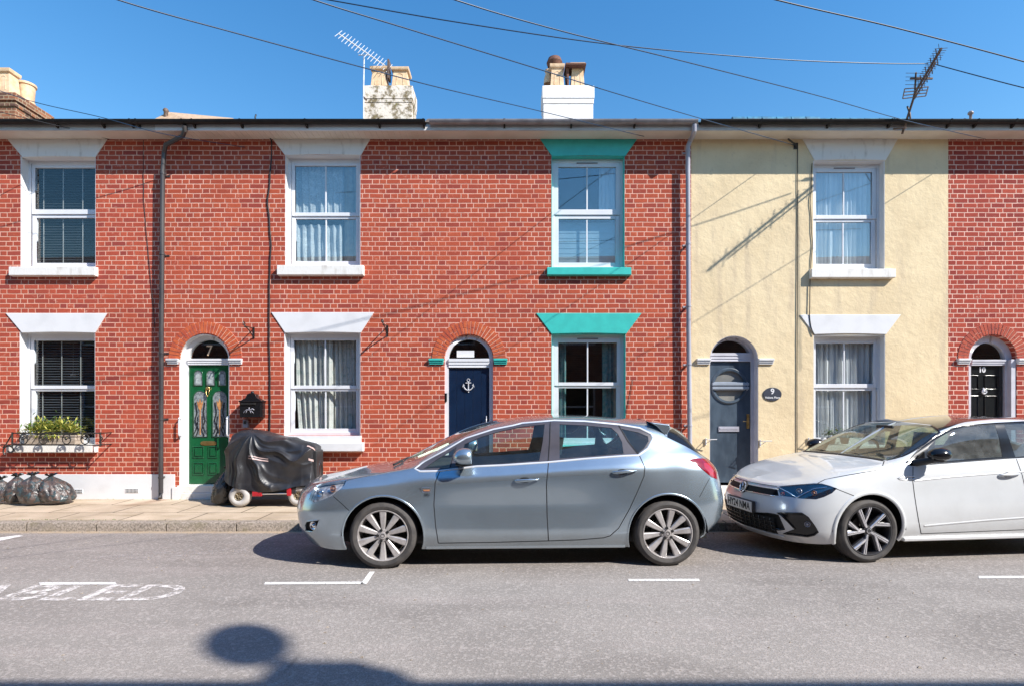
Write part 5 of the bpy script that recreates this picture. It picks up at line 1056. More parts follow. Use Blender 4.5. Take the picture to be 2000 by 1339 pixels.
def cover(u, v):           # u 0..1 along, v 0..1 from near hem over the top to the far hem
    px = 438+190*(0.5-0.5*math.cos(math.pi*u)) if False else 438+190*u
    zt = sz_(np.interp(px, topx, topy), 8.4); zb = sz_(np.interp(px, botx, boty), 8.2); w_ = np.interp(px, wdx, wdv)
    th = math.pi*v; cy = math.cos(th); sy = math.sin(th)
    e = 0.42; yy = -w_*math.copysign(abs(cy)**e, cy); zz = zb+(zt-zb)*(abs(sy)**0.62)
    if abs(cy) > 0.9: yy *= 1.0
    X = (533+(px-533)*0.955-1000)*8.4/FPX
    # folds fan out from the seat peak
    dx_, dz_ = px-px0_, (H+(YH-pz0_)*8.4/FPX-zz)*FPX/8.4; rho = math.hypot(dx_, dz_)/100; phi = math.atan2(dz_, dx_)
    f = math.sin(phi*5.2+3.3*rho+0.9*NZ.noise(Vector((px*0.02, zz*3, 0)))*2+0.3); f2 = math.sin(phi*9+5.5*rho+1.4+1.5*NZ.noise(Vector((px*0.03, zz*4, 3))))
    rd = (1-abs(f))**1.6; rd2 = (1-abs(f2))**2
    amp = min(1, rho*1.6)*max(0, abs(cy))**0.4
    disp = amp*(0.075*rd+0.014*rd2-0.035+0.04*NZ.noise(Vector((px*0.018, zz*2.2, 7))))+0.004*NZ.noise(Vector((px*0.09, yy*9, zz*9)))
    n = Vector((0, yy/max(w_, .05), 0.35*sy)).normalized()
    return Vector((X, 8.47+yy, zz))+n*disp
mb = MB(); nu, nv = 200, 170
for i in range(nu+1):
    for j in range(nv+1): mb.v.append(tuple(cover(i/nu, j/nv)))
for i in range(nu):
    for j in range(nv): a = i*(nv+1)+j; mb.f.append((a, a+nv+1, a+nv+2, a+1)); mb.m.append(0)
mb.f.append(tuple(range(nv, -1, -1))); mb.m.append(0); b = nu*(nv+1); mb.f.append(tuple(range(b, b+nv+1))); mb.m.append(0)
M['cover'] = nm('black_nylon_cover', (0.016, 0.016, 0.019), (0.026, 0.026, 0.03), 6, 0.42, bs=0.12, bsc=35, spec=0.6)
cv = root('scooter_cover', (sx_(525), 8.45, 0.3), 'creased black rain cover draped over the mobility scooter', 'cover')
mb.build('fabric', M['cover'], cv, smooth=True, fix=False)
M['strip'] = nm('pink_white_reflective_strip', (0.62, 0.45, 0.42), (0.5, 0.36, 0.34), 9, 0.4)
def strip(u0, u1, v0, v1, off=0.006):
    q = MB(); a_ = 16; 
    for i in range(a_+1):
        for v in (v0, v1):
            p = cover(u0+(u1-u0)*i/a_, v); n = (cover(u0+(u1-u0)*i/a_+0.01, v)-p).cross(cover(u0+(u1-u0)*i/a_, v+0.01)-p).normalized()
            if n.y > 0: n = -n
            q.v.append(tuple(p+n*off))
    for i in range(a_): q.f.append((2*i, 2*i+2, 2*i+3, 2*i+1)); q.m.append(0)
    q.build('reflective_strip', M['strip'], cv, fix=False)
strip(0.31, 0.52, 0.118, 0.126); strip(0.31, 0.52, 0.134, 0.140); strip(0.92, 0.985, 0.15, 0.175); strip(0.90, 0.975, 0.34, 0.37)
# -------- green tufts along the kerb
mb = MB(); rnd = random.Random(9)
for k in range(150):
    c = rnd.choice([(rnd.uniform(-8.6, -7.7), 7.13), (rnd.uniform(-9, -2), 7.31), (rnd.uniform(-7.9, -7.4), 7.14), (rnd.uniform(-8.5, 0), 8.88), (rnd.uniform(-6.5, -5.2), 7.33)]); x, y = c[0], c[1]+rnd.uniform(-.02, .02); z = -0.04 if y < 7.2 else 0.072 if y < 8 else 0.098
    for j in range(5 if y < 7.2 else 2):
        a = rnd.uniform(0, 6.28); l = rnd.uniform(0.012, 0.04)*(1.3 if y < 7.2 else 0.6); d = Vector((math.cos(a)*0.7, math.sin(a)*0.5, 0.8))*l; s = Vector((-math.sin(a), math.cos(a), 0))*0.005; p = Vector((x+rnd.uniform(-.03, .03), y, z))
        mb.add([p-s, p+s, p+d], [(0, 1, 2)])
tag(mb.build('kerb_weeds', M['leaf'], None, fix=False), kind='stuff')
# -------- loose leaves and grit in the gutter of the road
mb = MB()
for k in range(700):
    x, y = rnd.uniform(-7.5, 7.5), rnd.choice([rnd.uniform(6.95, 7.14), rnd.uniform(3.2, 7.0)]); r_ = rnd.uniform(0.004, 0.012); z = gz(y)-0.003
    mb.add([(x-r_, y-r_*0.6, z), (x+r_, y-r_*0.7, z), (x+r_*0.8, y+r_, z), (x-r_*0.7, y+r_*0.8, z), (x, y, z+r_*0.8)], [(0, 1, 4), (1, 2, 4), (2, 3, 4), (3, 0, 4)])
tag(mb.build('road_grit', M['kerb'], None, fix=False), kind='stuff')
# ================================================================ CARS
def pchip(P, t, tq):            # P (n, ...) monotone cubic along axis 0
    t = np.asarray(t, float); P = np.asarray(P, float); h = np.diff(t); d = np.diff(P, axis=0)/h.reshape((-1,)+(1,)*(P.ndim-1))
    m = np.zeros_like(P); m[0] = d[0]; m[-1] = d[-1]
    for i in range(1, len(t)-1):
        a, b = d[i-1], d[i]; w1, w2 = 2*h[i]+h[i-1], h[i]+2*h[i-1]
        with np.errstate(divide='ignore', invalid='ignore'): mm = (w1+w2)/(w1/a+w2/b)
        m[i] = np.where(a*b > 0, np.nan_to_num(mm), 0)
    return herm(P, m, t, tq)
def catm(P, t, tq):
    t = np.asarray(t, float); P = np.asarray(P, float); h = np.diff(t); sh = (-1,)+(1,)*(P.ndim-1); d = np.diff(P, axis=0)/h.reshape(sh)
    m = np.zeros_like(P); m[0] = d[0]; m[-1] = d[-1]
    for i in range(1, len(t)-1): m[i] = (d[i-1]*h[i]+d[i]*h[i-1])/(h[i-1]+h[i])
    return herm(P, m, t, tq)
def herm(P, m, t, tq):
    k = np.clip(np.searchsorted(t, tq, 'right')-1, 0, len(t)-2); h = (t[k+1]-t[k]); s = ((tq-t[k])/h); sh = (-1,)+(1,)*(P.ndim-1)
    s = s.reshape(sh); h = h.reshape(sh)
    return (2*s**3-3*s**2+1)*P[k]+(s**3-2*s**2+s)*h*m[k]+(-2*s**3+3*s**2)*P[k+1]+(s**3-s**2)*h*m[k+1]
def gblur(A, sig, axis):
    r = int(3*sig); k = np.exp(-0.5*(np.arange(-r, r+1)/sig)**2); k /= k.sum(); A = np.moveaxis(A, axis, 0)
    ext = np.concatenate([2*A[:1]-A[1:r+1][::-1], A, 2*A[-1:]-A[-r-1:-1][::-1]]); out = sum(k[i]*ext[i:i+len(A)] for i in range(2*r+1)); return np.moveaxis(out, 0, axis)
class Shell:
    """half a car body: guide curves (rows: stations nose -> tail, columns: sill -> roof centre line), in car metres"""
    def __init__(s, rows, ws, W, origin, yaw, nt=420, nw=170, sig=(3.0, 1.6), lin=0.0):
        G = np.array(rows, float); s.W = W; mid = G[:, 2]; s.ts = np.concatenate([[0], np.cumsum(np.linalg.norm(np.diff(mid, axis=0), axis=1))]); s.ws = np.array(ws, float)
        s.T, s.Wm = s.ts[-1], s.ws[-1]; s.tq = np.linspace(0, s.T, nt); s.wq = np.linspace(0, s.Wm, nw)
        A = np.moveaxis(catm(G, s.ts, s.tq), 1, 0); Q = pchip(A, s.ws, s.wq)
        if lin:
            k = np.clip(np.searchsorted(s.ws, s.wq, 'right')-1, 0, len(s.ws)-2); f = ((s.wq-s.ws[k])/(s.ws[k+1]-s.ws[k])).reshape(-1, 1, 1); Lq = A[k]*(1-f)+A[k+1]*f
            wt = (lin*(1-np.clip((s.wq-0.80)/0.15, 0, 1))).reshape(-1, 1, 1); Q = Q*(1-wt)+Lq*wt
        A = np.moveaxis(Q, 0, 1)   # nt, nw, 3
        A = gblur(gblur(A, sig[0], 0), sig[1], 1)
        A[0, :, 1] = W/2; A[-1, :, 1] = W/2; A[:, -1, 1] = W/2
        s.P = A; du = np.gradient(A, s.tq, axis=0); dv = np.gradient(A, s.wq, axis=1)
        n = np.cross(du, dv); ln = np.linalg.norm(n, axis=2, keepdims=True); n = n/np.maximum(ln, 1e-9)
        n[:, -1, 1] = 0; n[0, :, 1] = 0; n[-1, :, 1] = 0
        n = gblur(gblur(n, 1.2, 0), 1.2, 1); n /= np.maximum(np.linalg.norm(n, axis=2, keepdims=True), 1e-9); s.Nn = n
        s.o = np.array(origin); c, q = math.cos(yaw), math.sin(yaw); s.Rm = np.array([[c, -q, 0], [q, c, 0], [0, 0, 1]]); s.yaw = yaw
        wp = A@s.Rm.T+s.o; s.px = 1000+wp[..., 0]*FPX/wp[..., 1]; s.py = YH-(wp[..., 2]-H)*FPX/wp[..., 1]
        view = wp-np.array([0, 0, H]); nw_ = n@s.Rm.T; s.facing = (view*nw_).sum(-1) < 0.02
    def samp(s, A, tw):
        tw = np.atleast_2d(tw); a = np.clip(tw[:, 0]/s.T*(len(s.tq)-1), 0, len(s.tq)-1.0001); b = np.clip(tw[:, 1]/s.Wm*(len(s.wq)-1), 0, len(s.wq)-1.0001)
        i, j = a.astype(int), b.astype(int); fa, fb = (a-i)[:, None], (b-j)[:, None]
        return A[i, j]*(1-fa)*(1-fb)+A[i+1, j]*fa*(1-fb)+A[i, j+1]*(1-fa)*fb+A[i+1, j+1]*fa*fb
    def pt(s, tw, off=0):
        p = s.samp(s.P, tw)
        if np.any(off): p = p+s.nrm(tw)*off
        return p
    def nrm(s, tw): n = s.samp(s.Nn, tw); return n/np.maximum(np.linalg.norm(n, axis=1, keepdims=True), 1e-9)
    def inv(s, X, Y, pts, mask):
        out = []
        for a, b in pts:
            d = (X-a)**2+(Y-b)**2; d = np.where(mask, d, 1e9); i, j = np.unravel_index(np.argmin(d), d.shape)
            t, w_ = s.tq[i], s.wq[j]
            i0, j0 = min(max(i, 1), len(s.tq)-2), min(max(j, 1), len(s.wq)-2)
            J = np.array([[(X[i0+1, j0]-X[i0-1, j0]), (X[i0, j0+1]-X[i0, j0-1])], [(Y[i0+1, j0]-Y[i0-1, j0]), (Y[i0, j0+1]-Y[i0, j0-1])]])/2
            try: q = np.linalg.solve(J, [a-X[i, j], b-Y[i, j]]); q = np.clip(q, -1, 1)
            except Exception: q = (0, 0)
            out.append((min(max(t+q[0]*(s.tq[1]), 0), s.T), min(max(w_+q[1]*s.wq[1], 0), s.Wm)))
        return out
    def pix(s, pts): return s.inv(s.px, s.py, dens(pts, 6), s.facing)
    def pixo(s, pts): return s.inv(s.px, s.py, dens(pts, 6, False), s.facing)
    def xz(s, pts, wmax): return s.inv(s.P[..., 0], s.P[..., 2], pts, np.broadcast_to(s.wq[None, :] <= wmax, s.px.shape))
    def arch(s, cx, cz, r, wmax=1.2):
        a = []
        zb = 0.18; t0 = math.asin(max(-1, (zb-cz)/r))
        ang = np.linspace(math.pi-t0, t0, 34); pts = [(cx+r*math.cos(t), cz+r*math.sin(t)) for t in ang]
        q = s.xz(pts, wmax); return [(q[0][0], -0.2)]+q+[(q[-1][0], -0.2)]
def dens(pts, step, closed=True):
    out = []; n = len(pts)
    for i in range(n if closed else n-1):
        a, b = pts[i], pts[(i+1) % n]; m = max(1, int(math.hypot(b[0]-a[0], b[1]-a[1])/step)); out += [(a[0]+(b[0]-a[0])*k/m, a[1]+(b[1]-a[1])*k/m) for k in range(m)]
    if not closed: out.append(pts[-1])
    return out
def rnd_poly(pts, n=5):          # closed Catmull-Rom smoothing
    P = [np.array(p, float) for p in pts]; m = len(P); out = []
    for i in range(m):
        p0, p1, p2, p3 = P[i-1], P[i], P[(i+1) % m], P[(i+2) % m]
        for k in range(n): t = k/n; out.append(tuple(0.5*((2*p1)+(p2-p0)*t+(2*p0-5*p1+4*p2-p3)*t*t+(3*p1-p0-3*p2+p3)*t**3)))
    return out
def cut_shell(s, regions, step=0.045):
    """regions: (name, polygon in (t, w)); first match wins, rest is 'body'. Returns verts(tw), triangles per region"""
    vs = []; es = []
    def add(poly, closed=True):
        b = len(vs); n = len(poly); vs.extend([Vector(p) for p in poly]); es.extend([(b+i, b+(i+1) % n) for i in range(n if closed else n-1)])
    add([(0, 0)]+[(s.T*k/90, 0) for k in range(1, 90)]+[(s.T, 0)]+[(s.T, s.Wm*k/40) for k in range(1, 40)]+[(s.T, s.Wm)]+[(s.T*k/90, s.Wm) for k in range(89, 0, -1)]+[(0, s.Wm)]+[(0, s.Wm*k/40) for k in range(39, 0, -1)])
    for nme, poly in regions: add(poly)
    nt, nw = int(s.T/step), int(s.Wm/step)
    for i in range(1, nt):
        for j in range(1, nw): vs.append(Vector((s.T*i/nt+(0.25*step if j % 2 else 0), s.Wm*j/nw)))
    r = geometry.delaunay_2d_cdt(vs, es, [], 0, 1e-5); V = np.array([(v[0], v[1]) for v in r[0]]); F = np.array([f for f in r[2]])
    cen = V[F].mean(1); lab = np.full(len(F), -1); ok = (cen[:, 0] > 0) & (cen[:, 0] < s.T) & (cen[:, 1] > 0) & (cen[:, 1] < s.Wm)
    lab[ok] = len(regions)
    for k in range(len(regions)-1, -1, -1):
        poly = regions[k][1]; c = np.zeros(len(cen), bool); x, y = cen[:, 0], cen[:, 1]; j = len(poly)-1
        for i in range(len(poly)):
            xi, yi = poly[i]; xj, yj = poly[j]
            if yi != yj: c ^= ((yi > y) != (yj > y)) & (x < (xj-xi)*(y-yi)/(yj-yi)+xi)
            j = i
        lab[c & ok] = k
    return V, F, lab
def make_mesh(name, co, faces, nrm, mats, parent, flip=False, midx=None):
    F = [tuple(f) for f in faces]
    if nrm is not None:
        ca, na = np.array(co), np.array(nrm); G_ = []
        for f in F:
            a, b, c = ca[f[0]], ca[f[1]], ca[f[2]]; d = np.dot(np.cross(b-a, c-a), na[list(f)].mean(0)); G_.append(f[::-1] if d < 0 else f)
        F = G_
    me = bpy.data.meshes.new(name); me.from_pydata([tuple(c) for c in co], [], F)
    for m in (mats if isinstance(mats, list) else [mats]): me.materials.append(m)
    if midx is not None: me.polygons.foreach_set('material_index', midx)
    me.polygons.foreach_set('use_smooth', [True]*len(F))
    if nrm is not None: me.normals_split_custom_set_from_vertices([tuple(n) for n in nrm])
    o = bpy.data.objects.new(name, me); C.objects.link(o); ORI[o.name] = Vector((0, 0, 0)); o.parent = parent; return o
def region_mesh(s, V, F, lab, ks, name, mat, parent, off=0.0, both=True, skirt=0.0):
    sel = F[np.isin(lab, ks)]
    if not len(sel): return None
    u, invx = np.unique(sel, return_inverse=True); f = invx.reshape(sel.shape); tw = V[u]; co = s.pt(tw, off); n = s.nrm(tw)
    faces = [tuple(x) for x in f]; co = list(map(tuple, co)); nr = list(map(tuple, n))
    if skirt:                                   # turn the cut edges inwards so panels have thickness
        ed = {}
        for a, b, c in faces:
            for e in ((a, b), (b, c), (c, a)): ed[e] = 1
        bd = [e for e in ed if (e[1], e[0]) not in ed and not (tw[e[0]][1] > s.Wm-1e-6 and tw[e[1]][1] > s.Wm-1e-6) and not (tw[e[0]][0] < 1e-6 and tw[e[1]][0] < 1e-6) and not (tw[e[0]][0] > s.T-1e-6 and tw[e[1]][0] > s.T-1e-6)]
        for a, b in bd:
            i = len(co); pa, pb, na, nb = np.array(co[a]), np.array(co[b]), np.array(nr[a]), np.array(nr[b]); fn = np.cross(pb-pa, -na); fn = fn/max(np.linalg.norm(fn), 1e-9)
            co += [tuple(pa), tuple(pb), tuple(pb-nb*skirt), tuple(pa-na*skirt)]; nr += [tuple(-fn)]*4; faces.append((i, i+3, i+2, i+1))
    if both:
        ctr = {i for i, c_ in enumerate(co) if abs(c_[1]-s.W/2) < 1e-5}
        if ctr:
            mp = {}; n0 = len(co)
            for i in range(n0):
                if i in ctr and i < len(tw): mp[i] = i
                else: mp[i] = len(co); co.append((co[i][0], s.W-co[i][1], co[i][2])); nr.append((nr[i][0], -nr[i][1], nr[i][2]))
            faces += [tuple(mp[q] for q in f_[::-1]) for f_ in faces]
        else:
            pr = parent
            if parent is not None and parent.type == 'MESH' and parent.name in TWIN: pr = TWIN[parent.name]
            t_ = make_mesh(name, [(a, s.W-b, c) for a, b, c in co], [f_[::-1] for f_ in faces], [(a, -b, c) for a, b, c in nr], mat, pr)
            o_ = make_mesh(name, co, faces, nr, mat, parent); TWIN[o_.name] = t_; return o_
    return make_mesh(name, co, faces, nr, mat, parent)
TWIN = {}
def twin(par): return TWIN.get(par.name, par) if par is not None else par
def ribbon(s, tws, wd, hgt, name, mat, parent, both=True, closed=False, base=0.0, flat=False):
    tw = np.array(tws); P = s.pt(tw); n = s.nrm(tw); m = len(P)
    if closed: T_ = np.roll(P, -1, 0)-np.roll(P, 1, 0)
    else: T_ = np.gradient(P, axis=0)
    T_ /= np.maximum(np.linalg.norm(T_, axis=1, keepdims=True), 1e-9); sd = np.cross(T_, n); sd /= np.maximum(np.linalg.norm(sd, axis=1, keepdims=True), 1e-9)
    prof = [(-.5, base), (.5, base)] if flat else [(-.5, -0.002), (-.42, hgt*.6), (-.2, hgt), (.2, hgt), (.42, hgt*.6), (.5, -0.002)]; k = len(prof); co = []; nr = []
    for i in range(m):
        for a, b in prof: co.append(P[i]+sd[i]*a*wd+n[i]*(b)); v = n[i]+sd[i]*a*(0 if flat else 1.6); nr.append(v/np.linalg.norm(v))
    F = []
    for i in range(m if closed else m-1):
        for j in range(k-1): a, b = i*k+j, ((i+1) % m)*k+j; F.append((a, b, b+1, a+1))
    co = [tuple(c) for c in co]; nr = [tuple(c) for c in nr]
    if both: make_mesh(name, [(a, s.W-b, c) for a, b, c in co], [f[::-1] for f in F], [(a, -b, c) for a, b, c in nr], mat, twin(parent))
    return make_mesh(name, co, F, nr, mat, parent)
def loc_build(mb, name, mat, parent, **k): return mb.build(name, mat, parent, **k)
def paint(name, c1, metal, rough, coat=1.0, flake=0.0):
    m, nt, b = newmat(name); P = obj_co(nt)
    c = mix(nt, ramp(nt, noise(nt, P, 3.5, 5, 0.6), 0.35, 0.75), c1, tuple(x*0.93 for x in c1))
    low = N(nt, 'ShaderNodeSeparateXYZ', {0: P}).outputs[2]; d = math_(nt, 'MULTIPLY', math_(nt, 'SUBTRACT', 1.0, ramp(nt, math_(nt, 'ADD', low, math_(nt, 'MULTIPLY', noise(nt, P, 12, 5), 0.25)), 0.25, 0.62)), 0.28)
    c = mix(nt, d, c, (0.30, 0.26, 0.22)); nt.links.new(c, b.inputs['Base Color']); b.inputs['Metallic'].default_value = metal; b.inputs['Roughness'].default_value = rough
    b.inputs['Coat Weight'].default_value = coat; b.inputs['Coat Roughness'].default_value = 0.03; return m
M['silver'] = paint('silver_blue_car_paint', (0.40, 0.485, 0.555), 0.80, 0.27); M['carwhite'] = paint('white_car_paint', (0.64, 0.66, 0.675), 0.05, 0.3)
M['carglass'] = glassmat('tinted_car_glass', (0.76, 0.91, 0.89), 0.06, dirt=0.04); M['carglass_r'] = glassmat('dark_tinted_glass', (0.66, 0.84, 0.84), 0.07, dirt=0.05); M['carglass2'] = glassmat('dusty_car_glass', (0.45, 0.58, 0.60), 0.08, dirt=0.22); M['screen'] = glassmat('windscreen_glass', (0.66, 0.72, 0.60), 0.12, dirt=0.07)
M['tyre'] = nm('tyre_rubber', (0.045, 0.042, 0.042), (0.075, 0.068, 0.064), 12, 0.75, bs=0.1, bsc=60); M['seatf'] = nm('dark_seat_cloth', (0.035, 0.036, 0.04), (0.05, 0.05, 0.052), 30, 0.9)
M['seatp'] = nm('grey_seat_cloth', (0.16, 0.155, 0.15), (0.11, 0.11, 0.11), 20, 0.9); M['alloy'] = nm('silver_alloy', (0.60, 0.57, 0.56), (0.46, 0.43, 0.42), 14, 0.36, metal=0.55); M['alloy_cut'] = nm('diamond_cut_alloy', (0.80, 0.79, 0.82), None, 8, 0.22, metal=0.7); M['alloy_dk'] = nm('dark_alloy', (0.035, 0.034, 0.037), None, 8, 0.35, coat=0.4)
M['gap'] = nm('panel_gap', (0.012, 0.013, 0.015), None, 5, 0.8); M['tail'] = nm('red_lamp_lens', (0.26, 0.006, 0.012), (0.18, 0.004, 0.008), 30, 0.08, coat=1.0); M['tail_in'] = nm('bright_red_lamp', (0.42, 0.018, 0.03), None, 40, 0.12, coat=1.0)
M['lens'] = glassmat('headlamp_lens', (0.88, 0.9, 0.92), 0.10); M['reflector'] = nm('headlamp_reflector', (0.78, 0.76, 0.78), (0.30, 0.28, 0.31), 22, 0.3, metal=0.35); M['trimc'] = nm('satin_chrome_trim', (0.80, 0.81, 0.84), (0.72, 0.73, 0.76), 5, 0.28, metal=0.35); M['amber'] = nm('amber_lens', (0.45, 0.20, 0.10), None, 9, 0.2)
M['ledblue'] = nm('blue_black_lens', (0.012, 0.04, 0.085), (0.012, 0.018, 0.03), 9, 0.07, coat=1.0); M['plate'] = nm('white_number_plate', (0.86, 0.86, 0.82), None, 9, 0.35); M['char'] = nm('plate_black', (0.016, 0.016, 0.017), None, 9, 0.7, spec=0.3); M['pillar'] = nm('grey_black_pillar', (0.075, 0.07, 0.085), None, 9, 0.3); M['brownroof'] = nm('black_gloss_roof', (0.020, 0.016, 0.014), None, 9, 0.12, coat=1.0)

def wheel(car, x, z, R_, rr, style, near, W, spin=0.0, wdt=0.20, inset=0.02):
    """built in car coordinates; near side faces -y"""
    mb = MB(); s = 1 if near else -1; y0 = inset if near else W-inset
    def Y(v): return y0+s*v
    def lath(prof, n=56, m=0, q=None):
        q = q or mb; q.lathe([(r, (h if near else -h)) for r, h in prof], (x, y0, z), 'y', n, m); return q
    b = 0.012
    prof = [(rr+0.004, 0.016), (rr+0.008, 0.004), (rr+0.016, 0.0), (rr+0.030, -0.002), (R_-0.040, -0.004), (R_-0.022, 0.002), (R_-0.009, 0.014), (R_-0.003, 0.03)]
    nn = 5
    for k in range(nn+1):
        a = 0.03+(wdt-0.06)*k/nn
        if 0 < k < nn: prof += [(R_, a-0.008), (R_-0.007, a-0.006), (R_-0.007, a+0.0), (R_, a+0.002)]
        else: prof += [(R_, a)]
    prof += [(R_-0.02, wdt-0.01), (rr+0.02, wdt), (rr, wdt)]
    lath(prof, 96); ty = mb.build('tyre', M['tyre'], None, smooth='auto', angle=28)
    g = bpy.data.objects.new('wheel', None); C.objects.link(g); ORI[g.name] = Vector((0, 0, 0)); g.parent = car; ty.parent = g
    q = MB(); lath([(rr+0.006, 0.014), (rr+0.004, 0.004), (rr-0.004, 0.002), (rr-0.010, 0.010), (rr-0.014, 0.03), (rr-0.03, 0.15), (rr-0.03, wdt)], 56, 0, q)
    m2 = M['alloy'] if style == 'ten' else M['alloy_dk']
    def P(r, a, d): return (x+r*math.cos(a), Y(d), z+r*math.sin(a))
    def spoke(a0, w0, r0, a1, w1, r1, d0, d1, th, m):
        c0 = np.array([r0*math.cos(a0), r0*math.sin(a0)]); c1 = np.array([r1*math.cos(a1), r1*math.sin(a1)]); dr = (c1-c0)/np.linalg.norm(c1-c0); sd = np.array([-dr[1], dr[0]]); vs = []
        L = 6
        for i in range(L+1):
            t = i/L; c = c0*(1-t)+c1*t; w_ = (w0*(1-t)+w1*t)/2; d = d0*(1-t)**1.5+d1*(1-(1-t)**1.5)
            for u, e in ((-1, 0.006), (-0.7, 0), (0.7, 0), (1, 0.006), (1, th), (-1, th)): pz = c+sd*u*w_; vs.append((x+pz[0], Y(d+e), z+pz[1]))
        fs = []
        for i in range(L):
            for k in range(6): fs.append((i*6+k, i*6+(k+1) % 6, (i+1)*6+(k+1) % 6, (i+1)*6+k))
        q.add(vs, fs+[tuple(range(6)), tuple(L*6+5-k for k in range(6))], m)
    if style == 'ten':
        for k in range(10): a = spin+k*math.pi/5; spoke(a, 0.030, 0.040, a, 0.068, rr-0.006, 0.022, 0.008, 0.035, 0)
        lath([(0.06, 0.03), (0.058, 0.018), (0.045, 0.014), (0.034, 0.016), (0.033, 0.006), (0.028, 0.004), (0, 0.003)], 28, 0, q)
        for k in range(5): a = spin+0.314+k*2*math.pi/5; c = P(0.052, a, 0.006); q.lathe([(0.0, -s*0.001), (0.014, 0), (0.014, s*0.02)], c, 'y', 10, 1)
        q.tube([P(0.018, t, 0.001) for t in np.linspace(0, 2*math.pi, 15)], 0.002, 5, 1)
    else:
        for k in range(5):
            a = spin+k*2*math.pi/5
            spoke(a, 0.024, 0.025, a, 0.040, rr-0.004, 0.020, 0.006, 0.03, 2); spoke(a-0.03, 0.020, 0.085, a-0.50, 0.038, rr-0.004, 0.016, 0.006, 0.03, 2)
            spoke(a, 0.003, 0.06, a, 0.007, rr-0.01, 0.0165, 0.0035, 0.01, 1); spoke(a-0.06, 0.003, 0.11, a-0.50, 0.007, rr-0.01, 0.013, 0.0035, 0.01, 1)
            spoke(a, 0.050, 0.03, a, 0.060, rr-0.012, 0.036, 0.024, 0.03, 1); spoke(a-0.03, 0.040, 0.08, a-0.50, 0.058, rr-0.012, 0.034, 0.024, 0.03, 1)
        lath([(0.055, 0.04), (0.05, 0.024), (0.032, 0.018), (0.030, 0.012), (0, 0.01)], 28, 1, q); q.tube([P(0.022, t, 0.009) for t in np.linspace(0, 2*math.pi, 15)], 0.0025, 5, 2)
    q.build('rim', [m2, M['char'] if style == 'ten' else M['alloy_dk'], M['alloy_cut']], g, smooth='auto', angle=30)
    q = MB(); lath([(0.135, 0.09), (0.135, 0.10), (0.05, 0.10), (0.05, 0.09), (0.135, 0.09)], 40, 0, q); q.build('brake_disc', M['pipe_dark'], g, smooth='auto'); MB().lathe([(rr-0.03, s*0.13), (0, s*0.13)], (x, y0, z), 'y', 32).build('hub_back', M['char'], g)
    return g
def seat(car, x, y, name='seat', mat='seatf', w_=0.48, hz=0.28, recl=0.25, tall=0.62, head=True):
    mb = MB(); yc = y; prof = [(x-0.22, hz), (x+0.25, hz-0.02), (x+0.27, hz+0.12), (x-0.2, hz+0.16)]
    mb.prism_z([(0, 0)], 0, 0) if False else None
    def pr(p, y0, y1): n = len(p); mb.add([(a, y0, b) for a, b in p]+[(a, y1, b) for a, b in p], [tuple(range(n)), tuple(range(2*n-1, n-1, -1))]+[(i, i+n, (i+1) % n+n, (i+1) % n) for i in range(n)])
    pr(prof, yc-w_/2, yc+w_/2); bx, bz = x+0.22, hz+0.1; pr([(bx-0.02, bz), (bx+0.13, bz-0.03), (bx+0.14+recl*tall, bz+tall), (bx+0.05+recl*tall, bz+tall+0.02)], yc-w_/2+0.02, yc+w_/2-0.02)
    if head: hx = bx+0.08+recl*(tall+0.1); pr([(hx-0.03, bz+tall+0.05), (hx+0.06, bz+tall+0.05), (hx+0.09, bz+tall+0.23), (hx+0.01, bz+tall+0.24)], yc-0.13, yc+0.13); pr([(hx, bz+tall-0.02), (hx+0.02, bz+tall-0.02), (hx+0.03, bz+tall+0.08), (hx+0.01, bz+tall+0.08)], yc-0.05, yc-0.03); pr([(hx, bz+tall-0.02), (hx+0.02, bz+tall-0.02), (hx+0.03, bz+tall+0.08), (hx+0.01, bz+tall+0.08)], yc+0.03, yc+0.05)
    return mb.build(name, M[mat], car, bevel=0.025)
def underbody(car, x0, x1, W, wh, z1=0.74, R_=0.37):
    mb = MB(); segs = [x0]+[v for c in wh for v in (c-R_-0.02, c+R_+0.02)]+[x1]
    for k_, (a, b) in enumerate(zip(segs[::2], segs[1::2])):
        e = 0.13 if k_ == 1 else 0.38
        mb.box(a if k_ else a+0.05, b if k_ != 2 else b-0.05, e, W-e, 0.19, z1 if k_ == 1 else z1-0.14)
    for c in wh: mb.box(c-R_-0.02, c+R_+0.02, 0.30, W-0.30, 0.2, z1)
    mb.build('underbody', M['char'], car)
    for c in wh:
        for y0, y1 in ((0.035, 0.31), (W-0.31, W-0.035)):
            mb = MB(); n = 20; vs = []; fs = []
            for k in range(n+1): t = 0.0+math.pi*k/n; vs += [(c+(R_+0.025)*math.cos(t), y0, 0.315+(R_+0.03)*math.sin(t)), (c+(R_+0.025)*math.cos(t), y1, 0.315+(R_+0.03)*math.sin(t))]
            for k in range(n): fs.append((2*k, 2*k+1, 2*k+3, 2*k+2))
            mb.add(vs, fs); mb.build('wheel_well', M['char'], car, smooth=True, fix=False)

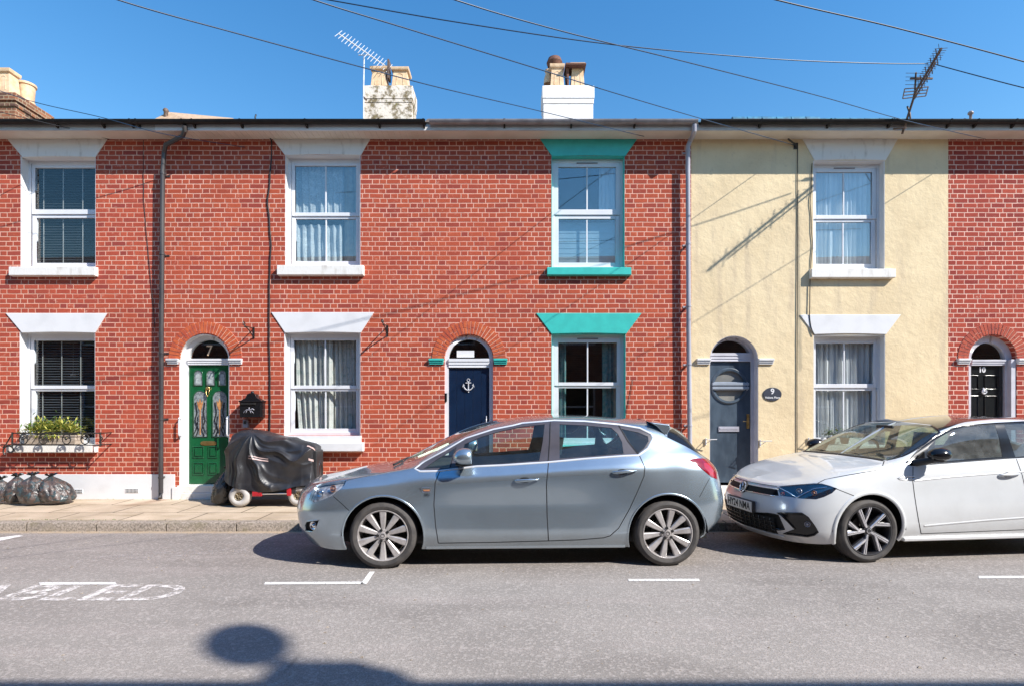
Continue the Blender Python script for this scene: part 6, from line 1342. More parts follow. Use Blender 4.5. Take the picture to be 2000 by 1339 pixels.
# ---------------------------------------------------------------- silver hatchback
def L(x, v, z): return (x, v, z)
D_f, D_r = H*FPX/(1112.5-YH), H*FPX/(1107-YH); o = np.array([(746-1000)*D_f/FPX, D_f, 0.0]); rwx = (1306.6-1000)*D_r/FPX; yaw = math.atan2(D_r-D_f, rwx-o[0]); WB = math.hypot(rwx-o[0], D_r-D_f)
o = o+np.array([0.0, 0, 0])
HC = 0.90
def row(g0, g1, g2, g3, g4, g5, g6, g7): return [g0, g1, g2, g3, g4, g5, g6, g7]
def side(x, z0, z1, z2, z3, z4, v4, z5, v5, z6, v6, z7, v0=0.09, v1=0.03, v2=0.0, v3=0.04, dx=(0,)*8):
    return [(x+dx[0], v0, z0), (x+dx[1], v1, z1), (x+dx[2], v2, z2), (x+dx[3], v3, z3), (x+dx[4], v4, z4), (x+dx[5], v5, z5), (x+dx[6], v6, z6), (x+dx[7], HC, z7)]
rows = [
 [(-.88,HC,.20),(-.965,HC,.33),(-1.00,HC,.50),(-.985,HC,.67),(-.92,HC,.745),(-.89,HC,.77),(-.86,HC,.785),(-.83,HC,.795)],
 [(-.85,.50,.20),(-.93,.49,.33),(-.96,.48,.51),(-.925,.50,.68),(-.85,.52,.755),(-.81,.58,.78),(-.77,.70,.80),(-.73,HC,.815)],
 [(-.71,.25,.19),(-.79,.21,.33),(-.812,.19,.52),(-.77,.22,.705),(-.69,.27,.79),(-.65,.42,.815),(-.62,.62,.83),(-.60,HC,.84)],
 [(-.50,.11,.175),(-.55,.075,.33),(-.56,.06,.55),(-.52,.10,.75),(-.48,.19,.835),(-.46,.36,.855),(-.44,.60,.87),(-.43,HC,.88)],
 side(-.26,.175,.34,.58,.785,.865,.16,.885,.35,.905,.60,.915,v1=.03,v2=.005,v3=.05),
 side(.02,.175,.34,.60,.80,.905,.13,.925,.33,.945,.60,.955,v1=.025,v2=0,v3=.045,dx=(0,0,0,0,0,0,0,-.02)),
 side(.24,.175,.34,.60,.81,.94,.115,.965,.27,.995,.52,1.035,v2=.008),
 side(.45,.175,.335,.59,.82,.962,.105,1.055,.20,1.125,.44,1.165,v1=.026,v2=.030,v3=.024),
 side(.82,.175,.335,.58,.84,.975,.10,1.245,.245,1.305,.45,1.335,v1=.028,v2=.042,v3=.020),
 side(1.25,.175,.335,.58,.87,.995,.10,1.36,.275,1.405,.46,1.425,v1=.028,v2=.046,v3=.018),
 side(1.60,.175,.335,.58,.895,1.02,.10,1.405,.285,1.44,.47,1.455,v1=.028,v2=.046,v3=.018),
 side(2.00,.175,.335,.58,.92,1.045,.10,1.405,.29,1.445,.47,1.458,v1=.026,v2=.038,v3=.016),
 side(2.35,.18,.34,.60,.935,1.07,.11,1.375,.30,1.42,.48,1.435,v1=.022,v2=.012,v3=.02),
 side(2.72,.19,.35,.62,.945,1.085,.13,1.335,.325,1.385,.49,1.40,v1=.025,v2=.0,v3=.055),
 side(3.02,.24,.37,.62,.95,1.085,.16,1.235,.36,1.29,.50,1.305,v1=.03,v2=.02,v3=.075),
 [(3.20,.17,.32),(3.26,.13,.41),(3.285,.11,.60),(3.23,.155,.93),(3.16,.23,1.05),(3.13,.40,1.09),(3.12,.55,1.12),(3.12,HC,1.15)],
 [(3.34,.46,.33),(3.41,.44,.43),(3.43,.43,.60),(3.38,.45,.90),(3.31,.47,.98),(3.28,.58,1.01),(3.27,.70,1.03),(3.26,HC,1.045)],
 [(3.36,HC,.33),(3.44,HC,.43),(3.46,HC,.60),(3.41,HC,.90),(3.35,HC,.96),(3.33,HC,.98),(3.31,HC,1.0),(3.30,HC,1.02)],
]
A = Shell(rows, [0, .17, .42, .66, .80, 1.18, 1.40, 1.85], 2*HC, o, yaw, sig=(3.0, 1.2), lin=0.55)
car = root('parked_car', tuple(o), 'silver blue five door hatchback parked facing left in front of the navy door', 'car', 'cars parked along the kerb', rz=yaw)
arF = A.arch(0.005, 0.312, 0.388); arR = A.arch(WB+0.0, 0.316, 0.39)
dlo = A.pix([(812, 913), (829, 901.5), (869, 880), (909.5, 856), (963, 839), (1001, 831.5), (1020, 827), (1082, 821.5), (1141, 823), (1208, 829.5), (1249, 836.5), (1270, 847), (1274, 855), (1264, 873), (1246, 886), (1222, 887), (1141, 893), (1071, 900), (980, 906), (931, 908), (856, 917), (822, 917)])
gl = [A.pix(p) for p in ([(826, 914), (868, 886), (888, 874), (877, 911)], [(897, 909), (907, 866), (938, 852), (980, 839.5), (1020, 831.5), (1064, 827), (1060, 862), (1053, 898), (980, 904)], [(1093, 827), (1141, 829), (1194, 834), (1207, 846), (1215, 862), (1218, 884.5), (1141, 890.5), (1093, 894)], [(1214, 836), (1247, 843), (1266, 851), (1267, 860), (1258, 874), (1247, 883), (1240, 879)])]
hl = A.pix([(603, 974), (608, 960), (618, 947), (628, 943), (652, 940), (677, 937), (672, 947), (664, 954), (648, 967), (630, 975), (612, 981)])
fog = A.pix([(595, 1024), (598, 1017), (624, 1014), (619, 1030), (610, 1038), (597, 1036)])
tl = A.pix([(1344, 896), (1360, 894), (1383, 894.5), (1393, 905), (1399, 921), (1401, 935), (1390, 931), (1370, 914)])
tli = A.pix([(1374, 903), (1386, 904), (1392, 916), (1396, 930), (1388, 926), (1376, 912)])
doorF = A.pix([(859, 918), (850, 941), (847.5, 984), (851, 1027), (856, 1059), (960, 1058), (1071, 1055), (1068.5, 1008), (1067.4, 947), (1071, 901), (980, 907), (931, 909)])
doorR = A.pix([(1071, 901), (1067.4, 947), (1068.5, 1008), (1071, 1055), (1130, 1053), (1179, 1049), (1192, 1045), (1208.5, 1030), (1230, 992), (1246, 957), (1258, 928), (1259.6, 911.7), (1249, 888.5), (1222, 889), (1141, 895)])
scr = A.xz([(0.10, 0.0)], 9)  # placeholder
i5 = A.ws
def tx(x, w_=0.8): j = int(w_/A.Wm*169); return A.tq[np.argmin(np.abs(A.P[:, j, 0]-x))]
scr = [(tx(.16, 1.35), 1.36), (tx(.5), 1.27), (tx(.8), 1.28), (tx(1.0, 1.3), 1.34), (tx(1.02, 1.8), 1.845), (tx(.10, 1.84), 1.845)]
rscr = [(tx(2.93, 1.35), 1.30), (tx(3.14, 1.1), 1.14), (tx(3.2, 1.2), 1.2), (tx(3.26, 1.8), 1.845), (tx(2.93, 1.8), 1.845)]
rside = A.pix([(1304, 840), (1314, 836), (1340, 855), (1376, 883), (1369, 887), (1338, 870), (1303, 853)])
regs = [('wheelF', arF), ('wheelR', arR)]+[('glass', g) for g in gl]+[('dlo', dlo), ('headlight', hl), ('fog', fog), ('tail_in', tli), ('tail', tl), ('doorF', doorF), ('doorR', doorR), ('screen', scr), ('rscreen', rscr), ('rside', rside)]
V, F, lab = cut_shell(A, regs)
body = region_mesh(A, V, F, lab, [16], 'body', M['silver'], car, skirt=0.03)
fd = region_mesh(A, V, F, lab, [11], 'door', M['silver'], car, both=True); rd = region_mesh(A, V, F, lab, [12], 'door', M['silver'], car, both=True)
region_mesh(A, V, F, lab, [6], 'window_surround', M['pillar'], car, off=-0.004, skirt=0.012)
for k in range(4): region_mesh(A, V, F, lab, [2+k], 'window', M['carglass'] if k < 2 else M['carglass_r'], car, off=-0.007)
region_mesh(A, V, F, lab, [13], 'windscreen', M['screen'], car, off=-0.003); region_mesh(A, V, F, lab, [14], 'rear_window', M['carglass_r'], car, off=-0.003)
region_mesh(A, V, F, lab, [15], 'tailgate_glass', M['black_gloss'], car, off=0.001)
hlo = region_mesh(A, V, F, lab, [7], 'headlight', M['lens'], car, off=0.002)
hi_ = region_mesh(A, V, F, lab, [7], 'reflector', M['reflector'], hlo, off=-0.035)
def lamp(A, car, px, py, r, dpt, mat, par):
    tw = A.pix([(px, py)]*3)[:1]; p = A.pt(tw)[0]; n = A.nrm(tw)[0]; n = np.array([n[0], n[1], n[2]*0.3]); n /= np.linalg.norm(n); mb = MB(); u = np.cross(n, [0, 0, 1]); u /= np.linalg.norm(u); v = np.cross(u, n); c = p-n*dpt
    for m_, sg in ((0, -1), (0, 1)):
        mb = MB(); vs = []; fs = []; prof = [(r, 0.0), (r*0.93, 0.006), (r*0.8, -0.002), (r*0.45, -0.012), (r*0.4, 0.004), (0, 0.010)]
        for a, h in prof:
            for k in range(20):
                t = 2*math.pi*k/20; q = c+u*a*math.cos(t)+v*a*math.sin(t)+n*h
                vs.append((q[0], q[1] if sg > 0 else A.W-q[1], q[2]))
        for i in range(len(prof)-1):
            for k in range(20): fs.append((i*20+k, i*20+(k+1) % 20, (i+1)*20+(k+1) % 20, (i+1)*20+k))
        mb.add(vs, fs); b_ = mb.build('bulb', mat, par if sg > 0 else twin(par), smooth=True)
    return b_
lamp(A, car, 622, 962, 0.042, 0.02, M['chrome'], hlo); lamp(A, car, 648, 953, 0.035, 0.02, M['amber'], hlo)
fo = region_mesh(A, V, F, lab, [8], 'fog_light', M['char'], car, off=-0.02); lamp(A, car, 610, 1026, 0.042, 0.012, M['chrome'], fo); ribbon(A, fog, 0.012, 0.005, 'fog_surround', M['silver'], fo, closed=True)
to = region_mesh(A, V, F, lab, [10], 'tail_light', M['tail'], car, off=0.003); region_mesh(A, V, F, lab, [9], 'lamp_core', M['tail_in'], to, off=0.003)
def lines(A, car, name, pts, wd=0.007, mat='gap', **k): return ribbon(A, A.pixo(pts), wd, 0, name, M[mat], car, flat=True, base=0.0012, **k)
lines(A, car, 'door_gap', [(859, 919), (850, 941), (847.5, 984), (851, 1027), (856, 1059)], 0.008); lines(A, car, 'door_gap', [(1071.4, 901), (1067.4, 947), (1068.7, 1008), (1071.4, 1055)], 0.009)
lines(A, car, 'door_gap', [(1249, 888.5), (1259.6, 911.7), (1258, 928), (1246, 957), (1230, 992), (1208.5, 1030), (1192, 1045), (1179, 1049), (1130, 1053), (1071, 1055), (960, 1058), (856, 1059.5)], 0.008)
lines(A, car, 'panel_gap', [(1276, 823), (1289, 840), (1302, 852)], 0.006); lines(A, car, 'panel_gap', [(1386, 933), (1375, 953), (1366, 970)], 0.005); lines(A, car, 'panel_gap', [(651, 968), (666, 981), (682, 996)], 0.005)
lines(A, car, 'panel_gap', [(677, 937), (712, 929), (760, 920), (800, 911)], 0.005); lines(A, car, 'panel_gap', [(623, 942), (612, 946), (600, 962)], 0.006)
chm = [(810, 914), (829, 900), (869, 878.5), (909.5, 854.5), (963, 837.3), (1001, 829.8), (1020, 825), (1082, 819.8), (1141, 821.2), (1208, 827.6), (1249, 834.7), (1272, 846), (1276.5, 855), (1266, 875), (1247, 888), (1222, 889), (1141, 895), (1071, 901.5), (980, 907.5), (931, 909.5), (856, 918.7), (820, 919.5)]
ribbon(A, A.pix(chm), 0.020, 0.006, 'window_trim', M['trimc'], car, closed=True)
lines(A, car, 'door_gap', [(891, 872), (879, 912)], 0.006); lines(A, car, 'door_gap', [(1075, 821), (1074, 860), (1071, 901)], 0.007); lines(A, car, 'door_gap', [(1208.5, 829), (1227, 860.7), (1249, 888)], 0.007)
for ang in (0,):
    for nm_, ar in (('arch_lip', arF), ('arch_lip', arR)): ribbon(A, [p for p in ar[1:-1]], 0.018, 0.006, nm_, M['silver'], car)
def handle(A, car, parent, p0, p1, mat, wd=0.030):
    tw = A.pix([p0, p1]); tw0, tw1 = np.array(A.pixo([p0, p1])[0]), np.array(A.pixo([p0, p1])[-1]); mb = MB(); n = 12; ring_ = 10
    # recess cup behind, grip in front
    L_ = [tw0*(1-k/n)+tw1*k/n for k in range(n+1)]; P = A.pt(np.array(L_)); Nn = A.nrm(np.array(L_)); vs = []; fs = []
    for i in range(n+1):
        t = i/n; w_ = wd/2*(0.45+0.55*math.sin(math.pi*min(1, t*1.15+0.08))**0.5); lift = 0.010+0.022*math.sin(math.pi*t)**0.6
        for k in range(ring_): a = 2*math.pi*k/ring_; vs.append(tuple(P[i]+Nn[i]*(lift+0.010*math.sin(a))+np.array([0, 0, w_*math.cos(a)])))
    for i in range(n):
        for k in range(ring_): fs.append((i*ring_+k, i*ring_+(k+1) % ring_, (i+1)*ring_+(k+1) % ring_, (i+1)*ring_+k))
    fs += [tuple(range(ring_)), tuple(n*ring_+ring_-1-k for k in range(ring_))]
    MB().add([(a, A.W-b, c) for a, b, c in vs], fs).build('door_handle', mat, twin(parent), smooth=True)
    mb.add(vs, fs); h = mb.build('door_handle', mat, parent, smooth=True)
    c = A.pt(np.array([L_[n//2-1]]))[0]; nn = Nn[n//2]; q = MB(); vs = [tuple(c+nn*0.002+np.array([0.055*math.cos(t), 0, 0.026*math.sin(t)])) for t in np.linspace(0, 2*math.pi, 17)[:-1]]; q.add(vs, [tuple(range(16))]); q.build('recess', M['gap'], h)
    return h
handle(A, car, fd, (1005, 937.5), (1052, 934.5), M['silver']); handle(A, car, rd, (1196, 921.5), (1242, 918.5), M['silver'])
def mirror(A, car, c, r, mat, base, lampc=True, arm=None):
    for sg in (1, -1):
        mb = MB(); cc = np.array(c); vs = []; fs = []; nu, nv = 24, 16
        def fn(d):
            x_, y_, z_ = d; k = 1.0
            if x_ > 0.55: x_ = 0.55+(x_-0.55)*0.15
            if z_ < 0: z_ *= 0.75
            return x_, y_, z_
        for i in range(nv+1):
            ph = math.pi*i/nv
            for k in range(nu):
                t = 2*math.pi*k/nu; d = fn((math.sin(ph)*math.cos(t), math.sin(ph)*math.sin(t), math.cos(ph)))
                p = cc+np.array([r[0]*d[0], r[1]*d[1], r[2]*d[2]]); vs.append((p[0], p[1] if sg > 0 else A.W-p[1], p[2]))
        for i in range(nv):
            for k in range(nu): fs.append((i*nu+k, (i+1)*nu+k, (i+1)*nu+(k+1) % nu, i*nu+(k+1) % nu))
        mb.add(vs, fs); o_ = mb.build('wing_mirror', mat, car, smooth=True)
        y0 = cc[1]+r[1]*0.5; yb = base[1]
        f = (lambda y: y) if sg > 0 else (lambda y: A.W-y)
        q = MB().tube([(cc[0]-r[0]*0.3, f(cc[1]), cc[2]-r[2]*0.55), (base[0], f(yb), base[2])], [0.030, 0.036], 10); q.tube([(cc[0]-r[0]*0.75, f(cc[1]-r[1]*0.1), cc[2]-r[2]*0.62), (cc[0], f(cc[1]-r[1]*0.35), cc[2]-r[2]*0.72), (cc[0]+r[0]*0.5, f(cc[1]), cc[2]-r[2]*0.66)], 0.016, 8)
        q.build('mirror_base', M['black_matt'], o_, smooth='auto')
    return o_
mc = A.pix([(908, 897)]*3)[0]; mp = A.pt([mc])[0]
def car_pt(px, py, v):      # car coordinates of the photo point on the plane at lateral v
    # solve for x, z: world = R*(x, v, z)+o
    c, q = math.cos(A_.yaw), math.sin(A_.yaw); k = (px-1000)/FPX
    # X = o0 + c x - q v ; Y = o1 + q x + c v ; X = k Y
    x = (k*(A_.o[1]+c*v)-A_.o[0]+q*v)/(c-k*q); Y = A_.o[1]+q*x+c*v; return (x, v, H+(YH-py)*Y/FPX)
A_ = A
m0 = car_pt(908, 893, -0.03); mirror(A, car, m0, (0.112, 0.09, 0.092), M['silver'], (m0[0]-0.05, 0.13, m0[2]-0.07))
# repeater badge on the wing and small lettering
rp = A.pix([(820, 953), (828, 951), (842, 950.5), (841, 959.5), (826, 960)]); tw = np.array(rp); mbx = ribbon(A, rp, 0.006, 0.003, 'side_repeater', M['chrome'], car, closed=True)
q = MB(); P_ = A.pt(A.pix([(826, 955), (840, 954.5), (839, 958), (828, 958)]), 0.004); q.add([tuple(p) for p in P_], [tuple(range(len(P_)))]); q.build('lens', M['amber'], mbx)
p = A.pt([A.pix([(834, 965)]*3)[0]])[0]; text_mb('SRi', 0.034, lambda x, y, z: (p[0]+x, p[1]-0.006-z, p[2]+y), 0.001, sx=1.2).build('badge', M['gap'], car, fix=False)
# spoiler, aerial, sill, seats, wheels
mb = MB(); cr = [(1268, 823), (1308, 828), (1310, 836), (1302, 851), (1296, 846), (1283, 832)]; vL = 0.26
pts = [car_pt(a, b, vL)[0::2] for a, b in cr]
vs = [(a, vL, b) for a, b in pts]+[(a+0.05, HC, b+0.025) for a, b in pts]+[(a, 2*HC-vL, b) for a, b in pts]; n = 6
mb.add(vs, [tuple(range(n)), tuple(3*n-1-k for k in range(n))]+[(j*n+i, (j+1)*n+i, (j+1)*n+(i+1) % n, j*n+(i+1) % n) for i in range(n) for j in (0, 1)]); mb.build('spoiler', M['silver'], car, bevel=0.012)
for ya in (0.075, 2*HC-0.13): MB().box(0.40, WB-0.40, ya, ya+0.055, 0.172, 0.215).build('side_skirt', M['silver'], car, bevel=0.012)
wipx = tx(0.12)
MB().tube([(0.06, 0.62, 0.972), (0.10, 0.9, 0.985), (0.14, 1.3, 0.975)], 0.008, 6).tube([(0.03, 0.45, 0.952), (0.09, 0.62, 0.978)], 0.012, 6).build('wiper', M['black_matt'], car)
underbody(car, -0.80, 3.3, 2*HC, (0.0, WB))
for yy in (0.47, 2*HC-0.47): seat(car, 1.20, yy)
seat(car, 2.05, HC, 'rear_seat', w_=1.3, head=False, tall=0.55)
for yy in (0.5, HC, 2*HC-0.5): MB().box(2.44, 2.53, yy-0.11, yy+0.11, 0.93, 1.07).build('headrest', M['seatf'], car, bevel=0.025)
MB().box(0.20, 0.62, 0.16, 2*HC-0.16, 0.60, 0.93).box(0.1, 3.1, 0.2, 2*HC-0.2, 0.2, 0.3).build('dashboard', M['seatf'], car, bevel=0.03)
mb = MB(); cst = Vector((0.78, 2*HC-0.47, 0.93)); mb.tube([cst+Vector((0.07*math.sin(t), 0.18*math.cos(t), 0.17*math.sin(t))) for t in np.linspace(0, 2*math.pi, 25)], 0.014, 8); mb.tube([cst, cst+Vector((-0.2, 0, -0.08))], 0.04, 8); mb.tube([cst+Vector((0, -0.17, 0)), cst+Vector((0, 0.17, 0))], 0.015, 6); mb.build('steering_wheel', M['black_matt'], car)
for x, sp in ((0.0, 1.571), (WB, 1.38)):
    wheel(car, x, 0.318, 0.318, 0.240, 'ten', True, 2*HC, sp, inset=0.03); wheel(car, x, 0.318, 0.318, 0.240, 'ten', False, 2*HC, sp, inset=0.03)

# ---------------------------------------------------------------- white hatchback
D_f = H*FPX/(1100.5-YH); o2 = np.array([(1704-1000)*D_f/FPX, D_f, 0.0]); yaw2 = R(6.5); HC = 0.875; WB2 = 2.55
rows = [
 [(-.80,HC,.17),(-.86,HC,.27),(-.885,HC,.45),(-.865,HC,.60),(-.815,HC,.70),(-.77,HC,.735),(-.73,HC,.755),(-.69,HC,.77)],
 [(-.75,.52,.17),(-.81,.51,.27),(-.835,.50,.45),(-.80,.51,.61),(-.745,.53,.715),(-.70,.60,.75),(-.65,.71,.77),(-.61,HC,.785)],
 [(-.60,.24,.17),(-.67,.19,.27),(-.695,.17,.47),(-.64,.18,.64),(-.56,.23,.76),(-.52,.38,.795),(-.49,.57,.81),(-.48,HC,.82)],
 [(-.43,.09,.185),(-.47,.06,.29),(-.475,.045,.50),(-.45,.07,.70),(-.41,.13,.81),(-.39,.31,.845),(-.37,.55,.86),(-.36,HC,.865)],
 side(-.22,.20,.30,.56,.75,.865,.10,.895,.28,.91,.55,.915,v1=.03,v2=.005,v3=.03),
 side(.03,.205,.31,.58,.79,.925,.09,.945,.28,.96,.55,.965,v1=.025,v2=.0,v3=.035),
 side(.28,.205,.32,.58,.81,.965,.085,.985,.25,.995,.52,1.0,v1=.035,v2=.01,v3=.035,dx=(0,0,0,0,0,.0,0,.0)),
 side(.42,.205,.33,.56,.815,.975,.085,1.035,.185,1.06,.46,1.075,v1=.045,v2=.018,v3=.035),
 side(.70,.205,.34,.56,.825,.985,.085,1.175,.19,1.225,.45,1.245,v1=.05,v2=.025,v3=.035),
 side(1.0,.205,.345,.56,.84,.995,.085,1.305,.225,1.355,.45,1.375,v1=.05,v2=.025,v3=.035),
 side(1.30,.205,.35,.56,.85,1.01,.085,1.375,.245,1.41,.46,1.425,v1=.05,v2=.025,v3=.035),
 side(1.65,.205,.36,.57,.865,1.03,.085,1.405,.255,1.435,.46,1.45,v1=.045,v2=.02,v3=.035),
 side(2.10,.205,.36,.58,.885,1.045,.09,1.395,.26,1.43,.46,1.445,v1=.03,v2=.008,v3=.035),
 side(2.55,.21,.36,.60,.90,1.06,.10,1.35,.27,1.39,.47,1.405,v1=.025,v2=.0,v3=.04),
 side(2.88,.24,.37,.60,.91,1.06,.12,1.23,.30,1.28,.48,1.30,v1=.03,v2=.02,v3=.06),
 [(3.08,.16,.30),(3.14,.11,.40),(3.16,.10,.60),(3.12,.13,.92),(3.06,.19,1.04),(3.03,.36,1.09),(3.02,.52,1.12),(3.01,HC,1.14)],
 [(3.18,.45,.30),(3.24,.43,.40),(3.26,.42,.60),(3.22,.44,.92),(3.16,.46,1.0),(3.13,.56,1.03),(3.12,.70,1.05),(3.11,HC,1.06)],
 [(3.20,HC,.30),(3.26,HC,.40),(3.28,HC,.60),(3.24,HC,.92),(3.19,HC,.99),(3.17,HC,1.01),(3.16,HC,1.03),(3.15,HC,1.04)],
]
B = Shell(rows, [0, .13, .38, .62, .78, 1.12, 1.36, 1.80], 2*HC, o2, yaw2, lin=0.35)
A_ = B
car2 = root('parked_car', tuple(o2), 'white hatchback with a black roof and private plate parked at the right edge', 'car', 'cars parked along the kerb', rz=yaw2)
arF = B.arch(0.0, 0.325, 0.375); arR = B.arch(WB2, 0.325, 0.375)
dlo = B.pix([(1768, 904), (1795, 876), (1820, 857), (1845, 842), (1862, 834), (1882, 829.5), (1944, 825), (2000, 822), (2090, 822), (2140, 828), (2172, 842), (2172, 862), (2150, 880), (2090, 887), (2000, 892), (1963, 894), (1863, 902), (1800, 907), (1780, 908)])
g1 = B.pix([(1814, 871), (1830, 856), (1848, 845), (1865, 836.5), (1888, 832), (1944, 828), (1952, 853), (1959, 891), (1905, 894), (1860, 898), (1811, 902)])
g2 = B.pix([(1962, 827), (2000, 825.5), (2062, 825), (2090, 828), (2098, 884), (2052, 886), (1984, 891)])
hl = B.pix([(1517, 951), (1525, 948), (1556, 945), (1590, 942.5), (1605, 943), (1620, 947), (1635, 952.5), (1625, 962), (1609, 969.5), (1594, 974), (1566, 972.5), (1540, 969), (1524, 967)])
gr = B.pix([(1455, 945), (1480, 948), (1518, 953), (1521, 967), (1500, 965.5), (1472, 961), (1450, 957.5)])
lg = B.pix([(1452, 995), (1474, 1000), (1500, 1001), (1520, 1004), (1533, 1033), (1520, 1034), (1490, 1028), (1456, 1018)])
sv = B.pix([(1518, 1000), (1545, 1001), (1566, 1001), (1578, 1009), (1590, 1025), (1598, 1038), (1590, 1044), (1577, 1047), (1552, 1044), (1530, 1041), (1553, 1033), (1540, 1019), (1527, 1006)])
hgap = [(1727, 899), (1724, 908), (1716, 916), (1705, 918.5), (1684, 922), (1659, 926), (1632, 931), (1612, 935), (1600, 941), (1597, 943)]
doorF = B.pix([(1783, 910), (1783, 941), (1786, 965), (1789, 985), (1794, 1015), (1799, 1041), (1900, 1036), (2002, 1033), (2004, 960), (1996, 925), (1985, 895), (1900, 901), (1863, 904)])
def tx2(x, w_=0.8): j = int(w_/B.Wm*169); return B.tq[np.argmin(np.abs(B.P[:, j, 0]-x))]
SC0 = [(tx2(.33, 1.1), 1.08), (tx2(.45, 1.1), 1.055), (tx2(.7, 1.1), 1.06), (tx2(.93, 1.14), 1.12), (tx2(1.0, 1.3), 1.30), (tx2(1.02, 1.8), 1.8), (tx2(1.0, 1.8), 1.8)]
scr = SC0[:-2]+[(tx2(1.02, 1.79), 1.795), (tx2(.31, 1.79), 1.795), (tx2(.31, 1.3), 1.30)]
rf = [(tx2(.94, 1.14), 1.14), (tx2(1.3, 1.1), 1.17), (tx2(1.65), 1.18), (tx2(2.1), 1.18), (tx2(2.55), 1.18), (tx2(2.75), 1.2), (tx2(2.8), 1.3), (tx2(2.8), 1.795), (tx2(1.03, 1.79), 1.795), (tx2(1.01, 1.3), 1.30)]
rs2 = [(tx2(2.85, 1.3), 1.25), (tx2(3.0, 1.2), 1.2), (tx2(3.05, 1.3), 1.3), (tx2(3.06, 1.79), 1.795), (tx2(2.86, 1.79), 1.795)]
regs = [('a', arF), ('a', arR), ('g', g1), ('g', g2), ('dlo', dlo), ('hl', hl), ('gr', gr), ('lg', lg), ('sv', sv), ('doorF', doorF), ('scr', scr), ('roof', rf), ('rs', rs2)]
V, F, lab = cut_shell(B, regs, 0.04)
region_mesh(B, V, F, lab, [13], 'body', M['carwhite'], car2, skirt=0.03)
fd = region_mesh(B, V, F, lab, [9], 'door', M['carwhite'], car2)
region_mesh(B, V, F, lab, [4], 'window_surround', M['black_gloss'], car2, off=-0.004, skirt=0.012)
region_mesh(B, V, F, lab, [2], 'window', M['carglass2'], car2, off=-0.006); region_mesh(B, V, F, lab, [3], 'window', M['carglass2'], car2, off=-0.006)
region_mesh(B, V, F, lab, [10], 'windscreen', M['screen'], car2, off=-0.003); region_mesh(B, V, F, lab, [12], 'rear_window', M['carglass2'], car2, off=-0.003)
region_mesh(B, V, F, lab, [11], 'roof_panel', M['brownroof'], car2, off=0.001)
ribbon(B, dens(scr[:5], 0.05, False), 0.022, 0.003, 'screen_seal', M['black_gloss'], car2)
ribbon(B, dens([(tx2(.31, 1.3), 1.10), (tx2(.30, 1.5), 1.5), (tx2(.30, 1.79), 1.795)], 0.05, False), 0.05, 0.004, 'scuttle', M['black_matt'], car2)
ho_ = region_mesh(B, V, F, lab, [5], 'headlight', M['lens'], car2, off=0.001); region_mesh(B, V, F, lab, [5], 'housing', M['ledblue'], ho_, off=-0.012)
for a, b, r_, mt in ((1528, 963, 0.020, 'tail_in'), (1560, 958, 0.030, 'reflector'), (1590, 962, 0.024, 'amber')): lamp(B, car2, a, b, r_, 0.004, M[mt], ho_)
ribbon(B, B.pixo([(1520, 950), (1540, 960), (1556, 970), (1572, 962), (1590, 953), (1615, 950)]), 0.010, 0.003, 'light_strip', M['chrome'], ho_)
# grilles: dark recess with bars, badge, plate
gro = region_mesh(B, V, F, lab, [6], 'grille', M['char'], car2, off=-0.02); lgo = region_mesh(B, V, F, lab, [7], 'lower_grille', M['char'], car2, off=-0.025); region_mesh(B, V, F, lab, [8], 'side_intake', M['black_gloss'], car2, off=-0.010)
svo = ribbon(B, sv, 0.014, 0.006, 'intake_trim', M['black_gloss'], car2, closed=True); lamp(B, car2, 1577, 1023, 0.028, 0.004, M['pipe_grey'], svo)
def fp(u, z, off=0.0):        # point on the nose at lateral u from the centre (car metres) and height z
    j = np.argmin(np.abs(B.P[:, :, 1]-(HC-abs(u)))+np.abs(B.P[:, :, 2]-z)+np.where(B.P[:, :, 0] > 0, 9, 0)); i, k = np.unravel_index(j, B.px.shape); p = B.P[i, k]; n = B.Nn[i, k]; q = p+n*off
    return (q[0], HC-abs(u) if u < 0 else HC+abs(u), z+n[2]*off)
def nose_bar(u0, u1, z0, z1, r_, mat, name, par, off=-0.004, n=22): return MB().tube([fp(u0+(u1-u0)*k/n, z0+(z1-z0)*k/n, off) for k in range(n+1)], r_, 6).build(name, mat, par, smooth=True)
# centre portions of the openings (they cross the centre line)
mb = MB()
def nose_patch(u1, zt, zb, mat, name, par, off=0.003, n=24, m=4, slant=0.0):
    q = MB()
    for i in range(n+1):
        u = -u1+2*u1*i/n
        for j in range(m+1): q.v.append(fp(u, zb+(zt-zb)*j/m+slant*abs(u), off))
    for i in range(n):
        for j in range(m): a = i*(m+1)+j; q.f.append((a, a+m+1, a+m+2, a+1)); q.m.append(0)
    return q.build(name, mat, par, smooth=True, fix=False)
nose_patch(0.44, 0.685, 0.612, M['char'], 'grille_recess', gro, 0.004); nose_patch(0.50, 0.40, 0.235, M['char'], 'grille_recess', lgo, 0.004)
for z_ in (0.617, 0.684): nose_bar(-0.46, 0.46, z_, z_, 0.006, M['chrome'] if z_ < 0.65 else M['carwhite'], 'trim_bar', gro, 0.006)
for z_ in (0.275, 0.315, 0.355): nose_bar(-0.50, 0.50, z_, z_, 0.005, M['black_gloss'], 'mesh_bar', lgo, 0.010)
for k in range(-6, 7): u = k*0.075; nose_bar(u, u+0.01*np.sign(k), 0.24, 0.395, 0.005, M['black_gloss'], 'mesh_bar', lgo, 0.010, n=4)
nose_bar(-0.56, 0.56, 0.222, 0.222, 0.012, M['carwhite'], 'bumper_blade', lgo, 0.006)
ribbon(B, lg, 0.010, 0.004, 'grille_trim', M['black_gloss'], lgo, closed=True)
bc = np.array(fp(0, 0.650, 0.014)); mb = MB(); th = np.linspace(0, 2*math.pi, 29)
ut = Vector((0, 1, 0)); vt = Vector((0.25, 0, 0.97)).normalized()
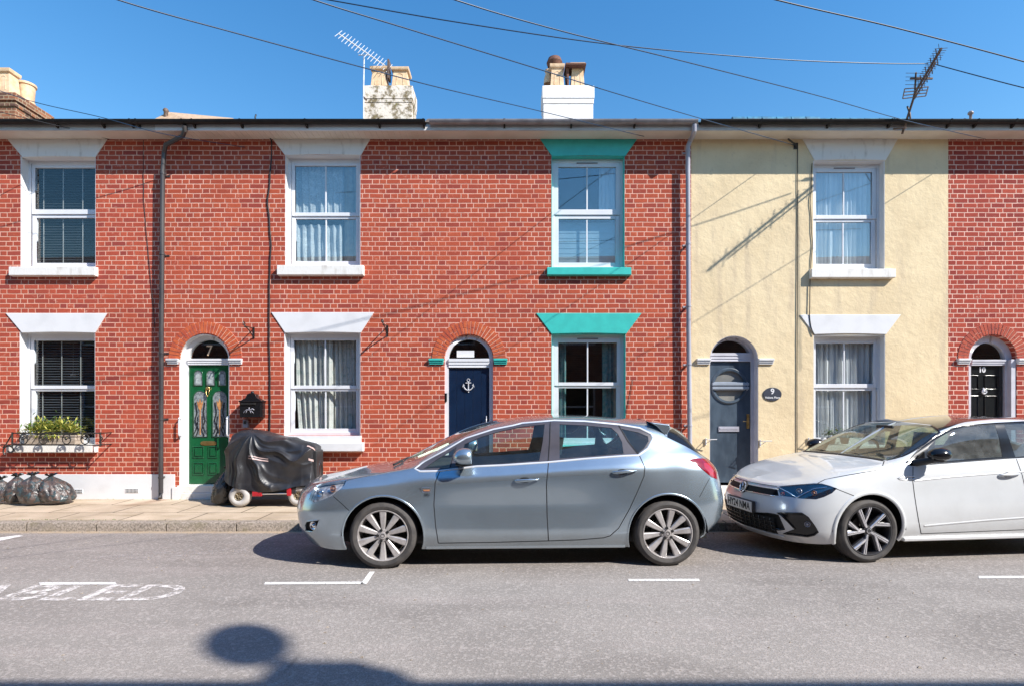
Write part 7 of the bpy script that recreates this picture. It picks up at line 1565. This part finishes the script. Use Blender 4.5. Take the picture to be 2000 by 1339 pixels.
def bp(u, v, d=0): return tuple(Vector(bc)+ut*u+vt*v+Vector((-1, 0, 0.2))*d)
mb.add([bp(0, 0, 0.0)]+[bp(0.064*math.cos(t), 0.064*math.sin(t), 0.0) for t in th[:-1]], [(0, 1+k, 1+(k+1) % 28) for k in range(28)]); mb.add([bp(0.064*math.cos(t), 0.064*math.sin(t), 0.0) for t in th[:-1]]+[bp(0.066*math.cos(t), 0.066*math.sin(t), -0.02) for t in th[:-1]], [(k, (k+1) % 28, 28+(k+1) % 28, 28+k) for k in range(28)])
bd_ = mb.build('badge', M['char'], car2, fix=False); mb = MB()
mb.tube([bp(0.058*math.cos(t), 0.058*math.sin(t), 0.004) for t in th], 0.0055, 6)
for s_ in (-1, 1):
    mb.tube([bp(s_*0.022, 0.052, 0.005), bp(s_*0.002, 0.006, 0.005)], 0.005, 5)                       # V
    mb.tube([bp(s_*0.050, 0.022, 0.005), bp(s_*0.024, -0.046, 0.005), bp(s_*0.001, 0.0-0.004, 0.005)], 0.005, 5)   # W
mb.build('emblem', M['alloy_cut'], bd_)
pc = fp(0, 0.47, 0.016); pw, ph_ = 0.26, 0.0555; mb = MB().box(pc[0]-0.012, pc[0], HC-pw, HC+pw, pc[2]-ph_, pc[2]+ph_); po = mb.build('number_plate', M['plate'], car2, bevel=0.004)
text_mb('HY24 NMA', 0.108, lambda x, y, z: (pc[0]-0.0125-z, HC-x, pc[2]+y), 0.001, bold=0.002, sx=0.86, sp=1.05).build('characters', M['char'], po, fix=False)
MB().box(pc[0]-0.002, pc[0]+0.03, HC-pw-0.01, HC+pw+0.01, pc[2]-ph_-0.008, pc[2]+ph_+0.008).build('plate_holder', M['black_matt'], po, bevel=0.003)
lines(B, car2, 'bonnet_gap', hgap, 0.008); lines(B, car2, 'door_gap', [(1783, 910), (1783, 941), (1786, 965), (1789, 985), (1794, 1015), (1799, 1041)], 0.008)
lines(B, car2, 'door_gap', [(1985, 895), (1996, 925), (2004, 960), (2002, 1033), (1900, 1037), (1799, 1041)], 0.007); lines(B, car2, 'panel_gap', [(1634, 953.6), (1650, 960), (1669, 967.5)], 0.006); lines(B, car2, 'bonnet_gap', [(1456, 938), (1480, 943), (1518, 949)], 0.007)
ribbon(B, B.pixo([(1786, 938), (1850, 931), (1925, 925), (2000, 920), (2060, 917)]), 0.018, 0.003, 'body_crease', M['carwhite'], car2)
ribbon(B, B.pixo([(1805, 1026), (1860, 1021), (1930, 1015), (2000, 1010)]), 0.022, 0.003, 'body_crease', M['carwhite'], car2)
ribbon(B, arF[1:-1], 0.040, 0.010, 'arch_lip', M['carwhite'], car2); ribbon(B, arR[1:-1], 0.040, 0.010, 'arch_lip', M['carwhite'], car2)
ribbon(B, dens(dlo, 0.05), 0.010, 0.004, 'window_trim', M['black_gloss'], car2, closed=True)
ribbon(B, B.pix([(1753, 933), (1768, 930), (1785, 929), (1785, 934), (1768, 936), (1758, 936)]), 0.006, 0.004, 'wing_badge', M['chrome'], car2, closed=True)
handle(B, car2, fd, (1950, 927), (1990, 924.5), M['carwhite'])
m0 = car_pt(1836, 888, -0.06); mirror(B, car2, m0, (0.118, 0.09, 0.075), M['black_gloss'], (m0[0]-0.14, 0.10, m0[2]-0.09))
q = car_pt(1795, 900, 0.09); MB().prism([(q[0]-0.08, q[2]-0.02), (q[0]+0.06, q[2]-0.02), (q[0]+0.05, q[2]+0.10)], 0.075, 0.10).build('mirror_sail', M['black_gloss'], car2, bevel=0.004)
for ya in (0.055, 2*HC-0.13): MB().box(0.39, WB2-0.39, ya, ya+0.075, 0.195, 0.235).build('side_skirt', M['carwhite'], car2, bevel=0.012)
MB().tube([(.34, .35, 1.0), (.36, .7, 1.03), (.38, 1.0, 1.035)], 0.007, 6).tube([(.34, .95, 1.01), (.36, 1.25, 1.03), (.38, 1.5, 1.015)], 0.007, 6).build('wiper', M['black_matt'], car2)
underbody(car2, -0.66, 3.0, 2*HC, (0.0, WB2))
for yy in (0.45, 2*HC-0.45): seat(car2, 1.25, yy, mat='seatp')
seat(car2, 2.05, HC, 'rear_seat', mat='seatp', w_=1.25, head=False, tall=0.5)
MB().box(0.35, 0.80, 0.14, 2*HC-0.14, 0.62, 0.985).box(0.4, 2.9, 0.2, 2*HC-0.2, 0.2, 0.3).build('dashboard', M['seatp'], car2, bevel=0.04)
mb = MB(); cst = Vector((0.98, 2*HC-0.45, 0.98)); mb.tube([cst+Vector((0.07*math.sin(t), 0.18*math.cos(t), 0.17*math.sin(t))) for t in np.linspace(0, 2*math.pi, 25)], 0.014, 8); mb.tube([cst, cst+Vector((-0.2, 0, -0.08))], 0.04, 8); mb.tube([cst+Vector((0, -0.17, 0)), cst+Vector((0, 0.17, 0))], 0.015, 6); mb.build('steering_wheel', M['black_matt'], car2)
MB().box(0.86, 0.89, HC-0.12, HC+0.12, 1.27, 1.34).build('rear_view_mirror', M['black_matt'], car2, bevel=0.01)
for x in (0.0, WB2):
    wheel(car2, x, 0.316, 0.316, 0.240, 'vee', True, 2*HC, 2.0, inset=0.035); wheel(car2, x, 0.316, 0.316, 0.240, 'vee', False, 2*HC, 2.0, inset=0.035)
